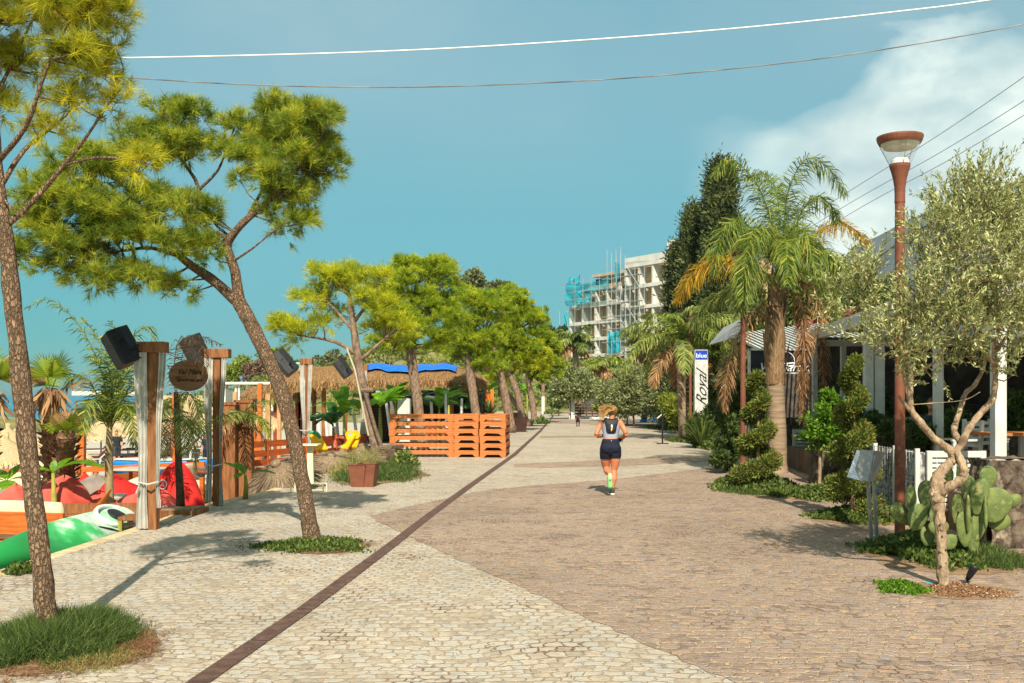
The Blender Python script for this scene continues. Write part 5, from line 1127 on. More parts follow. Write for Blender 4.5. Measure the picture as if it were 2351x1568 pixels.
stool('white stool at the left end of the bar table', 7.35, 36.2, R(100)); stool('white stool in front of the bar table beside the planter', 7.55, 33.6, R(170)); stool('white stool right of the fan shrub', 8.4, 32.2, R(200))
b_ = G(1619, 1012); t = thing('planter_box', 'square white planter pot at the foot of the lamp by the smaller palm', 'planter', b_)
obj('pot', MB().lathe([(.3, 0), (.38, .8), (.4, .84), (.34, .84), (.33, .76)], b_, 4), WHITE, t); obj('soil', MB().lathe([(.32, .74), (.3, .76)], b_, 12), SOIL, t)
t = thing('low_stand', 'bright blue low display stand on the paving near the yucca', 'stand', G(1495, 969))
obj('board', MB().box(G(1492, 969)+Vector((0, 0, .12)), (1.5, .6, .06)), BLUEP, t); obj('upright', MB().box(G(1505, 968)+Vector((.1, .2, .7)), (.5, .08, 1.3)), BLUEP, t)
for s_ in (-1, 1): obj('foot', MB().box(G(1492, 969)+Vector((s_*.6, 0, .045)), (.08, .5, .09)), BLUEP, t)
# ------------------------------------------------------------------ beach bar side (left)
ZT = -.40; ZB = -1.62
# tall timber posts with curtains along the promenade edge
def curtain(x0, x1, y, zt, ztie, zb, w0, wt, wb, seed):
    """gathered cloth: pleated sheet, pinched at the tie"""
    rg_ = random.Random(seed); ph = rg_.uniform(0, 6)
    def fn(a, c_):
        z = zt+(zb-zt)*c_; tie = (zt-ztie)/(zt-zb)
        k = c_/tie if c_ < tie else (c_-tie)/(1-tie); k = max(0, min(1, k)); s_ = k*k*(3-2*k)
        w = w0+(wt-w0)*s_ if c_ < tie else wt+(wb-wt)*s_
        cx_ = x0+(x1-x0)*(s_ if c_ < tie else 1-.5*s_)
        return Vector((cx_+(a-.5)*w, y+.035*math.sin(a*15+ph+c_*2.5+.8*math.sin(c_*5))*(.45+w)+.02*math.sin(c_*9+ph), z))
    return MB().grid(fn, 40, 30)
def curtain_post(label, u, d, ucap0, ucap1, vcap0, vcap1, wpost, sides, seed, zb=0.0, speaker=True):
    b_ = P(u, 0, d); x = b_.x; z1 = P(0, vcap0, d).z; z0 = P(0, vcap1, d).z
    t_ = thing('curtain_post', label, 'post', (x, d, zb-.45), 'timber posts with white curtains')
    obj('post', MB().box((x, d, (z0+zb-.45)/2), (wpost, wpost*1.05, z0-zb+.45)), BROWNW, t_, bevel=.008)
    cx_ = (P(ucap0, 0, d).x+P(ucap1, 0, d).x)/2; wc = px(ucap1-ucap0, d)
    obj('beam_cap', MB().box((cx_, d, (z0+z1)/2), (wc, .2, z1-z0)), BROWNW, t_, bevel=.01)
    for (xo, w0, wt, wb, ztie, zend, off) in sides:
        obj('curtain', curtain(x+xo, x+xo*off, d-.1, z0, ztie, zend, w0, wt, wb, seed+int(xo*50)), CLOTH, t_, smooth=True)
    zt_ = sides[0][4]
    tie = MB(); tie.tube([(x-.14, d-.14, zt_+.02), (x, d-.2, zt_), (x+.12, d-.14, zt_+.03)], .014, 6); tie.tube([(x-.12, d-.17, zt_), (x-.16, d-.19, zt_-.12)], .01, 5)
    obj('curtain_tie', tie, CLOTH, t_); return t_, x, z0, z1
curtain_post('nearest timber post with two white curtains, left of the oval sign', 352, 13.4, 317, 383, 785, 810, .13, [(-.13, .17, .10, .15, .62, .02, .8), (.15, .11, .05, .06, .62, .3, .6)], 1)
curtain_post('timber post with frayed white curtains right of the oval sign', 499, 16.25, 473, 528, 801, 822, .12, [(-.12, .16, .09, .11, .66, .08, .85), (.13, .09, .04, .07, .6, .0, .6)], 2)
curtain_post('third timber post with twisted curtain behind the white side table', 703, 24.0, 690, 718, 823, 837, .13, [(-.08, .16, .08, .1, .95, .5, .4), (.12, .1, .06, .08, .95, .3, .6)], 3)
curtain_post('farthest curtain post partly hidden by the braced pine', 834, 32.4, 824, 845, 838, 851, .13, [(.02, .24, .18, .32, 1.0, -.25, 1.0)], 4)
WH = MB()
def speaker(label, c_, h, w, dp, yaw, tilt, roll, seed):
    t_ = thing('loudspeaker', label, 'loudspeaker', c_, 'loudspeakers hung on the timber posts')
    m_ = Matrix.Rotation(R(roll), 3, 'Y') @ Matrix.Rotation(R(yaw), 3, 'Z') @ Matrix.Rotation(R(tilt), 3, 'X')
    prof = [(-w/2, -dp/2), (w/2, -dp/2), (w/2, dp*.05), (w*.34, dp/2), (-w*.34, dp/2), (-w/2, dp*.05)]
    mb = MB(); mb.prism(prof, -h/2, h/2); mb.v = [tuple(m_ @ Vector(v)) for v in mb.v]; obj('cabinet', mb, BLACKP, t_, world=False, bevel=.018)
    gr_ = MB(); gr_.box((0, -dp/2-.006, 0), (w*.9, .012, h*.92)); gr_.v = [tuple(m_ @ Vector(v)) for v in gr_.v]; obj('grille', gr_, M('speaker_grille', (.02, .02, .021), (.03, .03, .031), 90, .6, .3, 300), t_, world=False)
    for sx in (-1, 1):
        hd = MB(); hd.box((sx*(w/2+.004), -dp*.12, .03), (.012, .05, h*.2)); hd.box((sx*(w/2+.004), -dp*.12, .03+h*.06), (.012, .1, .03)); hd.v = [tuple(m_ @ Vector(v)) for v in hd.v]; obj('handle', hd, BLACKM, t_, world=False)
    hd = MB(); hd.box((0, 0, h/2+.006), (w*.34, .06, .014)); hd.v = [tuple(m_ @ Vector(v)) for v in hd.v]; obj('handle', hd, BLACKM, t_, world=False)
    br = MB(); br.beam(m_ @ Vector((w/2, .02, -h*.2)), m_ @ Vector((w/2+.18, .06, -h*.22)), .03, .04); obj('bracket', br, BLACKM, t_, world=False); return t_
speaker('big black loudspeaker tilted left at the top of the nearest post', P(283, 797, 13.3), .50, .30, .32, -50, 4, -25, 1)
speaker('black loudspeaker with dry palm leaves draped over it', P(451, 805, 16.4), .50, .30, .32, -60, 6, -20, 2)
speaker('black loudspeaker tilted left of the third curtain post', P(655, 832, 23.8), .62, .38, .34, -72, 4, -36, 3)
speaker('black loudspeaker leaning in front of the farthest curtain post', P(788, 845, 31.8), .62, .38, .34, -74, 4, -32, 4)
# oval sign
d_ = 14.9; c_ = P(432, 862, d_)
t = thing('oval_sign', 'oval brown wooden cocktail bar sign hung between two curtain posts', 'sign', c_)
ry = MB(); nO = 48; rx_, rz_2 = px(45, d_), px(36, d_)
vs = [(c_.x+math.cos(k/nO*6.2832)*rx_*.5*2*.5*2, d_, c_.z+math.sin(k/nO*6.2832)*rz_2) for k in range(nO)]
ry.add([(x, y+o_, z) for o_ in (0, .03) for x, y, z in vs], [tuple(range(nO-1, -1, -1)), tuple(range(nO, 2*nO))]+[(k, (k+1) % nO, (k+1) % nO+nO, k+nO) for k in range(nO)])
obj('board', ry, M('sign_wood', lin(128, 92, 62), lin(98, 68, 44), 3, .7, .2, 30, stretch=(1, 1, 8)), t)
BURN = M('burnt_lettering', lin(58, 38, 24), None, rough=.8)
text_obj('lettering', "Val Mare", .105, BURN, t, (c_.x+.02, d_-.006, c_.z+.05), (1, 0, 0), (0, 0, 1), .5)
text_obj('lettering', 'COCKTAIL BAR', .054, BURN, t, (c_.x+.03, d_-.006, c_.z-.075), (1, 0, 0), (0, 0, 1), .15)
em = MB(); em.tube([(c_.x-.19, d_-.004, c_.z-.05), (c_.x-.15, d_-.004, c_.z-.02), (c_.x-.12, d_-.004, c_.z-.06), (c_.x-.15, d_-.004, c_.z-.1), (c_.x-.17, d_-.004, c_.z-.07)], .006, 5); obj('emblem', em, BURN, t)
for sx, uu in ((-1, 385), (1, 478)): obj('rope', MB().tube([P(432+sx*40, 850, d_), P(uu, 838, d_+sx*.5+.2)], .006, 5), STRAW, t)

# kayak lying against the kerb
t = thing('kayak', 'green and white sit on top kayak lying along the kerb', 'kayak', (-5.75, 13.2, ZT))
KM, kt, kb, ko = bsdf('kayak_plastic'); tcn = kt.nodes.new('ShaderNodeTexCoord'); sp_ = kt.nodes.new('ShaderNodeSeparateXYZ'); kt.links.new(tcn.outputs['Object'], sp_.inputs[0])
nz = kt.nodes.new('ShaderNodeTexNoise'); nz.inputs['Scale'].default_value = 3; nz.inputs['Detail'].default_value = 6; kt.links.new(tcn.outputs['Object'], nz.inputs['Vector'])
fk = mathn(kt, 'ADD', mathn(kt, 'MULTIPLY', sp_.outputs[1], .3), mathn(kt, 'MULTIPLY', nz.outputs[0], .75))
kt.links.new(ramp(kt, fk, [(.06, lin(30, 142, 66)), (.22, lin(78, 182, 108)), (.33, lin(204, 214, 200)), (.4, lin(190, 208, 192)), (.5, lin(128, 196, 152)), (.62, lin(196, 212, 200)), (.8, lin(150, 200, 172))]), kb.inputs['Base Color']); kb.inputs['Roughness'].default_value = .4
kx, ky0, ky1 = -5.62, 10.5, 15.15
def khull(a, c_):
    y = ky0+(ky1-ky0)*c_; th_ = .52; s_ = math.sin(math.pi*min(max(c_, .0005), .9995))**.5; w = .33*s_; h = .30*(.75+.25*s_)+.34*abs(c_-.5)**3*4+.05*c_
    ang = a*2*math.pi; x = math.cos(ang)*w; z = math.sin(ang)
    top = z > 0; dish = 0
    if top: dish = .10*math.exp(-((c_-.36)/.1)**2)+.07*math.exp(-((c_-.66)/.07)**2)
    zz = .15*(1-min(1, s_*1.6))+min(1, s_*1.6)*(.5+.5*z)*h - (dish*max(0, 1-(abs(math.cos(ang))/.8)**2) if top else 0)
    zz -= .12; return Vector((kx+x*math.cos(th_)+zz*math.sin(th_), y, ZT+.36-x*math.sin(th_)+zz*math.cos(th_)))
o = obj('hull', MB().grid(khull, 32, 60), KM, t, smooth=True)
KR = Matrix.Rotation(.52, 3, 'Y'); KP = lambda x, y, z: KR @ Vector((x, 0, z)) + Vector((kx, y, ZT+.36))
obj('hatch', MB().ball(KP(.0, 13.95, .2), (.15, .2, .03), 20, 8, KR), M('hatch_black', (.02, .02, .02), None, rough=.5), t, smooth=True)
obj('seat_rim', MB().tube([KP(math.cos(k/24*6.283)*.24, 13.9+math.sin(k/24*6.283)*.46, .185) for k in range(25)], .035, 6), M('kayak_white', lin(232, 236, 228), None, rough=.4), t, smooth=True)
obj('seat_strap', MB().tube([KP(.1, 13.1, .17), KP(.19, 13.35, .15), KP(.27, 13.6, .1)], .03, 6), BLACKP, t)
for y in (11.9, 12.6, 13.1, 14.2, 14.7): obj('deck_loop', MB().tube([KP(.31, y, .06), KP(.34, y+.05, .09), KP(.31, y+.1, .06)], .014, 5), BLACKP, t)

# sofas, cushions, bean bags, low tables
def cushion(mb, c_, size, rot=0.0, sg=3):
    """soft box"""
    q = bmesh.new(); bmesh.ops.create_cube(q, size=1); bmesh.ops.subdivide_edges(q, edges=q.edges[:], cuts=3, use_grid_fill=True)
    m_ = Matrix.Rotation(rot, 3, 'Z')
    for v in q.verts:
        p = v.co*2; k = 1-.06*(p.x**2*p.y**2+p.y**2*p.z**2+p.x**2*p.z**2); v.co = Vector((p.x*size[0]/2*k, p.y*size[1]/2*k, p.z*size[2]/2*k))
    q.verts.ensure_lookup_table(); vs_ = [m_ @ v.co + Vector(c_) for v in q.verts]; mb.add(vs_, [[v.index for v in f.verts] for f in q.faces]); q.free(); return mb
def sofa(label, c_, L, rz, cush=CREAM, wood=ORANGE, back=True, h=.75):
    t_ = thing('lounge_sofa', label, 'sofa', c_, 'wooden lounge sofas on the bar terrace', rz)
    fr_ = MB(); fr_.box((0, 0, .16), (L, .8, .1)); obj('frame', fr_, wood, t_, world=False, bevel=.01)
    for sx in (-1, 1):
        for sy in (-1, 1): obj('leg', MB().box((sx*(L/2-.05), sy*.36, h*.38 if sy > 0 else .27), (.08, .08, h*.76 if sy > 0 else .54)), wood, t_, world=False)
    obj('seat_cushion', cushion(MB(), (0, -.02, .31), (L*.92, .76, .19)), cush, t_, world=False, smooth=True)
    if back:
        obj('back_rail', MB().box((0, .42, h*.62), (L, .05, .3)), wood, t_, world=False); obj('back_cushion', cushion(MB(), (0, .3, .56), (L*.9, .16, .4)), cush, t_, world=False, smooth=True)
    return t_
def beanbag(label, c_, r, h, mat, seed, lean=(0, 0), group='bean bags on the bar terrace'):
    rg_ = random.Random(seed); mb = MB(); ph = [rg_.uniform(0, 6.28) for _ in range(5)]
    def fn(a, c2):
        th = a*6.2832; k = c2; rad = r*(1-k**1.7)**.8*(1+.10*math.sin(th*3+ph[0])+.06*math.sin(th*7+ph[1]+k*5))+.01
        if k < .12: rad *= .86+.14*(k/.12)
        return Vector((math.cos(th)*rad*1.1+lean[0]*k*k, math.sin(th)*rad+lean[1]*k*k, h*k*(1+.07*math.sin(th*2+ph[2]))))
    mb.grid(fn, 36, 16); o_ = obj('bean_bag', mb, mat, None, smooth=True, subs=1); o_.location = c_; tag(o_, label, 'bean bag', group); return o_
def at(u, v, z=ZT): return G(u, v, z)
sofa('orange framed sofa with beige cushions at the left edge behind the big pine', at(85, 1268) + Vector((-.1, 0, 0)), 1.7, R(168))
sofa('cream cushioned sofa behind the fan palm trunks', at(300, 1135, -.9) + Vector((-2.0, 0, 0)), 1.9, R(5)); sofa('cream sofa at the far left under the banana leaves', at(40, 1165, -.7), 2.0, R(8))
sofa('cream sofa tucked behind the frayed curtain post', at(452, 1150), 1.3, R(85)); sofa('pale cushioned bench below the slatted orange fence', at(640, 1098, -.1) + Vector((0, .3, 0)), 1.3, R(4), back=False)
beanbag('coral bean bag on the orange sofa left of the big pine', at(60, 1245) + Vector((-.2, .1, .40)), .42, .45, CORAL, 1); beanbag('coral bean bag half hidden behind the big pine trunk', at(135, 1228) + Vector((-.1, .2, .40)), .46, .5, CORAL, 2, (.1, 0))
beanbag('coral bean bag at the wooden board by the kayak', at(215, 1215), .46, .62, CORAL, 3, (.1, .05)); beanbag('grey bean bag by the dark planter tub', at(205, 1165), .6, .62, GREYC, 4, (.1, .1)); beanbag('grey bean bag left of the big pine', at(20, 1190), .75, .55, GREYC, 5); beanbag('grey bean bag right behind the slim palm stem', at(245, 1150), .62, .5, GREYC, 6, (-.1, 0))
beanbag('bright red bean bag between the slim palm and the nearest post', at(290, 1172), .62, .66, REDC, 7, (-.25, .1)); beanbag('coral bean bag at the foot of the nearest post', at(300, 1205), .6, .52, CORAL, 8, (.15, 0)); beanbag('tall pointed red bean bag right of the nearest post', at(402, 1188), .5, .98, REDC, 9, (.02, .1)); beanbag('coral bean bag hanging by the promenade edge right of the nearest post', at(378, 1200), .4, .55, CORAL, 10, (.0, 0))
beanbag('beige bean bag on the pebbles behind the red ones', at(335, 1135), .6, .42, BEIGEC, 11); beanbag('beige bean bag between the frayed post and the pointed red one', at(440, 1140), .48, .5, BEIGEC, 12); beanbag('small red cushion bag peeping over the grey ones', at(196, 1140), .3, .5, REDC, 13)
o = bpy.data.objects['bean_bag.008']
text_obj('lettering', 'ma', .26, M('logo_white', lin(236, 226, 222), None, rough=.7), bpy.data.objects['bean_bag.009'], bpy.data.objects['bean_bag.009'].location+Vector((.02, -.42, .3)), (1, .1, 0), (0, .3, 1), .4, ext=.02)
em = MB(); bl = o.location
em.tube([(bl.x-.12+math.cos(k/16*6.283)*.07, bl.y-.30, bl.z+.62+math.sin(k/16*6.283)*.08) for k in range(17)], .012, 5); em.tube([(bl.x-.15, bl.y-.3, bl.z+.6), (bl.x-.11, bl.y-.3, bl.z+.66), (bl.x-.1, bl.y-.3, bl.z+.58)], .012, 5); obj('emblem', em, MATS['logo_white'], o)
def low_table(label, c_, w, rz, mat=None):
    t_ = thing('low_table', label, 'table', c_, 'low tables on the bar terrace', rz); obj('tabletop', MB().box((0, 0, .38), (w, w*.8, .04)), mat or BEIGEC, t_, world=False, bevel=.01)
    for sx in (-1, 1):
        for sy in (-1, 1): obj('leg', MB().box((sx*w*.42, sy*w*.33, .18), (.07, .07, .36)), REDWOOD, t_, world=False)
low_table('low table covered with pale cloth beside the slim palm', at(205, 1192), 1.15, R(14)); low_table('low table with pale top in front of the blue boat', at(325, 1112) , 1.2, R(-8), M('table_grey', lin(176, 166, 150), None)); low_table('brown low table behind the pointed red bean bag', at(446, 1118), 1.0, R(5), REDWOOD)
t = thing('wooden_partition', 'brown plank board partition between the big pine and the kayak', 'partition', at(190, 1262)); b_ = at(190, 1270)
bd = MB()
for i in range(4): bd.box((b_.x-.1, b_.y+.35, ZT+.12+i*.155), (1.75, .03, .148), R(6))
obj('board', bd, BROWNW, t)
for sx in (-.9, .72): obj('post', MB().box((b_.x+sx, b_.y+.38+sx*.1, ZT+.36), (.07, .07, .74)), ORANGE, t)
o = obj('bark_slab', MB().tube([at(185, 1292) + Vector((0, 0, .1)), at(215, 1270)+Vector((0, 0, .5)), at(232, 1262)+Vector((.1, .1, .85))], [(.02, .09), (.03, .14), (.01, .02)], 8), ORANGE, None); tag(o, 'split orange bark slab leaning against the plank partition', 'plank')
t = thing('side_stool', 'small square wooden stool at the kerb below the nearest post', 'stool', (-5.16, 13.75, ZT)); x_, y_ = -5.16, 13.75
obj('seat', MB().box((x_, y_, .12), (.42, .4, .05)), BROWNW, t, bevel=.005)
for sx in (-1, 1):
    for sy in (-1, 1): obj('leg', MB().box((x_+sx*.18, y_+sy*.17, -.15), (.06, .06, .49)), BSTEM, t)
obj('side_panel', MB().box((x_+.2, y_, -.14), (.02, .28, .44)), BROWNW, t)
o = obj('tarpaulin', MB().grid(lambda a, c2: Vector((-7.0+1.7*a, 10.5+1.3*c2, ZT+.1+.22*math.sin(a*3.1)*math.sin(c2*3)+.04*math.sin(a*17+c2*9))), 24, 20), M('grey_blue_tarp', lin(146, 156, 176), lin(112, 122, 146), 3, .6, .4, 6), None, smooth=True); tag(o, 'grey blue tarpaulin heap at the left picture edge by the kerb', 'tarpaulin')
ground_cover(50, 1316, 34, 6, 500, .06, BUSHG, 140, .1)
t = thing('timber_planter', 'low timber planter box holding the dry young palm', 'planter', (-5.0, 15.2, 0)); b_ = G(418, 1180); b_.x -= .02
pb = MB()
for i in range(3): pb.box((b_.x, b_.y+.1, -.3+i*.15), (.62, .6, .14))
obj('board', pb, BROWNW, t, bevel=.01); obj('soil', MB().box((b_.x, b_.y+.1, .08), (.5, .48, .02)), SOIL, t)
def tub(label, c_, r, h, mat=GREYP):
    t_ = thing('plant_tub', label, 'planter', c_, 'round planter tubs on the bar terrace'); obj('tub', MB().lathe([(r*.8, 0), (r, h), (r*1.05, h), (r*.9, h-.03)], (0, 0, 0), 20), mat, t_, world=False, smooth=False); obj('soil', MB().lathe([(r*.92, h-.05), (r*.8, h-.04)], (0, 0, 0), 16), SOIL, t_, world=False)
tub('dark plastic tub under the fan palm trunks', at(140, 1192), .42, .42, BLACKP); tub('round grey tub right of the pointed red bean bag', at(428, 1110), .5, .38); tub('grey tub far behind the dry young palm', at(425, 1070, -.9), .55, .5)
t = thing('rowing_boat', 'bright blue rowing boat with white inside on the pebbles', 'boat', at(375, 1105, -.5)); b_ = at(375, 1102, -.5)
def bh(a, c2):
    x = -1.6+3.2*c2; s_ = max(.02, math.sin(math.pi*min(1, .12+c2*.95)))**.6; ang = math.pi*(1+a); return Vector((b_.x+x, b_.y+.55+math.cos(ang)*.55*s_, -.5+.5+math.sin(ang)*.48*(.7+.3*s_)+.16*abs(c2-.4)**2))
obj('hull', MB().grid(bh, 16, 30), BLUEP, t, smooth=True, solid=.03)
obj('deck', MB().grid(lambda a, c2: bh(0, c2).lerp(bh(1, c2), .04+.92*a)+Vector((0, 0, .02-.03*math.sin(a*3.14))), 8, 30), WHITE, t, smooth=True)
for xx_ in (-.7, .1, .8): obj('bench', MB().box((b_.x+xx_, b_.y+.55, .04), (.22, .85, .03)), WHITE, t)
obj('rope_float', MB().ball((b_.x-.75, b_.y+.5, .1), (.09, .09, .07), 10, 8), GREENP, t)

# wooden railing and posts between the terrace and the beach
t = thing('beach_railing', 'orange timber rail with tall posts along the edge of the beach', 'railing', at(300, 1085, -.6)); dR = 26.0
for u in (188, 405): obj('post', MB().beam((P(u, 0, dR).x, dR, -.9), (P(u, 0, dR).x, dR, P(0, 968 if u < 300 else 905, dR).z), .17, .17), ORANGE, t, bevel=.01)
obj('rail', MB().beam(P(190, 1078, dR-.12), P(470, 1066, dR-.12), .09, .14), ORANGE, t); obj('rail', MB().beam(P(-40, 1084, dR-.12), P(185, 1079, dR-.12), .09, .14), ORANGE, t)
t = thing('low_wood_wall', 'low orange plank wall beside the pale cushions', 'partition', at(220, 1128)); obj('board', MB().beam(P(165, 1110, 24), P(318, 1092, 26), .06, .2), ORANGE, t); obj('lower_board', MB().beam(P(165, 1130, 24.02), P(318, 1112, 26.02), .05, .22), BEIGEC, t)
# thatched parasols on the beach
def parasol(r=1.25, h=2.15):
    t_ = thing('thatched_parasol', 'x', 'parasol', (0, 0, 0), 'thatched parasols on the pebble beach'); rg_ = np.random.default_rng(5)
    obj('pole', MB().tube([(0, 0, 0), (0, 0, h-.1)], .045, 8), GREYW, t_, world=False)
    mb = MB(); mb.lathe([(r, h-.72), (r*.72, h-.50), (r*.4, h-.26), (.14, h-.06), (.10, h+.02), (.12, h+.17), (.0, h+.18)], (0, 0, 0), 22, closed=True); obj('thatch_roof', mb, THATCHP, t_, world=False, smooth=True)
    n = 420; a = rg_.random(n)*6.283; rr = r*rg_.uniform(.86, 1.0, n); z = h-.72+(r-rr)*.75+.02
    p = np.stack([np.cos(a)*rr, np.sin(a)*rr, z], 1); d = nrm(np.stack([np.cos(a), np.sin(a), np.full(n, -.95)], 1)+rg_.normal(size=(n, 3))*.12)
    arr_obj('thatch_fringe', leaves(rg_, p, d, .3, .05), 4, STRAWP, t_, world=False); return t_
PR = parasol(); i = 0
for u, vt, hh, lab in [(12, 992, 0, 'leftmost thatched parasol cut by the picture edge'), (48, 968, 0, 'thatched parasol in front against the sea left of the big pine'), (18, 972, 30, 'thatched parasol top behind the leftmost one'), (108, 985, 10, 'thatched parasol hidden behind the big pine trunk'), (168, 962, 10, 'thatched parasol behind the shaggy palm trunks'), (232, 957, 0, 'large pale parasol left of the slim palm'), (275, 953, 10, 'pale parasol above the man in dark shirt'), (312, 955, 14, 'parasol between the slim palm and nearest post'), (392, 954, 16, 'parasol right behind the nearest post'), (440, 948, 10, 'parasol below the oval sign'), (468, 950, 24, 'parasol peeking beside the frayed curtain'), (540, 955, 20, 'parasol behind the ochre timber pillars'), (600, 965, 0, 'grey reed parasol above the slatted fence'), (640, 955, 8, 'tall grey parasol left of the leaning pine trunk'), (345, 958, 24, 'parasol behind the white curtain')]:
    d_ = (1.8-(ZB+2.33))*F/(vt-908) if vt > 905 else 40; d_ = max(22, min(60, d_)); p = P(u, 0, d_); p.z = ZB
    if u > 520: p.z = max(ZB, -1.0)
    if i == 0: PR.location = p; PR['label'] = lab
    else: dup(PR, p, i*.7, lab)
    i += 1
t = thing('folded_parasol', 'closed straw parasol standing below the oval sign', 'parasol', P(437, 1000, 30)); b_ = P(437, 1010, 30)
obj('pole', MB().tube([(b_.x, 30, ZB), (b_.x, 30, 1.9)], .04, 6), GREYW, t); obj('folded_thatch', MB().tube([P(437, 975, 30), P(437, 950, 30), P(437, 925, 30), P(437, 906, 30)], [.2, .24, .16, .03], 10, rnd=.15, seed=3), THATCHP, t, smooth=True)
# sun loungers
LT = thing('sun_lounger', 'x', 'sun lounger', (0, 0, 0), 'sun loungers in rows on the beach')
obj('frame', MB().box((0, -.3, .3), (.62, 1.3, .05)).beam((-.3, .3, .32), (-.3, .95, .95), .05, .05).beam((.3, .3, .32), (.3, .95, .95), .05, .05), WHITE, LT, world=False)
obj('mattress', MB().box((0, -.3, .36), (.56, 1.25, .06)), M('lounger_brown', lin(104, 52, 40), lin(76, 36, 30), 5, .8), LT, world=False); obj('backrest', MB().beam((0, .33, .40), (0, .96, 1.02), .56, .06), MATS['lounger_brown'], LT, world=False)
for sx in (-1, 1):
    for y in (-.85, .3): obj('leg', MB().box((sx*.28, y, .14), (.05, .05, .28)), WHITE, LT, world=False)
    obj('back_strut', MB().beam((sx*.26, .75, .08), (sx*.26, .6, .62), .035, .035), MATS['lounger_brown'], LT, world=False)
i = 0
for u, v, d_, lab in [(30, 1110, 48, 'sun lounger at the far left below the parasols'), (150, 1095, 49, 'sun lounger beside the shaggy palm trunk'), (212, 1085, 49, 'sun lounger right of the orange rail post'), (240, 1082, 50, 'sun lounger left of the man in dark shirt'), (296, 1080, 50, 'sun lounger right of the man in dark shirt'), (318, 1080, 50, 'sun lounger just left of the nearest curtain'), (225, 1070, 57, 'back row lounger seen left of the slim palm'), (305, 1066, 57, 'back row lounger with raised brown backrest by the curtain'), (330, 1066, 58, 'back row lounger behind the white curtain'), (392, 1074, 51, 'sun lounger right of the nearest post'), (420, 1066, 57, 'back row lounger behind the dry young palm'), (450, 1060, 59, 'back row lounger left of the man with striped trousers'), (545, 1060, 55, 'sun lounger behind the slatted fence')]:
    p = P(u, v, d_); p.z = ZB
    if i == 0: LT.location = p; LT['label'] = lab; LT.rotation_euler = (0, 0, R(-62))
    else: dup(LT, p, R(-62+((i*13) % 9)-4), lab)
    i += 1
# bamboo reed fence strip of the beach
# fan palms, young palms, bananas
def fan_palm(label, base, top, r0, nf, fl, seed, skirt=True):
    rg_ = random.Random(seed); root = thing('fan_palm', label, 'palm tree', base, 'fan palms on the bar terrace'); b0, t0 = Vector(base), Vector(top); n_ = 26
    mb = MB(); mb.tube([b0.lerp(t0, i/n_) for i in range(n_+1)], [r0*(1+.25*(i % 2))*(1.1-.15*i/n_) for i in range(n_+1)], 12, rnd=.16, seed=seed)
    rgn = np.random.default_rng(seed); n = 260; t_ = rgn.random(n); a = rgn.random(n)*6.283; H = np.array(t0-b0); p = np.array(b0)+t_[:, None]*H+np.stack([np.cos(a)*r0*1.05, np.sin(a)*r0*1.05, np.zeros(n)], 1)
    HV = leaves(rgn, p, nrm(np.stack([np.cos(a), np.sin(a), np.full(n, .7)], 1)+rgn.normal(size=(n, 3))*.2), .15, .045)
    for q_ in HV.reshape(-1, 4, 3): mb.add([Vector(w_) for w_ in q_], [(0, 1, 2, 3)])
    obj('trunk', mb, FANT, root)
    for i in range(nf):
        a = i*2.4+rg_.uniform(-.3, .3); e = rg_.uniform(.15, 1.3); st = Vector((math.cos(a)*math.cos(e), math.sin(a)*math.cos(e), math.sin(e))); c_ = t0+st*fl*rg_.uniform(.45, .65)
        side = st.cross(Vector((0, 0, 1))).normalized(); up_ = side.cross(st); V = []
        for k in range(30):
            f = (k/29-.5)*2*1.75; d = (st*math.cos(f)+side*math.sin(f)+up_*.25*math.cos(f)).normalized(); L = fl*rg_.uniform(.85, 1.05)*(.75+.25*math.cos(f)); s_ = (st*-math.sin(f)+side*math.cos(f))*fl*.028
            q0 = c_; q1 = c_+d*L*.6; q2 = c_+d*L+Vector((0, 0, -.18*L)); V += [q0-s_*.3, q0+s_*.3, q1+s_, q1-s_, q1-s_, q1+s_, q2+s_*.05, q2-s_*.05]
        s2 = side*.012; V += [t0-s2, t0+s2, c_+s2, c_-s2]
        arr_obj('fan_leaf', np.array([tuple(v) for v in V]), 4, FANL if i < nf-2 else PALMD, root)
    if skirt:
        n = 46; a = rgn.random(n)*6.283; p = np.array(t0)+np.stack([np.cos(a)*r0, np.sin(a)*r0, rgn.uniform(-.1, .1, n)], 1); d = nrm(np.stack([np.cos(a)*.5, np.sin(a)*.5, np.full(n, -1.)], 1)+rgn.normal(size=(n, 3))*.2)
        arr_obj('dead_leaf_skirt', leaves(rgn, p, d, .45, .05), 4, PALMD, root)
FANL = leafM('fan_leaf_green', lin(150, 160, 44), lin(96, 122, 36), .45, .45)
fan_palm('taller shaggy fan palm right behind the big pine trunk', at(118, 1195), P(116, 900, 15.6), .115, 5, .5, 1); fan_palm('shorter shaggy fan palm with small green crown', at(150, 1192), P(152, 1000, 15.4), .12, 8, .33, 2, False)
fan_palm('fan palm at the left edge with yellow brown fan leaf', at(-40, 1200), P(-30, 905, 15.0), .13, 5, .6, 3)
d_ = 16.3; bp = at(252, 1200); bp.y = d_; bp.x = P(252, 0, d_).x
root = thing('young_palm', 'slim young palm with feathery green fronds left of the nearest post', 'palm tree', bp, 'young feather palms on the bar terrace')
mb = MB(); mb.tube([bp, P(251, 1120, d_), P(250, 1040, d_), P(252, 960, d_)], [.085, .07, .062, .04], 10); obj('trunk', mb, M('young_trunk', lin(168, 146, 110), lin(136, 124, 84), 3, .8, .3, stretch=(1, 1, 4)), root, smooth=True)
rg = np.random.default_rng(150)
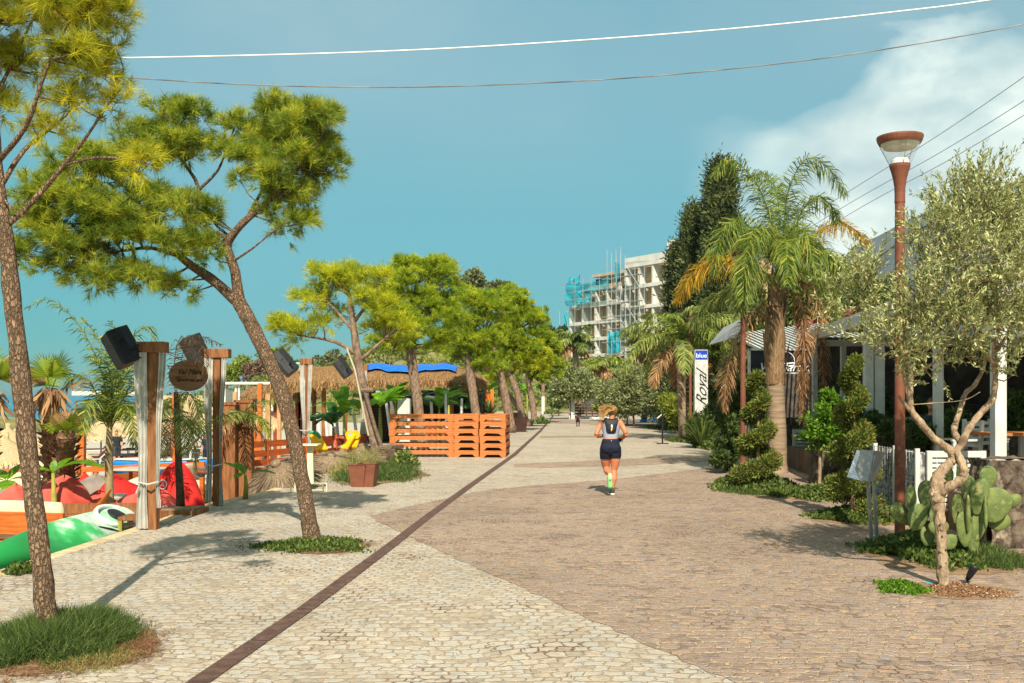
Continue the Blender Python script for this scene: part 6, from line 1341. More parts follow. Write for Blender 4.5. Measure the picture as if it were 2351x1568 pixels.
for cp, mt in [([(252, 980, 0), (235, 860, -.2), (190, 760, -.4), (120, 690, -.5), (65, 705, -.6)], PALML), ([(252, 980, 0), (245, 870, .2), (225, 780, .3), (190, 730, .4)], PALML), ([(253, 980, 0), (275, 860, .2), (300, 780, .4), (340, 750, .5), (362, 790, .5)], PALML), ([(252, 980, 0), (262, 840, -.2), (268, 770, -.5), (255, 740, -.7)], PALML),
               ([(252, 985, 0), (290, 900, -.3), (330, 870, -.5), (350, 900, -.6)], PALML), ([(252, 985, 0), (215, 890, -.2), (175, 860, -.3), (150, 890, -.3)], PALML), ([(252, 990, 0), (290, 930, .3), (330, 940, .5), (345, 1010, .5)], PALMG), ([(252, 990, 0), (215, 940, .2), (180, 950, .3), (165, 1010, .3)], PALMG), ([(252, 990, 0), (275, 930, -.4), (300, 950, -.7), (310, 1020, -.8)], PALML), ([(251, 990, 0), (225, 920, -.4), (200, 930, -.7), (190, 990, -.8)], PALML), ([(252, 980, 0), (255, 880, -.3), (240, 830, -.6), (205, 820, -.9)], PALML), ([(252, 980, 0), (280, 880, -.1), (310, 840, -.3), (335, 850, -.4)], PALML)]:
    arr_obj('frond', frond_mesh(rg, [P(u, v, d_+o_) for u, v, o_ in cp], .36, 58, .020, .7, .5, stem=.014), 4, mt, root)
d_ = 15.4; bp = G(415, 1172); root = thing('young_palm', 'half dry young palm growing out of the timber planter', 'palm tree', (P(415, 0, d_).x, d_, .08), 'young feather palms on the bar terrace')
mb = MB(); mb.tube([(P(415, 0, d_).x, d_, .08), P(410, 1060, d_), P(406, 960, d_), P(404, 900, d_)], [.07, .055, .05, .035], 10); obj('trunk', mb, BARKD, root, smooth=True)
rg = np.random.default_rng(151)
for cp, mt in [([(404, 920, 0), (400, 850, -.2), (410, 790, -.4), (450, 770, -.6), (505, 790, -.7)], PALMD), ([(404, 920, 0), (412, 850, -.2), (430, 785, -.4), (460, 790, -.6), (470, 850, -.7)], PALMD), ([(404, 940, 0), (425, 900, -.2), (450, 930, -.3), (465, 1000, -.4)], PALMG), ([(404, 950, 0), (380, 930, -.2), (370, 980, -.3), (372, 1050, -.4)], PALMG), ([(405, 960, 0), (430, 960, -.3), (445, 1010, -.4), (450, 1070, -.4)], PALMG), ([(404, 950, 0), (395, 980, -.4), (388, 1040, -.5)], PALMD), ([(404, 950, 0), (450, 985, .2), (500, 960, .4), (560, 945, .6), (590, 985, .7)], PALMG), ([(404, 930, 0), (420, 960, -.4), (425, 1040, -.5)], PALMG)]:
    arr_obj('frond', frond_mesh(rg, [P(u, v, d_+o_) for u, v, o_ in cp], .28, 44, .016, 1.2, .5, stem=.010), 4, mt, root)
rand_palm('small drooping palm in front of the slatted orange fence', at(545, 1100), P(545, 965, 20.2), 9, 1.1, .06, 152, [PALMG, PALML], .3, 40, .018, 'young feather palms on the bar terrace', (0, 60), BARKD, 2, 'young_palm')
def banana(label, base, H, lv, seed, mat=BANANA, r=.06, group='banana plants on the left'):
    rg_ = random.Random(seed); root = thing('banana_plant', label, 'banana plant', base, group); b = Vector(base); top = b+Vector((0, 0, H))
    obj('stem', MB().tube([b, b+Vector((.02, 0, H*.5)), top], [r, r*.8, r*.45], 8), BSTEM, root, smooth=True)
    for a_deg, L, w, e0, e1 in lv:
        a = R(a_deg); pts_ = [top]; p = top.copy(); n_ = 10
        for i in range(n_):
            e = R(e0+(e1-e0)*((i+.5)/n_)**1.2); p = p+Vector((math.cos(a)*math.cos(e), math.sin(a)*math.cos(e), math.sin(e)))*L/n_; pts_.append(p.copy())
        sd_ = Vector((-math.sin(a), math.cos(a), 0)); V = []
        for sg in (-1, 1):
            for i in range(1, n_):
                f0, f1 = (i-.5)/n_, (i+.5)/n_; w0 = w*math.sin(math.pi*min(1, max(0, (f0-.08)/.95)))**.6; w1 = w*math.sin(math.pi*min(1, max(0, (f1-.08)/.95)))**.6
                q0, q1 = pts_[i], pts_[i+1]; dn = Vector((0, 0, -.22)); gap = .03 if rg_.random() < .3 else 0
                V += [q0, q0.lerp(q1, 1-gap), q0.lerp(q1, 1-gap)+(sd_*sg+dn)*w1*(1-.15*rg_.random()), q0+(sd_*sg+dn)*w0]
        for i in range(n_): V += [pts_[i]-sd_*.012, pts_[i]+sd_*.012, pts_[i+1]+sd_*.008+Vector((0, 0, .004)), pts_[i+1]-sd_*.008+Vector((0, 0, .004))]
        arr_obj('leaf', np.array([tuple(v) for v in V]), 4, mat, root)
    return root
bb = at(122, 1235); r_ = banana('banana plant with yellow stem and wide leaf right of the big pine', bb, 1.0, [(5, .85, .2, 45, -40), (175, .5, .15, 40, -30), (100, .2, .06, 85, 60), (60, .4, .1, 60, 10)], 1)
r_ = banana('banana plant with drooping leaves at the far left edge', at(15, 1225), .82, [(150, .5, .14, 60, -20), (10, .5, .14, 40, -50), (300, .45, .13, 30, -70), (240, .45, .13, 40, -60), (60, .4, .12, 70, 20)], 2)
banana('small banana plant with yellow stem at the kerb right of the frayed curtain', G(563, 1146, 0), .42, [(5, .55, .12, 30, -30), (175, .45, .11, 55, 0), (140, .35, .1, 60, 10), (250, .3, .09, 40, -60)], 3, r=.05)
k = 0
for u, v, d_, H, m_, lab in [(790, 985, 30, 1.3, BANANA, 'banana plant behind the yellow slide'), (765, 990, 31, .9, BANANAD, 'low banana plant right of the third curtain post'), (872, 985, 32, 1.5, BANANA, 'banana plant between the braced pine and the white poles'), (908, 985, 35, 1.6, BANANA, 'banana plant left of the white cabinet'), (958, 980, 36, 1.5, BANANAD, 'banana plant behind the tallest pine trunk'), (1008, 975, 37, 1.4, BANANA, 'bright banana plant above the slatted crates'), (1030, 960, 41, 1.5, BANANAD, 'tall dark banana clump in the shade of the bar'), (1062, 960, 42, 1.3, BANANAD, 'dark banana clump right of the bright banana plant'), (1118, 960, 50, 1.8, BANANA, 'banana plant left of the orange gate'), (1210, 945, 75, 2.0, BANANA, 'distant banana plant between the farthest pine trunks')]:
    rgx = random.Random(k+60); p = P(u, v, d_); p.z = 0 if u > 1090 else -.1
    banana(lab, p, H, [(rgx.uniform(0, 360), rgx.uniform(.9, 1.5), rgx.uniform(.14, .22), rgx.uniform(45, 80), rgx.uniform(-60, 10)) for _ in range(9)], k+60, m_, .08); k += 1
# ------------------------------------------------------------------ beach bar, fences, crates, far left
def slat_fence(label, p0, p1, z0, z1, ns, mat, name='slat_fence', ps=3, group=None):
    p0, p1 = Vector(p0), Vector(p1); t_ = thing(name, label, 'fence', p0, group); h = (z1-z0)/ns; mb = MB()
    for i in range(ns): mb.beam(p0+Vector((0, 0, z0+h*(i+.5))), p1+Vector((0, 0, z0+h*(i+.5))), .03, h*.68)
    obj('slat', mb, mat, t_)
    for i in range(ps): q = p0.lerp(p1, i/(ps-1)); obj('post', MB().box((q.x, q.y+.06, (z0+z1)/2), (.09, .08, z1-z0)), mat, t_)
    return t_
REDOR = M('red_orange_wood', lin(178, 84, 36), lin(150, 66, 26), 3, .55, .12, 50, stretch=(1, 1, 9), c3=lin(190, 100, 50))
slat_fence('red orange slatted fence behind the leaning pine trunk', P(512, 0, 21.0) * Vector((1, 1, 0)) if False else (P(512, 0, 21.0).x, 21.0, 0), (P(700, 0, 23.6).x, 23.6, 0), -.42, .52+.3, 6, REDOR)
for u, d_, vt, w, lab in [(528, 20.2, 930, .26, 'thick ochre timber pillar with shaded left face'), (556, 20.2, 925, .30, 'wide ochre timber pillar right of its twin')]:
    t = thing('timber_pillar', lab, 'post', (P(u, 0, d_).x, d_, -.4), 'ochre timber pillars'); z1 = P(0, vt, d_).z; obj('post', MB().box((P(u, 0, d_).x, d_+(u-528)*.01, (z1-.4)/2), (w, .2, z1+.4)), BROWNW, t, bevel=.015); obj('cap', MB().box((P(u, 0, d_).x, d_+(u-528)*.01, z1+.03), (w+.04, .24, .06)), BROWNW, t)
PALEW = M('pale_timber', lin(190, 150, 104), lin(166, 124, 80), 4, .7, .2, stretch=(5, 5, .8))
t = thing('unfinished_hut', 'bare orange timber frame of an unfinished hut behind the pillars', 'frame', (P(590, 0, 36).x, 36, ZB))
for u, vt, d_ in ((540, 900, 38), (597, 880, 36), (616, 905, 31), (641, 895, 42)): obj('post', MB().box((P(u, 0, d_).x, d_, (P(0, vt, d_).z+ZB)/2), (.15, .15, P(0, vt, d_).z-ZB)), ORANGE if u == 597 else PALEW, t)
obj('beam', MB().beam(P(540, 928, 38), P(602, 925, 36), .16, .3), M('dark_beam', lin(54, 54, 58), None), t)
# reed parasol roofs lying at the kerb
def reed_heap(label, c_, r, h, rx, rz, seed, mat=THATCHG, n=1300):
    t_ = thing('reed_parasol_roof', label, 'parasol roof', c_, 'reed parasol roofs laid down at the kerb'); rgn = np.random.default_rng(seed); m_ = Matrix.Rotation(rz, 3, 'Z') @ Matrix.Rotation(rx, 3, 'X')
    mb = MB(); mb.lathe([(r, 0), (r*.7, h*.33), (r*.35, h*.7), (.1, h*.94), (.08, h*1.0), (.1, h*1.15), (.0, h*1.16)], (0, 0, 0), 26, closed=True); mb.v = [tuple(m_ @ Vector(v)) for v in mb.v]; obj('reed_cone', mb, mat, t_, world=False, smooth=True)
    a = rgn.random(n)*6.283; f = rgn.random(n)**.6; rr = r*(.25+.75*f); z = h*(1-rr/r)+.03; p = np.stack([np.cos(a)*rr, np.sin(a)*rr, z], 1); d = nrm(np.stack([np.cos(a), np.sin(a), np.full(n, -h/r)], 1)+rgn.normal(size=(n, 3))*.06)
    V = leaves(rgn, p, d, .34, .022); V = V @ np.array(m_).T; arr_obj('reed_fringe', V, 4, REEDG, t_, world=False); return t_
reed_heap('grey reed parasol roof on its side left of the leaning pine base', G(640, 1122) + Vector((-.05, .55, .12)), .6, .42, R(38), R(-15), 1)
reed_heap('reed parasol roof tipped over right behind the white side table', G(735, 1092) + Vector((0, 1.3, .08)), .9, .3, R(14), R(25), 2); reed_heap('wide reed parasol roof lying flat left of the brown pot', G(800, 1085) + Vector((0, 1.6, .06)), 1.1, .3, R(10), R(-20), 3); reed_heap('reed parasol roof with upturned peak under the yellow slide', G(770, 1062) + Vector((0, 1.0, .02)), .7, .25, R(10), R(40), 4); reed_heap('small reed roof heap beside the braced pine trunk', G(845, 1058) + Vector((-.3, 1.2, .08)), .6, .3, R(18), R(-35), 5)
# white side table, wire frame
d_ = 19.0; t = thing('side_table', 'cream metal side table with flat top right of the leaning pine', 'table', (P(705, 0, d_).x, d_, 0))
obj('tabletop', MB().box(P(706, 1021, d_), (.46, .4, .025)), M('cream_metal', lin(226, 214, 170), None, rough=.5), t, bevel=.005); CMET = MATS['cream_metal']
obj('pedestal', MB().beam(P(712, 1024, d_), P(714, 1110, d_), .11, .08), CMET, t)
d_ = 18.3; t = thing('wire_rack', 'low cream wire frame standing on the paving at the leaning pine', 'rack', G(705, 1138)); a0, a1 = P(668, 1113, d_), P(742, 1113, d_)
for z in (a0.z, .03):
    for dy in (0, .35): obj('bar', MB().beam((a0.x, d_+dy, z), (a1.x, d_+dy, z), .013, .013), CMET, t)
for x in (a0.x, a1.x):
    for dy in (0, .35): obj('leg', MB().beam((x, d_+dy, 0), (x, d_+dy, a0.z), .02, .02), CMET, t)
# toys
t = thing('play_slide', 'yellow plastic play slide lying folded by the brown fence', 'play slide', P(800, 1035, 29)); d_ = 29
obj('chute', MB().beam(P(812, 995, d_), P(790, 1032, d_-.6), .22, .1), YELLOWP, t, bevel=.03); obj('chute', MB().beam(P(822, 997, d_+.3), P(812, 1028, d_-.3), .2, .1), YELLOWP, t, bevel=.03)
for u in (803, 816): obj('end_disc', MB().tube([P(u, 998, d_-.1), P(u, 998, d_+.12)], .13, 16), YELLOWP, t)
obj('bolt', MB().tube([P(804, 998, d_-.14), P(804, 998, d_-.1)], .06, 10), M('bolt_grey', lin(150, 152, 170), None), t)
t = thing('toy_ride', 'green and yellow plastic toy with orange foot behind the side table', 'toy', P(728, 1030, 26)); d_ = 26
obj('body', MB().beam(P(722, 1000, d_), P(741, 1035, d_-.4), .3, .12), YELLOWP, t, bevel=.03); obj('hoop', MB().tube([P(719+14*math.cos(k/12*4.5-.5), 1003-11*math.sin(k/12*4.5-.5), d_-.1) for k in range(13)], .04, 8), GREENP, t); obj('foot', MB().beam(P(722, 1018, d_-.1), P(732, 1034, d_-.3), .2, .1), M('orange_plastic', lin(228, 110, 24), None, rough=.45), t)
o = obj('hose_coil', MB().tube([P(783+15*math.cos(k/20*6.28), 1022-18*math.sin(k/20*6.28), 28.5+.2*math.sin(k)) for k in range(21)], .035, 6), M('pink_hose', lin(188, 96, 84), None), None); tag(o, 'reddish hose coil leaning left of the yellow slide', 'hose')
t = thing('plank_fence', 'dark red brown plank fence with cut handholds behind the toys', 'fence', (P(770, 0, 30).x, 30, 0)); a0, a1 = P(715, 0, 28.5), P(842, 0, 31)
for i, z in enumerate((.0, .36)):
    obj('board', MB().beam((a0.x, a0.y, z+.1), (a1.x, a1.y, z+.1), .04, .3), REDWOOD, t)
for f in (.1, .42, .75): q = a0.lerp(a1, f); obj('post', MB().box((q.x, q.y-.05, .2), (.12, .06, .95)), REDOR, t)
# tapered pots, bench
def pot(label, c_, w, h, mat, rz=0.2, double=False):
    t_ = thing('tapered_pot', label, 'planter', c_, 'tapered brown pots along the promenade')
    obj('pot_body', MB().lathe([(w*.5, 0), (w*.74, h), (w*.78, h), (w*.78, h+.0), (w*.66, h), (w*.62, h-.06)], (0, 0, 0), 4), mat, t_, world=False); t_.rotation_euler = (0, 0, rz)
    if double: obj('inner_pot', MB().lathe([(w*.48, 0), (w*.72, h-.03), (w*.76, h-.03), (w*.66, h-.03)], (-.16, .10, 0), 4), mat, t_, world=False)
    if False: obj('rim_panel', MB().add([(-.52, -.06, h-.03), (-.52, .2, h-.03), (-.3, .2, .02), (-.3, -.06, .02), (-.33, -.06, h-.03), (-.33, .2, h-.03), (-.2, .2, .02), (-.2, -.06, .02)], [(0, 1, 2, 3), (4, 7, 6, 5), (0, 4, 5, 1), (3, 2, 6, 7), (0, 3, 7, 4), (1, 5, 6, 2)]), mat, t_, world=False)
    return t_
pot('rust brown tapered pot in the grass at the braced pine', G(843, 1119) + Vector((0, .18, 0)), .35, .46, CORTEND, R(38), True); pot('dark tapered pot at the foot of the slim pine', G(1197, 992) + Vector((0, .3, 0)), .62, .72, M('dark_pot', lin(70, 46, 38), lin(54, 34, 28), 5, .7), R(45)); pot('rusty tapered pot half hidden by the slim pine trunk', G(1184, 978), .5, .8, CORTEND, R(45))
t = thing('timber_bench', 'weathered timber bench slab beside the brown pot', 'bench', G(895, 1078)); obj('seat', MB().beam(G(862, 1068)+Vector((.15, .6, .42)), G(912, 1060)+Vector((0, 0, .42)), .42, .1), OLDWOOD, t, bevel=.01); obj('leg', MB().box(G(903, 1075)+Vector((0, .2, .18)), (.34, .36, .37)), BARKD, t); obj('leg', MB().box(G(868, 1072)+Vector((.2, 1.0, .18)), (.3, .3, .37)), BARKD, t)
# stake that braces the pine
d_ = 26.4; t = thing('tree_stake', 'slanting timber stake lashed to the braced pine trunk', 'stake', G(905, 1060)); obj('stake', MB().tube([P(832, 880, d_), P(862, 985, d_), P(888, 1060, d_)], [.05, .05, .055], 7), OLDWOOD, t); obj('strap', MB().tube([P(829, 897, d_), P(858, 895, d_)], .07, 8), OLDWOOD, t)
o = obj('bamboo_pole', MB().tube([P(796, 800, 26.2), P(815, 850, 26.3), P(846, 1000, 26.6)], .025, 6), STRAWW if False else BEIGEC, None); tag(o, 'thin pale pole leaning against the braced pine trunk', 'pole')
# stacked slatted sunbed frames
def bed_frame(L, Wd, h, label, p, group):
    """low slatted bed: four sides with an arched lower edge, four corner legs, slatted top"""
    t_ = thing('sunbed_frame', label, 'sunbed frame', p, group)
    def side(a, b2, nm):
        a, b2 = Vector(a), Vector(b2); dv = (b2-a); Ls = dv.length; dv.normalize(); nv = Vector((0, 0, 1)).cross(dv)*.02; mb = MB()
        e = min(.16, Ls*.2); prof = [(0, 0), (e*.7, 0), (e*1.3, h*.42), (Ls-e*1.3, h*.42), (Ls-e*.7, 0), (Ls, 0), (Ls, h), (0, h)]
        f0 = [a+dv*x+Vector((0, 0, z))+nv for x, z in prof]; f1 = [a+dv*x+Vector((0, 0, z))-nv for x, z in prof]; n_ = 8
        mb.add(f0+f1, [(0, 1, 2, 7), (2, 3, 6, 7), (3, 4, 5, 6), (15, 10, 9, 8), (15, 14, 11, 10), (14, 13, 12, 11)]+[(k, k+8, (k+1) % 8+8, (k+1) % 8) for k in range(8)]); obj(nm, mb, ORANGEH, t_, world=False)
    x, y = Wd/2, L/2
    side((-x, -y, 0), (x, -y, 0), 'end_board'); side((-x, y, 0), (x, y, 0), 'end_board'); side((-x+.02, -y+.022, 0), (-x+.02, y-.022, 0), 'side_board'); side((x-.02, -y+.022, 0), (x-.02, y-.022, 0), 'side_board')
    mb = MB(); n_ = int(L/.16)
    for i in range(n_): mb.box((0, -y+.1+i*(L-.2)/(n_-1), h-.035), (Wd-.09, .09, .02))
    obj('slat_bed', mb, ORANGEH, t_, world=False); return t_
SG = 'stacked slatted orange sunbed frames'
hs = .208; xa = P(895, 0, 29).x; xb = P(1042, 0, 29).x
names = ['bottom', 'second lowest', 'third lowest', 'third highest', 'second highest', 'topmost']
A_ = bed_frame(xb-xa, .82, hs-.004, 'bottom long side frame of the left crate stack', ((xa+xb)/2, 29.45, 0), SG); A_.rotation_euler = (0, 0, R(90))
for i in range(1, 6): dup(A_, ((xa+xb)/2+((i*7) % 3-1)*.012, 29.45+((i*5) % 3-1)*.01, i*hs), R(90+((i*3) % 3-1)*.4), names[i]+' long side frame of the left crate stack')
x0, x1 = P(1043.5, 0, 28.9).x, P(1099, 0, 28.9).x; x2, x3 = P(1103, 0, 28.7).x, P(1168, 0, 28.7).x
B_ = bed_frame(1.9, x1-x0, hs-.004, 'bottom end-on frame of the middle crate stack', ((x0+x1)/2, 29.9, 0), SG)
for i in range(1, 6): dup(B_, ((x0+x1)/2+((i*7) % 3-1)*.01, 29.9, i*hs), R(((i*3) % 3-1)*.4), names[i]+' end-on frame of the middle crate stack')
C_ = bed_frame(1.9, (x3-x2)*.92, hs-.004, 'bottom end-on frame of the right crate stack', ((x2+x3)/2, 29.75, 0), SG); C_.rotation_euler = (0, 0, R(-3))
for i in range(1, 6): dup(C_, ((x2+x3)/2+((i*5) % 3-1)*.012, 29.75, i*hs), R(-3+((i*3) % 3-1)*.5), names[i]+' end-on frame of the right crate stack')
# beach bar with thatched roof and blue tarp
d_ = 45; t = thing('beach_bar', 'thatched beach bar with dark slatted interior behind the pine row', 'beach bar', (P(900, 0, d_).x, d_, -.5))
def thatch_roof(nm, x0, x1, y0, y1, ze, zr, par, seed, n, over=.4, ridge=.5, mat=THATCH):
    rgn = np.random.default_rng(seed); ym = (y0+y1)/2; mb = MB()
    def fn(a, c2):
        x = x0-over+(x1-x0+2*over)*a; s_ = abs(c2-.5)*2; yy = ym+(c2-.5)*(y1-y0+2*over); end = min(1, min(a, 1-a)*(x1-x0)/1.0)
        z = ze+(zr-ze)*(1-s_**2.2)*(.35+.65*end**.6)-.10*s_**6+.05*math.sin(x*2.3+seed)+.03*math.sin(x*6.1+yy); return Vector((x, yy, z))
    mb.grid(fn, 50, 20); obj(nm, mb, mat, par, smooth=True)
    a = rgn.random(n); c2 = np.where(rgn.random(n) < .75, rgn.random(n)*.3, rgn.random(n)*.5); p = np.array([tuple(fn(q, w)) for q, w in zip(a, c2)]); p[:, 2] += .05
    d = nrm(np.stack([rgn.normal(size=n)*.25, np.full(n, -.55), np.full(n, -.8)], 1)); arr_obj('straw_fringe', leaves(rgn, p, d, .42, .04), 4, STRAW, par)
    a = np.concatenate([rgn.random(n//5), np.where(rgn.random(n//7) < .5, 0.0, 1.0)]); m = len(a); c2 = np.concatenate([np.zeros(n//5), rgn.random(n//7)]); p = np.array([tuple(fn(q, w)) for q, w in zip(a, c2)]); sx = np.where(c2 > 0, np.sign(a-.5)*.6, 0)
    d = nrm(np.stack([sx+rgn.normal(size=m)*.15, np.where(c2 > 0, 0, -.35), np.full(m, -1.)], 1)); arr_obj('straw_fringe', leaves(rgn, p, d, .42, .05), 4, STRAW, par); return fn
X0, X1 = P(662, 0, d_).x, P(800, 0, d_).x
RF = thatch_roof('thatch_roof', X0, P(1085, 0, d_).x, d_-1.2, d_+3.2, 2.5, 3.1, t, 3, 6500)
for u in (672, 690, 706, 752, 800, 843, 905, 960, 1040, 1090): obj('post', MB().tube([(P(u, 0, d_).x, d_-.9 if u not in (690, 706) else d_+1.5, -.6), (P(u, 0, d_).x, d_-.9 if u not in (690, 706) else d_+1.5, 2.55)], .1, 8), BROWNW, t)
sm = MB()
for i in range(17): sm.box((P(955, 0, d_+2).x, d_+2.6, -.3+i*.14), (5.0, .04, .085))
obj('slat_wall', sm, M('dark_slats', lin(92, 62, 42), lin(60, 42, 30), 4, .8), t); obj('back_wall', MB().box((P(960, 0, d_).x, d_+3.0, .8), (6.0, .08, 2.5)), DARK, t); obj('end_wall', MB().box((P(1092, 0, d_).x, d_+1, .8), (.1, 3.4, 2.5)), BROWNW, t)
obj('counter', MB().box((P(990, 0, d_).x, d_-.4, .1), (3.6, .6, 1.1)), REDWOOD, t)
o = obj('blue_tarpaulin', MB().grid(lambda a, c2: RF(.42+.46*a, .13+.10*c2*0+(.27)*c2+.01*math.sin(a*9)*(1-c2))+Vector((0, -.05, .12+.012*math.sin(a*41+c2*5)+.012*math.sin(a*17-c2*8))), 70, 14), TARP, None, smooth=True, solid=.015); tag(o, 'bright blue tarpaulin spread over the thatched bar roof', 'tarpaulin')
t = thing('lean_to', 'white pole frame with flat sagging roof before the thatched bar', 'frame', (P(940, 0, 38).x, 38, -.4)); d_ = 38
obj('roof_slab', MB().beam(P(870, 899, d_), P(1010, 914, d_+1.0), .9, .07), GREYW, t)
for u0, v0, u1, v1, o_ in ((884, 905, 901, 1030, -3), (892, 905, 912, 975, -1.5), (989, 910, 992, 965, 0)): obj('pole', MB().tube([P(u0, v0, d_), P(u1, v1, d_+o_*.4)], .055, 7), WHITE, t)
k = 0
for u0, v0, u1, v1, d_ in ((1022, 905, 1026, 965, 36), (1060, 915, 1058, 965, 37), (728, 950, 737, 1000, 33), (748, 950, 752, 1000, 33), (759, 952, 762, 1000, 34), (768, 950, 772, 1000, 33), (772, 955, 778, 1005, 32), (812, 950, 822, 1005, 31)):
    o = obj('white_pole', MB().tube([P(u0, v0, d_), P(u1, v1+20, d_-.2)], .05, 7), WHITE, None); tag(o, ['white pole standing above the slatted crates left of the shaded bananas', 'white pole standing at the right of the bright banana plant', 'leaning white stick nearest the third curtain post', 'white stick second from the third curtain post', 'thin white stick in the middle of the row of sticks', 'tall white stick before the banana leaves', 'slanting white stick crossing the banana leaves', 'white stick beside the braced pine trunk'][k], 'pole', 'white poles by the beach bar'); k += 1
t = thing('white_cabinet', 'tall white metal cabinet standing left of the tallest pine trunk', 'cabinet', P(932, 960, 33)); d_ = 33; obj('cabinet_body', MB().box(P(926, 975, d_), (.34, .5, 1.75)), WHITE, t, bevel=.01); obj('side_panel', MB().box(P(938, 975, d_+.02), (.12, .46, 1.72)), GREYW, t)
t = thing('reed_pergola', 'low straw topped pergola on orange posts left of the thatched bar', 'pergola', (P(640, 0, 50).x, 50, ZB)); d_ = 50
thatch_roof('thatch_roof', P(585, 0, d_).x, P(712, 0, d_).x, d_-.8, d_+1.6, 1.95, 2.45, t, 8, 2200, .3)
for u in (597, 640, 690, 697): obj('post', MB().box((P(u, 0, d_).x, d_-.5, .2), (.26, .26, 3.4)), REDWOOD if u > 600 else ORANGE, t)
t = thing('orange_gate', 'bright orange lattice gate at the right end of the beach bar', 'gate', P(1120, 960, 48)); d_ = 48
for u in (1096, 1117, 1130): obj('post', MB().box(P(u, 932, d_), (.16, .16, 1.6)), M('vivid_orange_wood', lin(214, 120, 40), lin(190, 100, 30), 3), t)
lt = MB()
for i in range(7): lt.beam(P(1098+i*4.5, 906, d_), P(1104+i*4.5, 955, d_), .05, .05); lt.beam(P(1104+i*4.5, 906, d_+.05), P(1098+i*4.5, 955, d_+.05), .05, .05)
obj('lattice', lt, MATS['vivid_orange_wood'], t)
# far left: white beach house, stone wall, pier restaurant, cove wall
t = thing('beach_house', 'white beach house terrace with pergola beyond the frayed curtain', 'house', (P(570, 0, 95).x, 95, -1)); d_ = 95
obj('wall', MB().box((P(545, 0, d_).x, d_+2, .6), (3.4, 3, 3.4)), WHITE, t); obj('terrace_slab', MB().box((P(580, 0, d_).x, d_-.5, .55), (6.5, 5, .3)), WHITE, t); obj('roof_beam', MB().box((P(572, 0, d_).x, d_-1, 2.95), (5.6, 3, .22)), WHITE, t); obj('base_wall', MB().box((P(575, 0, d_).x, d_-.6, -.9), (6.8, 4.6, 2.6)), M('cove_wall', lin(196, 172, 140), lin(166, 142, 112), 2, .9, .4, 4), t)
for u in (530, 555, 562, 580, 605, 635): obj('post', MB().box((P(u, 0, d_).x, d_-2, 1.75), (.18, .18, 2.3)), WHITE, t)
t = thing('villa', 'small white villa between trees above the third curtain post', 'house', (P(685, 0, 130).x, 130, 0)); d_ = 130; obj('wall', MB().box((P(690, 0, d_).x, d_, 4.2), (3.2, 3, 3.2)), WHITE, t); obj('roof', MB().box((P(690, 0, d_).x, d_-.2, 5.95), (3.7, 3.6, .25)), M('villa_roof', lin(150, 190, 160), None), t); obj('balcony', MB().box((P(678, 0, d_).x, d_-2, 2.9), (3.6, 2, .3)), WHITE, t); obj('window', MB().box((P(684, 0, d_).x, d_-1.52, 4.3), (.9, .06, 1.1)), GLASSG, t)
t = thing('pier_restaurant', 'long white roofed pier restaurant over the sea behind the slim palm', 'restaurant', (P(255, 0, 120).x, 120, -2)); d_ = 120
obj('roof', MB().box((P(262, 0, d_).x, d_, P(0, 903, d_).z), (8.0, 5, .5)), WHITE, t); obj('deck', MB().box((P(262, 0, d_).x, d_, -.6), (9, 6, .5)), BROWNW, t)
for i in range(7): obj('post', MB().box((P(195+i*22, 0, d_).x, d_-2.4, -.4), (.22, .22, 3.2)), BROWNW, t)
t = thing('cove_wall', 'beige stone retaining wall of the far cove below the oval sign', 'wall', (P(480, 0, 140).x, 140, -2)); obj('wall_face', MB().box((P(520, 0, 140).x, 140, .2), (20, 1.5, 3.2)), MATS['cove_wall'], t); obj('rock_base', MB().grid(lambda a, c2: Vector((P(520, 0, 138).x-11+22*a, 138-2.5*c2+.5*math.sin(a*40), -1.4-.8*c2+.5*math.sin(a*57+c2*9))), 60, 6), M('brown_rock', lin(104, 76, 58), lin(70, 52, 42), 1, .9, .8, 2), t)
t = thing('retaining_wall', 'tall pale concrete retaining wall at the end of the promenade', 'wall', (P(1262, 0, 140).x, 140, 0)); obj('wall_face', MB().box((P(1245, 0, 140).x, 140, 1.6), (9.5, 1, 3.4)), M('pale_concrete', lin(206, 192, 170), lin(186, 172, 150), 2, .9, .2), t); obj('coping', MB().box((P(1245, 0, 140).x, 139.9, 3.36), (9.7, 1.3, .12)), MATS['pale_concrete'], t)
t = thing('white_pillar', 'small white gate pillar under the round far olive', 'pillar', G(1313, 962)); b_ = G(1313, 962); obj('pillar_body', MB().box(b_+Vector((0, 0, .75)), (.42, .4, 1.5)), WHITE, t); obj('cap', MB().box(b_+Vector((0, 0, 1.53)), (.5, .48, .07)), WHITE, t)
slat_fence('dark timber fence behind the white gate pillar', G(1320, 960)+Vector((0, .5, 0)), G(1375, 960)+Vector((0, .5, 0)), 0, 1.15, 5, BARKD, ps=5)
t = thing('border_stones', 'row of pale border stones along the far flower bed', 'stones', G(1370, 962))
bs = MB(); rg_ = random.Random(4)
for i in range(14): q = G(1318+i*8, 962+rg_.uniform(-1, 1)); bs.ball(q+Vector((0, 0, .06)), (.22, .16, .13), 8, 6)
obj('stone_row', bs, WHITE, t)
# painted trunk pole in the distance
t = thing('palm_stump', 'bare palm stem with white painted base beyond the farthest pine', 'palm stem', G(1247, 950)); q = G(1247, 950); obj('painted_base', MB().tube([q, q+Vector((0, 0, 1.7))], [.2, .185], 8), WHITE, t); obj('stem', MB().tube([q+Vector((0, 0, 1.7)), q+Vector((0, 0, 4.6))], [.18, .15], 8), BARKPF, t)

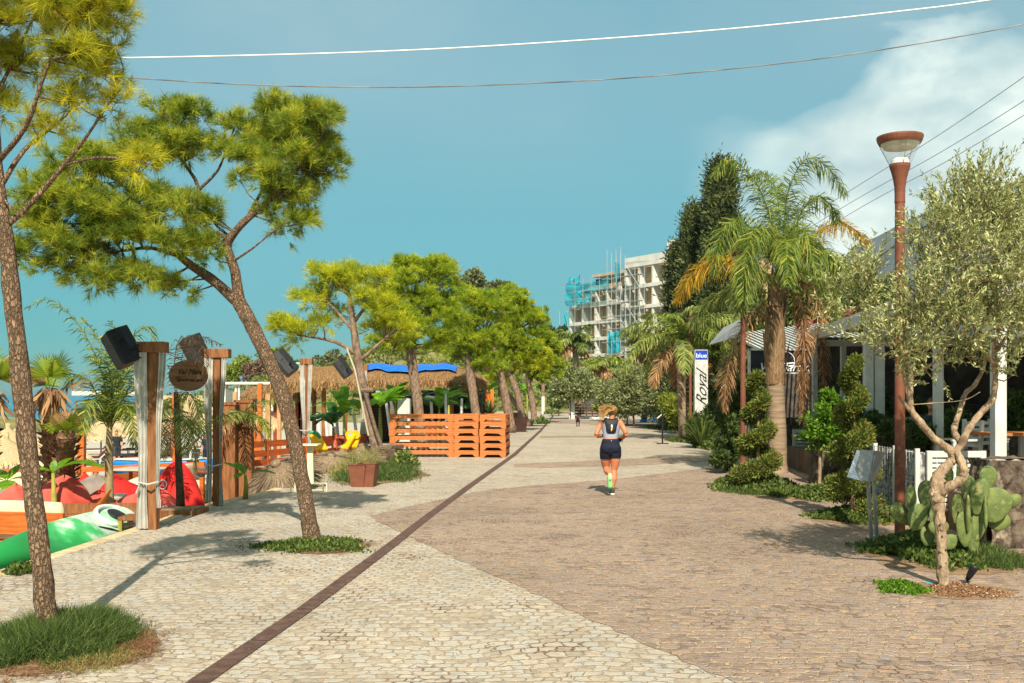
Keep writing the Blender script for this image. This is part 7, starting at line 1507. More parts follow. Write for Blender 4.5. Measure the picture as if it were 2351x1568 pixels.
# ------------------------------------------------------------------ building site
A = Vector((22.95, 148, 0)); tv = Vector((-.565, .825, 0)).normalized(); nv = Vector((-tv.y*-1, 0, 0)); nv = Vector((-.825, -.565, 0)).normalized()
CONC = M('white_concrete', lin(214, 210, 200), lin(196, 192, 182), .8, .85, .05); BRICKB = M('beige_block', lin(196, 164, 124), lin(166, 136, 100), 1.2, .9, .2, 5)
CONCG = M('raw_concrete', lin(190, 180, 164), lin(164, 154, 138), .8, .9, .1)
NETm, nt2, nb, no = bsdf('scaffold_net'); 
_g = nt2.nodes.new('ShaderNodeTexNoise'); _g.inputs['Scale'].default_value = .9; _g.inputs['Detail'].default_value = 5
_tc = nt2.nodes.new('ShaderNodeTexCoord'); nt2.links.new(_tc.outputs['Object'], _g.inputs['Vector'])
nt2.links.new(ramp(nt2, _g.outputs[0], [(.35, lin(16, 128, 148)), (.6, lin(30, 168, 184))]), nb.inputs['Base Color']); nb.inputs['Roughness'].default_value = .8
_tr = nt2.nodes.new('ShaderNodeBsdfTransparent'); _tr.inputs[0].default_value = (.75, .97, 1, 1); _mx = nt2.nodes.new('ShaderNodeMixShader'); nt2.links.new(ramp(nt2, _g.outputs[0], [(.36, (.5, .5, .5)), (.6, (.85, .85, .85))]), _mx.inputs[0]); nt2.links.new(_tr.outputs[0], _mx.inputs[1]); nt2.links.new(nb.outputs[0], _mx.inputs[2]); nt2.links.new(_mx.outputs[0], no.inputs[0])
t = thing('apartment_building', 'white apartment block under construction with scaffolding and turquoise nets', 'building', tuple(A))
rotm = Matrix((tv, nv, Vector((0, 0, 1)))).transposed()
def bx(mb, s0, s1, n0, n1, z0, z1): return mb.box(A+tv*((s0+s1)/2)+nv*((n0+n1)/2)+Vector((0, 0, (z0+z1)/2)), (abs(s1-s0), abs(n1-n0), abs(z1-z0)), rotm)
def storeys(s0, s1, zl, bay, seed, thick=.55, top_extra=0, fin=.38):
    """floor bands, fins, block infill and dark openings between the given floor levels"""
    rg_ = random.Random(seed)
    for z in zl: obj('floor_band', bx(MB(), s0, s1, -1.0, .12, z-thick/2, z+thick/2), CONC, t)
    n_ = max(1, round((s1-s0)/bay))
    for i, z in enumerate(zl[:-1]):
        z0, z1 = z+thick/2, zl[i+1]-thick/2
        for k in range(n_+1): s_ = s0+(s1-s0)*k/n_; obj('fin', bx(MB(), s_-fin/2, s_+fin/2, -1.6, .0, z0, z1), CONC, t)
        for k in range(n_):
            a0 = s0+(s1-s0)*k/n_+fin/2; a1 = s0+(s1-s0)*(k+1)/n_-fin/2; m = a0+(a1-a0)*rg_.uniform(.42, .52)
            obj('infill_wall', bx(MB(), m, a1, -1.75, -1.55, z0, z1), BRICKB, t); w = obj('window', bx(MB(), a0, m, -1.95, -1.8, z0, z1), GLASSG, t); obj('sash', bx(bx(MB(), (a0+m)/2-.04, (a0+m)/2+.04, -1.8, -1.74, z0, z1), a0, m, -1.8, -1.74, (z0+z1)/2-.04, (z0+z1)/2+.04), CONCG, w)
zr = [2.6, 5.8, 9.0, 12.2, 15.4, 18.6, 21.9]
storeys(-9.5, 9.3, zr, 3.15, 1)
obj('parapet', bx(MB(), -9.5, 9.3, -1.0, .1, 22.2, 23.2), CONC, t)
obj('core', bx(MB(), -9.5, 9.3, -12, -2.0, 0, 22), BRICKB, t)
obj('roof_frame', bx(bx(bx(bx(MB(), -9, 2.0, -2.5, -2.0, 24.6, 25.2), 1.4, 2.0, -2.5, -2.0, 23, 24.6), -2.2, -1.6, -2.5, -2.0, 23, 24.6), -9, 2.0, -6.5, -6.0, 24.6, 25.2), CONC, t)
zl_ = [2.6, 5.5, 8.3, 11.0, 13.7, 16.5]
storeys(10.0, 23.4, [zl_[2], zl_[3], zl_[4], zl_[5]], 3.1, 2)
obj('core', bx(MB(), 9.3, 23.2, -11, -2.0, 0, 16.4), BRICKB, t)
storeys(11.2, 22.0, [16.85, 19.0], 2.9, 3, .3, fin=.3); obj('upper_wall', bx(MB(), 10, 20, -3.2, -1.2, 19.16, 19.9), BRICKB, t); obj('penthouse_slab', bx(MB(), 10.5, 20.5, -9, -2.4, 21.5, 21.95), CONCG, t); obj('penthouse_wall', bx(MB(), 11, 20, -8.6, -3.4, 19.2, 21.5), CONCG, t)
for s_ in (11.5, 14, 16.5, 19): obj('window', bx(MB(), s_, s_+1.6, -3.4, -3.3, 19.9, 21.3), GLASSG, t)
obj('ground_wall', bx(MB(), 2, 27, 2.2, 2.6, -1, 2.4), CONC, t); obj('site_base', bx(MB(), 0, 26, -2, 1.0, 0, 5.4), CONCG, t)
def net(s0, s1, z0, z1, n0, seed, sag=.3):
    rg_ = random.Random(seed); ph = rg_.uniform(0, 6)
    return obj('safety_net', MB().grid(lambda a, c2: A+tv*(s0+(s1-s0)*a)+nv*(n0+.18*math.sin(a*14+ph)*(.4+c2)+.12*math.sin(c2*6+a*5))+Vector((0, 0, z0+(z1-z0)*c2-sag*math.sin(a*math.pi)*c2*1.5)), 36, 14), NETm, t, smooth=True)
net(11.5, 22.6, 18.6, 20.6, 1.3, 1, .4); net(16, 23.0, 16.7, 18.9, 1.2, 2, .1); net(19, 22, 20.0, 21.6, 1.2, 3); net(9.6, 10.4, 19.0, 22.6, 1.0, 4, .0); net(5, 23.5, 3.6, 6.2, 2.0, 5, .4); net(9, 12, 8.5, 12, 1.4, 6, .2); net(23.6, 24.8, 7.5, 11.6, 1.0, 7, .1); net(23.4, 24.2, 13.0, 15.8, .5, 8, .1)
t2 = thing('scaffolding', 'grey tube scaffolding standing against the white apartment block', 'scaffolding', tuple(A+tv*10+nv*2))
SCAF = M('scaffold_tube', lin(176, 178, 176), None, rough=.5, metal=.2)
k = 0
for s_ in np.arange(4.2, 13.0, 1.1):
    top = 24.8 if 8.5 < s_ < 13 else 21.5
    for n_ in (.6, 1.5): q = A+tv*float(s_)+nv*n_; obj('upright', MB().tube([q, q+Vector((0, 0, top-(k % 3)*.6))], .036, 5), SCAF, t2); k += 1
for z in np.arange(2.2, 22.5, 2.0):
    for n_ in (.6, 1.5): obj('ledger', MB().tube([A+tv*4.0+nv*n_+Vector((0, 0, float(z))), A+tv*13.2+nv*n_+Vector((0, 0, float(z)))], .045, 5), SCAF, t2)
    if int(z) % 4 < 2: obj('plank_deck', MB().beam(A+tv*4.6+nv*1.05+Vector((0, 0, float(z)+.06)), A+tv*(9.5 if int(z) % 3 else 12)+nv*1.05+Vector((0, 0, float(z)+.06)), .8, .06), M('scaffold_plank', lin(120, 112, 104), None), t2)
    if int(z) % 3 == 0: obj('brace', MB().tube([A+tv*4.2+nv*1.55+Vector((0, 0, float(z))), A+tv*7.5+nv*1.55+Vector((0, 0, float(z)+3.8))], .045, 5), SCAF, t2)
for s_ in np.arange(13.8, 24.5, 2.1):
    q = A+tv*float(s_)+nv*1.5; obj('upright', MB().tube([q, q+Vector((0, 0, 20.8 if s_ < 22 else 16))], .035, 5), SCAF, t2)
for z in (3.5, 6.3, 9, 17.6, 18.8, 20.4): obj('ledger', MB().tube([A+tv*13.2+nv*1.5+Vector((0, 0, z)), A+tv*24.4+nv*1.5+Vector((0, 0, z))], .045, 5), SCAF, t2)
t = thing('low_white_house', 'low white house with tiled edge behind the yellow sign', 'house', (P(1425, 0, 112).x, 112, 0)); d_ = 112; obj('wall', MB().box((P(1425, 0, d_).x, d_+2, 1.6), (8.5, 3, 3.6)), WHITE, t); obj('roof', MB().box((P(1440, 0, d_).x, d_+1.6, 3.5), (7, 4, .25)), M('roof_tile', lin(150, 92, 66), lin(124, 72, 52), 3), t); obj('doorway', MB().box((P(1410, 0, d_).x, d_+.45, 1.2), (1.6, .1, 2.4)), DARK, t); obj('reed_canopy', MB().box((P(1385, 0, d_).x, d_-1, 2.1), (4.5, 3, .3)), THATCH, t)
# ------------------------------------------------------------------ figures
def loft(path, rads, n=16, ref=(1, 0, 0)):
    return MB().tube(path, rads, n, ref=ref)
def fuse(mb, voxel, smooth_it=6):
    """melt overlapping closed shapes into one continuous skin"""
    me = bpy.data.meshes.new('tmp_body'); me.from_pydata(mb.v, [], mb.f); o = bpy.data.objects.new('tmp_body', me); COL.objects.link(o)
    q = bmesh.new(); q.from_mesh(me); bmesh.ops.recalc_face_normals(q, faces=q.faces[:]); q.to_mesh(me); q.free()
    r = o.modifiers.new('r', 'REMESH'); r.mode = 'VOXEL'; r.voxel_size = voxel; r.adaptivity = 0
    s_ = o.modifiers.new('s', 'SMOOTH'); s_.factor = .5; s_.iterations = smooth_it
    dg = bpy.context.evaluated_depsgraph_get(); out = bpy.data.meshes.new_from_object(o.evaluated_get(dg)); bpy.data.objects.remove(o); return out
def put(nm, me, mat, par):
    me.materials.clear(); me.materials.append(mat); me.polygons.foreach_set('use_smooth', [True]*len(me.polygons))
    o = bpy.data.objects.new(nm, me); COL.objects.link(o); o.parent = par; return o
def garment(nm, body, planes, keep, off, mat, par):
    """a shell cut from the body between planes, pushed out along its normals"""
    q = bmesh.new(); q.from_mesh(body)
    for co, no in planes: bmesh.ops.bisect_plane(q, geom=q.verts[:]+q.edges[:]+q.faces[:], plane_co=co, plane_no=no)
    dead = [f for f in q.faces if not keep(f.calc_center_median())]; bmesh.ops.delete(q, geom=dead, context='FACES')
    q.normal_update()
    for v in q.verts: v.co += v.normal*off
    ed = [e for e in q.edges if e.is_boundary]; r = bmesh.ops.extrude_edge_only(q, edges=ed)
    for v in [g_ for g_ in r['geom'] if isinstance(g_, bmesh.types.BMVert)]:
        v.co -= v.normal*off*1.3 if v.normal.length > 0 else Vector((0, 0, 0))
    me = bpy.data.meshes.new(nm); q.to_mesh(me); q.free(); return put(nm, me, mat, par)
def hand(mb, wrist, fwd, palm_n, s=1.0, curl=.9):
    """palm, five separate bent fingers"""
    f = Vector(fwd).normalized(); p = Vector(palm_n); p = (p-f*p.dot(f)).normalized(); sd_ = f.cross(p); w = Vector(wrist)
    mb.tube([w-f*.02*s, w+f*.03*s, w+f*.075*s, w+f*.09*s], [(.018*s, .024*s), (.017*s, .036*s), (.015*s, .040*s), (.010*s, .036*s)], 10, ref=p)
    for i, (o, L) in enumerate(((-.030, .062), (-.010, .072), (.011, .068), (.030, .052))):
        b0 = w+f*.082*s+sd_*o*s; d1 = (f*math.cos(curl*.5)+p*math.sin(curl*.5)); d2 = (f*math.cos(curl*1.5)+p*math.sin(curl*1.5)); m_ = b0+d1*L*.5*s; mb.tube([b0-f*.015*s, b0, m_, m_+d2*L*.55*s], [.009*s, .0095*s, .0088*s, .006*s], 7)
    b0 = w+f*.03*s-sd_*.03*s; d1 = (f*.6-sd_*.75+p*.35).normalized(); d2 = (f*.85-sd_*.1+p*.5).normalized(); mb.tube([b0, b0+d1*.035*s, b0+d1*.035*s+d2*.035*s], [.012*s, .0105*s, .007*s], 7)
def head(mb, c, s=1.0, yaw=0, pitch=0):
    """skull, jaw, nose, ears; faces +y before turning"""
    m_ = Matrix.Rotation(yaw, 3, 'Z') @ Matrix.Rotation(pitch, 3, 'X'); c = Vector(c); T = lambda x, y, z: c+m_ @ Vector((x, y, z))*s
    mb.ball(T(0, -.008, .02), (.073*s, .092*s, .092*s), 18, 14, m_); mb.ball(T(0, .03, -.045), (.056*s, .062*s, .066*s), 14, 10, m_)
    mb.ball(T(0, .096, -.012), (.013*s, .02*s, .02*s), 8, 6, m_); mb.ball(T(0, .08, -.062), (.024*s, .016*s, .011*s), 8, 6, m_)
    for sx in (-1, 1): mb.ball(T(sx*.074, -.006, -.008), (.012*s, .02*s, .032*s), 8, 6, m_)
    return T
def face(par, T, s=1.0):
    eyes = MB()
    for sx in (-1, 1): eyes.ball(T(sx*.03, .078, .012), .0095*s, 8, 6)
    obj('eyes', eyes, M('eye', (.03, .02, .015), None, rough=.2), par, world=True); bpy.data.objects['eyes'].name = 'face_eye'
    obj('mouth', MB().ball(T(0, .094, -.062), (.02*s, .006*s, .005*s), 8, 6), M('lips', lin(150, 78, 66), None), par)

# the runner: seen from behind, standing leg right, left lower leg kicked back
gb = G(1400, 1136); RX, RY = gb.x+.02, gb.y
t = thing('person', 'woman running away in dark shorts, grey top and black vest pack', 'person', (RX, RY, 0))
V3 = lambda x, y, z: Vector((RX+x, RY+y, z))
b = MB()
# torso
b.tube([V3(-.01, 0, .74), V3(-.01, -.005, .80), V3(-.01, -.015, .87), V3(-.008, -.005, .94), V3(-.004, .015, 1.02), V3(0, .035, 1.10), V3(.002, .045, 1.19), V3(.004, .045, 1.27), V3(.008, .045, 1.33), V3(.012, .05, 1.365)],
       [(.12, .09), (.168, .122), (.178, .132), (.158, .116), (.128, .092), (.136, .096), (.155, .104), (.162, .098), (.12, .07), (.06, .05)], 22)
for sx in (-1, 1): b.ball(V3(-.01+sx*.078, -.075, .845), (.088, .075, .092), 14, 10)                     # seat
for sx in (-1, 1): b.ball(V3(.004+sx*.168, .042, 1.30), (.056, .055, .055), 12, 10)                     # shoulders
for sx in (-1, 1): b.ball(V3(sx*.065, .125, 1.19), (.06, .04, .055), 12, 8)
b.tube([V3(.010, .05, 1.34), V3(.022, .06, 1.40), V3(.034, .07, 1.45)], [.056, .05, .05], 14)
T_ = head(b, V3(.044, .085, 1.515), .96, R(-14), R(-3))
# standing right leg: on the ground below the body
b.tube([V3(.075, 0, .86), V3(.082, 0, .74), V3(.080, .012, .62), V3(.068, .03, .50), V3(.058, .035, .44), V3(.056, .015, .36), V3(.048, -.008, .29), V3(.036, .0, .17), V3(.028, .01, .085)],
       [(.105, .115), (.103, .108), (.088, .092), (.068, .07), (.057, .062), (.060, .068), (.062, .068), (.042, .046), (.033, .036)], 16)
b.ball(V3(.026, -.004, .045), (.032, .045, .045), 10, 8); b.tube([V3(.026, -.03, .04), V3(.03, .06, .045), V3(.034, .14, .028)], [(.03, .034), (.036, .03), (.03, .018)], 10)
# left leg: thigh a little forward, shin folded back to the viewer
b.tube([V3(-.085, 0, .86), V3(-.094, .02, .74), V3(-.090, .07, .62), V3(-.078, .12, .51), V3(-.068, .13, .455)], [(.105, .115), (.103, .106), (.09, .09), (.07, .07), (.062, .062)], 16)
b.tube([V3(-.068, .13, .46), V3(-.07, .05, .435), V3(-.066, -.06, .42), V3(-.058, -.17, .41), V3(-.05, -.27, .40)], [(.062, .062), (.064, .062), (.062, .060), (.042, .044), (.034, .036)], 14)
b.ball(V3(-.05, -.30, .385), (.032, .042, .045), 10, 8); b.tube([V3(-.05, -.315, .37), V3(-.046, -.30, .28), V3(-.042, -.28, .17)], [(.032, .036), (.038, .032), (.03, .02)], 10)
# arms
b.tube([V3(-.166, .04, 1.305), V3(-.205, .02, 1.24), V3(-.250, -.02, 1.15), V3(-.272, -.035, 1.085)], [.052, .05, .045, .040], 12)
b.tube([V3(-.272, -.035, 1.088), V3(-.235, .06, 1.065), V3(-.18, .16, 1.06), V3(-.15, .20, 1.06)], [.041, .042, .034, .026], 12); hand(b, V3(-.148, .205, 1.06), (.5, .8, .05), (.6, -.3, -.6), .95)
b.tube([V3(.174, .04, 1.305), V3(.212, .03, 1.24), V3(.25, .0, 1.165), V3(.272, -.01, 1.11)], [.052, .05, .045, .040], 12)
b.tube([V3(.272, -.01, 1.112), V3(.262, .07, 1.07), V3(.240, .16, 1.03), V3(.228, .20, 1.015)], [.041, .042, .034, .026], 12); hand(b, V3(.226, .205, 1.012), (-.25, .8, -.2), (-.6, -.3, -.5), .95)
body = fuse(b, .0075, 5); o_ = body.copy()
off = Vector((RX, RY, 0))
body.transform(Matrix.Translation(-off)); put('body', body, M('runner_skin', lin(198, 128, 90), lin(188, 116, 80), 6, .5), t)
face(t, T_, .96)
NAVY = M('navy_lycra', lin(26, 30, 48), lin(20, 24, 40), 8, .85, .1, 60); GREYT = M('grey_sport_top', lin(150, 154, 170), lin(132, 136, 152), 6, .7)
def short_keep(p): return .655+.02*(p.x > 0) < p.z < 1.005 and abs(p.x) < .22 and not (p.y < -.13 and p.z < .6)
garment('shorts', body, [((0, 0, 1.005), (0, 0, 1)), ((0, 0, .655), (0, 0, 1)), ((0, 0, .675), (0, 0, 1))], short_keep, .007, NAVY, t)
garment('waistband', body, [((0, 0, 1.01), (0, 0, 1)), ((0, 0, .955), (0, 0, 1))], lambda p: .955 < p.z < 1.01 and abs(p.x) < .2, .011, NAVY, t)
def top_keep(p):
    if not (1.035 < p.z < 1.345): return False
    if abs(p.x) > .185 - max(0, p.z-1.19)*.62: return False
    return abs(p.x) < .17
garment('sports_top', body, [((0, 0, 1.035), (0, 0, 1)), ((0, 0, 1.345), (0, 0, 1))], top_keep, .006, GREYT, t)
vp = MB(); vp.tube([(0.0, -.058, 1.115), (0, -.075, 1.14), (.002, -.088, 1.20), (.004, -.085, 1.28), (.006, -.066, 1.345), (.008, -.04, 1.375)], [(.05, .015), (.082, .03), (.095, .036), (.105, .034), (.128, .026), (.115, .014)], 18)
for sx in (-1, 1): vp.tube([(sx*.085+.006, -.05, 1.36), (sx*.09, .04, 1.385), (sx*.09, .115, 1.32), (sx*.085, .14, 1.2)], [(.036, .014), (.034, .014), (.034, .014), (.03, .012)], 10)
vme = fuse(vp, .008, 3); put('vest_pack', vme, M('black_pack', (.014, .014, .015), (.024, .024, .026), 30, .6, .3, 60), t)
fl = MB(); fl.tube([(.0, -.128, 1.275), (.006, -.133, 1.235), (.002, -.13, 1.19), (-.004, -.12, 1.16)], [(.012, .004), (.016, .004), (.014, .004), (.006, .003)], 8)
fm, ft, fb, fo = bsdf('pack_flash'); _t = ft.nodes.new('ShaderNodeTexCoord'); _s = ft.nodes.new('ShaderNodeSeparateXYZ'); ft.links.new(_t.outputs['Generated'], _s.inputs[0]); ft.links.new(ramp(ft, _s.outputs[2], [(.0, lin(232, 226, 170)), (.3, lin(236, 220, 150)), (.5, lin(226, 110, 60)), (.7, lin(230, 232, 236))]), fb.inputs['Base Color'])
obj('flash_mark', fl, fm, t, world=False)
obj('waist_mark', MB().box((-.005, -.132, .985), (.012, .004, .014)), WHITE, t, world=False)
hm_ = MB(); hc = (.044, .075, 1.53)
hm_.ball((.046, .066, 1.53), (.078, .094, .088), 18, 14); hm_.ball((.03, -.012, 1.53), (.05, .04, .05), 12, 10)
hme = fuse(hm_, .008, 3); HAIR = M('blond_hair', lin(170, 130, 78), lin(120, 84, 46), 22, .55, .8, 50, stretch=(1, 1, .3), lo=.4, hi=.6); put('hair', hme, HAIR, t)
rg = np.random.default_rng(160); n = 900
s0 = np.array((.02, -.03, 1.545))+rg.normal(size=(n, 3))*.014; d = nrm(np.stack([rg.uniform(-1.0, -.55, n), rg.uniform(-.5, .1, n), rg.uniform(-.42, .5, n)], 1)); L = rg.uniform(.14, .27, n)[:, None]
w_ = nrm(np.cross(d, rdir(rg, n)))*.004; m1 = s0+d*L*.55+np.array((0, 0, .012)); e1 = s0+d*L+np.array((0, 0, -1))*L*.28
arr_obj('ponytail', np.concatenate([np.stack([s0-w_, s0+w_, m1+w_, m1-w_], 1), np.stack([m1-w_, m1+w_, e1+w_*.2, e1-w_*.2], 1)], 1).reshape(-1, 3), 4, leafM('ponytail_strand', lin(192, 158, 100), lin(136, 100, 56), .2, .5), t, world=False)
obj('sunglasses', MB().tube([(.005+.02, .17, 1.565), (-.035, .10, 1.575), (-.04, .02, 1.57)], .006, 5).tube([(.07, .165, 1.56), (.122, .08, 1.57), (.126, .0, 1.57)], .006, 5).box((.055, .165, 1.565), (.12, .012, .035)), BLACKP, t, world=False)
SHG = M('mint_sole', lin(150, 214, 140), lin(128, 194, 122), 14, .6, .3, 40); SHW = M('pale_sole', lin(226, 226, 190), None, rough=.6); SHB = M('shoe_dark', lin(44, 48, 54), lin(70, 78, 80), 12, .7)
sh = MB(); sh.tube([(.026, -.062, .05), (.026, -.03, .062), (.030, .06, .058), (.035, .16, .035), (.036, .19, .03)], [(.026, .038), (.04, .05), (.044, .042), (.042, .03), (.02, .015)], 14); sh.tube([(.026, -.02, .07), (.027, -.012, .12)], [(.042, .05), (.04, .044)], 12)
put('shoe', fuse(sh, .007, 2), SHB, t); obj('shoe_sole', MB().tube([(.026, -.066, .016), (.027, 0, .016), (.032, .09, .014), (.036, .195, .018)], [(.034, .016), (.042, .016), (.046, .014), (.03, .012)], 12), SHW, t, world=False, smooth=True)
sh = MB(); sh.tube([(-.05, -.315, .41), (-.05, -.305, .37), (-.046, -.29, .28), (-.042, -.275, .18), (-.042, -.27, .15)], [(.030, .03), (.042, .045), (.045, .04), (.042, .03), (.02, .015)], 14)
put('shoe', fuse(sh, .007, 2), SHG, t)
so_ = MB(); so_.tube([(-.05, -.352, .415), (-.05, -.352, .37), (-.047, -.338, .28), (-.043, -.318, .18), (-.042, -.305, .138)], [(.03, .012), (.041, .014), (.038, .014), (.046, .014), (.028, .01)], 14)
obj('shoe_sole', so_, SHG, t, world=False, smooth=True); obj('sole_inset', MB().tube([(-.05, -.366, .40), (-.049, -.366, .36), (-.047, -.352, .28)], [(.014, .004), (.022, .005), (.018, .005)], 10), SHW, t, world=False, smooth=True)
obj('sock', MB().tube([(.028, .008, .10), (.030, .004, .14)], [(.037, .041), (.038, .042)], 12), SHB, t, world=False)

def simple_person(label, base, H, yaw, pose, top, bottom, hairmat, longleg=True, stripe=False):
    """standing, walking or seated figure; faces +y before turning"""
    t_ = thing('person', label, 'person', base); k = H/1.75; b = MB(); V = lambda x, y, z: Vector((x, y, z))*k
    sit = pose == 'sit'; hz = .52 if sit else .92
    b.tube([V(0, 0, hz-.06), V(0, -.005, hz+.04), V(0, .0, hz+.16), V(0, .01, hz+.30), V(0, .01, hz+.44), V(0, .0, hz+.52)], [(.14, .1), (.165, .12), (.145, .105), (.168, .115), (.17, .105), (.07, .06)], 18)
    for sx in (-1, 1): b.ball(V(sx*.18, .0, hz+.455), (.06*k, .058*k, .06*k), 10, 8)
    b.tube([V(0, 0, hz+.5), V(0, .015, hz+.60)], [.058*k, .054*k], 12)
    T_ = head(b, V(0, .03, hz+.695), k)
    for sx in (-1, 1):
        st = .0 if pose != 'walk' else sx*.16
        if sit: b.tube([V(sx*.09, 0, hz), V(sx*.11, .22, hz+.02), V(sx*.12, .43, hz+.0), V(sx*.12, .44, hz-.1), V(sx*.12, .42, .25), V(sx*.12, .4, .06)], [.095*k, .08*k, .06*k, .058*k, .056*k, .036*k], 12); f0 = V(sx*.12, .4, .04)
        else: b.tube([V(sx*.09, 0, hz), V(sx*.10, st*.5, hz-.22), V(sx*.10, st*.8+.02, hz-.43), V(sx*.10, st*.9-.02, .30), V(sx*.10, st-.02, .07)], [(.105*k, .105*k), .088*k, .062*k, .062*k, .038*k], 14); f0 = V(sx*.10, st-.02, .045)
        b.tube([f0+V(0, -.05, 0), f0+V(0, .06, 0), f0+V(sx*.01, .16, -.012)], [.04*k, .042*k, .026*k], 10)
        if sit: b.tube([V(sx*.2, 0, hz+.45), V(sx*.24, .04, hz+.28), V(sx*.24, .12, hz+.16), V(sx*.14, .32, hz+.2)], [.05*k, .045*k, .042*k, .028*k], 10); hand(b, V(sx*.14, .32, hz+.2), (-sx*.3, .9, .1), (0, 0, -1), k)
        else: b.tube([V(sx*.2, 0, hz+.45), V(sx*.245, -.02, hz+.25), V(sx*.255, -.01-st*.3, hz+.16), V(sx*.26, .06-st*.6, hz-.06)], [.05*k, .045*k, .042*k, .028*k], 10); hand(b, V(sx*.26, .06-st*.6, hz-.06), (0, .2, -1), (-sx, .2, 0), k)
    body = fuse(b, .012, 4); put('body', body, SKIN, t_)
    garment('shirt', body, [((0, 0, (hz+.02)*k), (0, 0, 1)), ((0, 0, (hz+.51)*k), (0, 0, 1))], lambda p: (hz+.02)*k < p.z < (hz+.51)*k and abs(p.x) < .27*k and (abs(p.x) < .2*k or p.z > (hz+.26)*k), .012, top, t_)
    zl = (.07 if longleg else hz-.46)*k
    garment('trousers', body, [((0, 0, (hz+.03)*k), (0, 0, 1)), ((0, 0, zl), (0, 0, 1))], lambda p: zl < p.z < (hz+.03)*k and abs(p.x) < (.215*k if p.z < (hz-.1)*k else .205*k), .012, bottom, t_)
    hm_ = MB(); hm_.ball(V(0, .008, hz+.735), (.08*k, .1*k, .085*k), 14, 10); put('hair', fuse(hm_, .012, 2), hairmat, t_)
    eyes = MB()
    for sx in (-1, 1): e_ = T_(sx*.03, .08, .012); obj('eye', MB().ball(e_, .010*k, 8, 6), M('eye', (.03, .02, .015), None, rough=.2), t_, world=False)
    obj('mouth', MB().ball(T_(0, .094, -.062), (.02*k, .006*k, .005*k), 8, 6), M('lips', lin(150, 78, 66), None), t_, world=False)
    if stripe:
        for sx in (-1, 1): obj('stripe', MB().tube([V(sx*.198, 0, hz-.1), V(sx*.18, .0, hz-.43), V(sx*.16, 0, .1)], .012, 5), WHITE, t_, world=False)
    t_.rotation_euler = (0, 0, yaw); return t_
DKSHIRT = M('dark_shirt', lin(40, 44, 46), lin(30, 32, 34), 6, .8); DHAIR = M('dark_hair', lin(40, 30, 24), lin(26, 20, 16), 20, .6); LHAIR = M('light_brown_hair', lin(120, 84, 56), lin(92, 62, 40), 20, .6)
q = P(268, 0, 49); simple_person('man in dark t-shirt and shorts walking between the sun loungers', (q.x, 49, ZB), 1.72, R(200), 'walk', DKSHIRT, M('dark_shorts', lin(52, 54, 60), None), DHAIR, False)
q = P(474, 0, 46); simple_person('man in navy jacket and striped track trousers beside the frayed curtain', (q.x, 46, ZB), 1.72, R(160), 'stand', M('navy_jacket', lin(36, 44, 66), lin(28, 34, 52), 5), M('track_trousers', lin(28, 32, 48), None), DHAIR, True, True)
simple_person('seated woman with light brown hair on the restaurant terrace behind the lamp', (6.75, 16.0, .50), 1.66, R(150), 'sit', M('dark_green_top', lin(52, 60, 52), lin(40, 46, 42), 5), M('black_trousers', lin(30, 30, 34), None), LHAIR)
# dog trotting away up the promenade
db = G(1327, 979); t = thing('dog', 'dark brown dog trotting up the middle of the promenade', 'dog', db)
b = MB(); Z = .50
b.tube([(0, -.30, Z-.10), (0, -.26, Z-.07), (0, -.10, Z-.10), (0, .10, Z-.12), (0, .26, Z-.10), (0, .32, Z-.05)], [(.05, .06), (.085, .10), (.08, .10), (.095, .13), (.085, .12), (.05, .07)], 14)
b.tube([(0, .27, Z-.04), (0, .36, Z+.06), (0, .42, Z+.10)], [.075, .06, .055], 12); b.ball((0, .45, Z+.12), (.062, .075, .062), 12, 8); b.tube([(0, .48, Z+.11), (0, .56, Z+.085)], [.04, .026], 10)
for sx in (-1, 1):
    b.tube([(sx*.05, .435, Z+.16), (sx*.075, .42, Z+.20), (sx*.085, .42, Z+.13)], [.024, .022, .01], 8)
    y = .24+sx*.06; b.tube([(sx*.065, .24, Z-.12), (sx*.07, y+.01, Z-.25), (sx*.065, y-.01, .12), (sx*.065, y, .02), (sx*.065, y+.045, .016)], [.05, .034, .022, .022, .018], 10)
    y = -.24-sx*.05; b.tube([(sx*.065, -.24, Z-.12), (sx*.075, y+.09, Z-.25), (sx*.065, y-.06, .17), (sx*.065, y-.03, .02), (sx*.065, y+.02, .016)], [.068, .045, .022, .022, .018], 10)
b.tube([(0, -.31, Z-.05), (0, -.40, Z+.03), (.02, -.44, Z+.14)], [.022, .018, .01], 8)
put('body', fuse(b, .011, 3), M('dog_coat', lin(62, 44, 34), lin(40, 28, 22), 9, .8, .4, 40), t)
obj('collar', MB().tube([(0, .325, Z+.015), (0, .345, Z+.035)], .078, 12), REDC, t, world=False)
for sx in (-1, 1): obj('eye', MB().ball((sx*.035, .505, Z+.14), .01, 6, 5), BLACKM, t, world=False)
t.rotation_euler = (0, 0, R(-6))

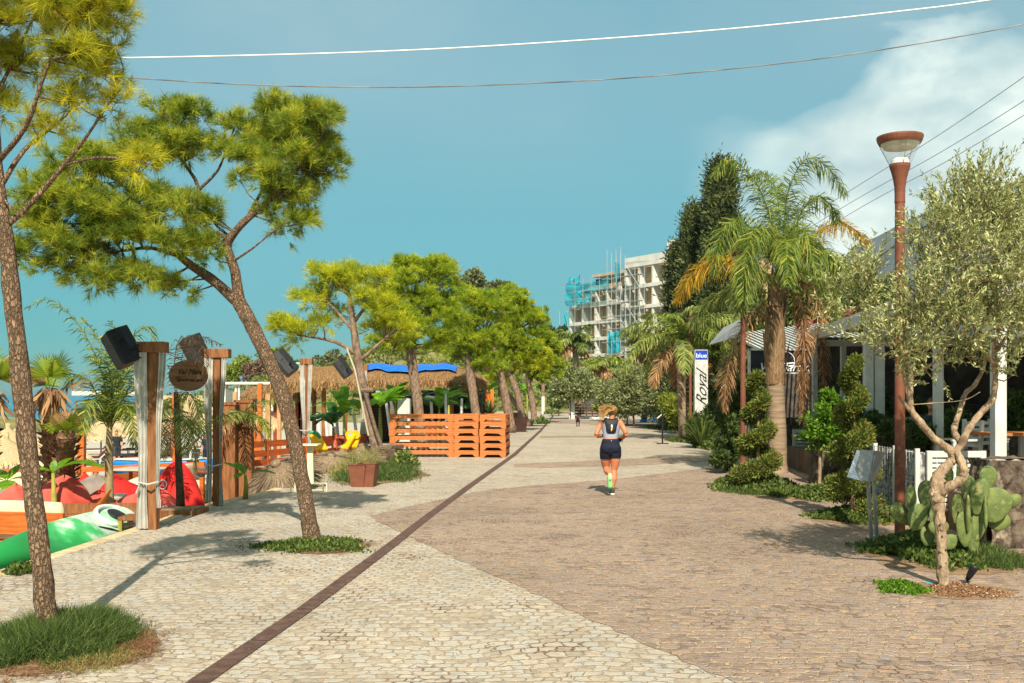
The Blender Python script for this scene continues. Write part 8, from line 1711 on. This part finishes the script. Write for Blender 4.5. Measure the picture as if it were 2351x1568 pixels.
# ------------------------------------------------------------------ overhead wires
def wire(nm, label, rows, r, mat, cat='cable', group=None):
    pp, pr = poly3([(u, v, d, r) for u, v, d in rows], 10); o = obj(nm, MB().tube(pp, r, 6), mat, None, smooth=True); tag(o, label, cat, group); return o
wire('overhead_cable', 'thick white cable crossing the top of the sky', [(-500, 128, 9.6), (0, 133, 9.6), (280, 133, 9.6), (820, 120, 9.6), (1250, 98, 9.6), (1700, 64, 9.6), (2100, 22, 9.6), (2300, -4, 9.6), (2800, -75, 9.6)], .0062, M('white_cable', lin(236, 234, 226), None, rough=.5))
wire('overhead_cable', 'dark twisted cable sagging below the white one', [(-400, 120, 10), (0, 160, 10), (330, 181, 10), (560, 194, 10), (800, 200, 10), (1050, 198, 10), (1400, 182, 10), (1700, 156, 10), (2000, 118, 10), (2351, 56, 10), (2800, -40, 10)], .0055, M('dark_cable', lin(66, 62, 60), lin(150, 140, 126), 3, .6, stretch=(1, 1, 1)))
WIRE = M('thin_wire', lin(120, 122, 124), None, rough=.5)
for lab, a0, a1 in [('uppermost of the three thin wires behind the street lamp', (1900, 470), (2420, 128)), ('middle one of the three thin wires behind the street lamp', (1920, 485), (2420, 186)), ('lowest of the three thin wires behind the street lamp', (1950, 492), (2420, 220))]:
    wire('overhead_wire', lab, [(a0[0]-300, a0[1]+190, 48), (a0[0], a0[1], 40), ((a0[0]+a1[0])/2, (a0[1]+a1[1])/2+8, 34), (a1[0], a1[1], 28), (a1[0]+300, a1[1]-210, 24)], .011, WIRE, 'wire', 'thin wires on the right')
wire('overhead_cable', 'black cable slanting behind the olive crown and lamp', [(1960, 640, 30), (2060, 560, 28), (2200, 478, 26), (2351, 412, 24), (2700, 260, 20)], .014, BLACKM)

# ------------------------------------------------------------------ air
hz_ = bpy.data.materials.new('air'); hz_.use_nodes = True; _n = hz_.node_tree; _n.nodes.clear()
_v = _n.nodes.new('ShaderNodeVolumePrincipled'); _v.inputs['Color'].default_value = (.62, .78, 1.0, 1); _v.inputs['Density'].default_value = .00009; _v.inputs['Anisotropy'].default_value = .1
_o = _n.nodes.new('ShaderNodeOutputMaterial'); _n.links.new(_v.outputs[0], _o.inputs['Volume'])
hb = obj('haze', MB().box((1800, 2050, 560), (6200, 4700, 1190)), hz_); tag(hb, kind='stuff')
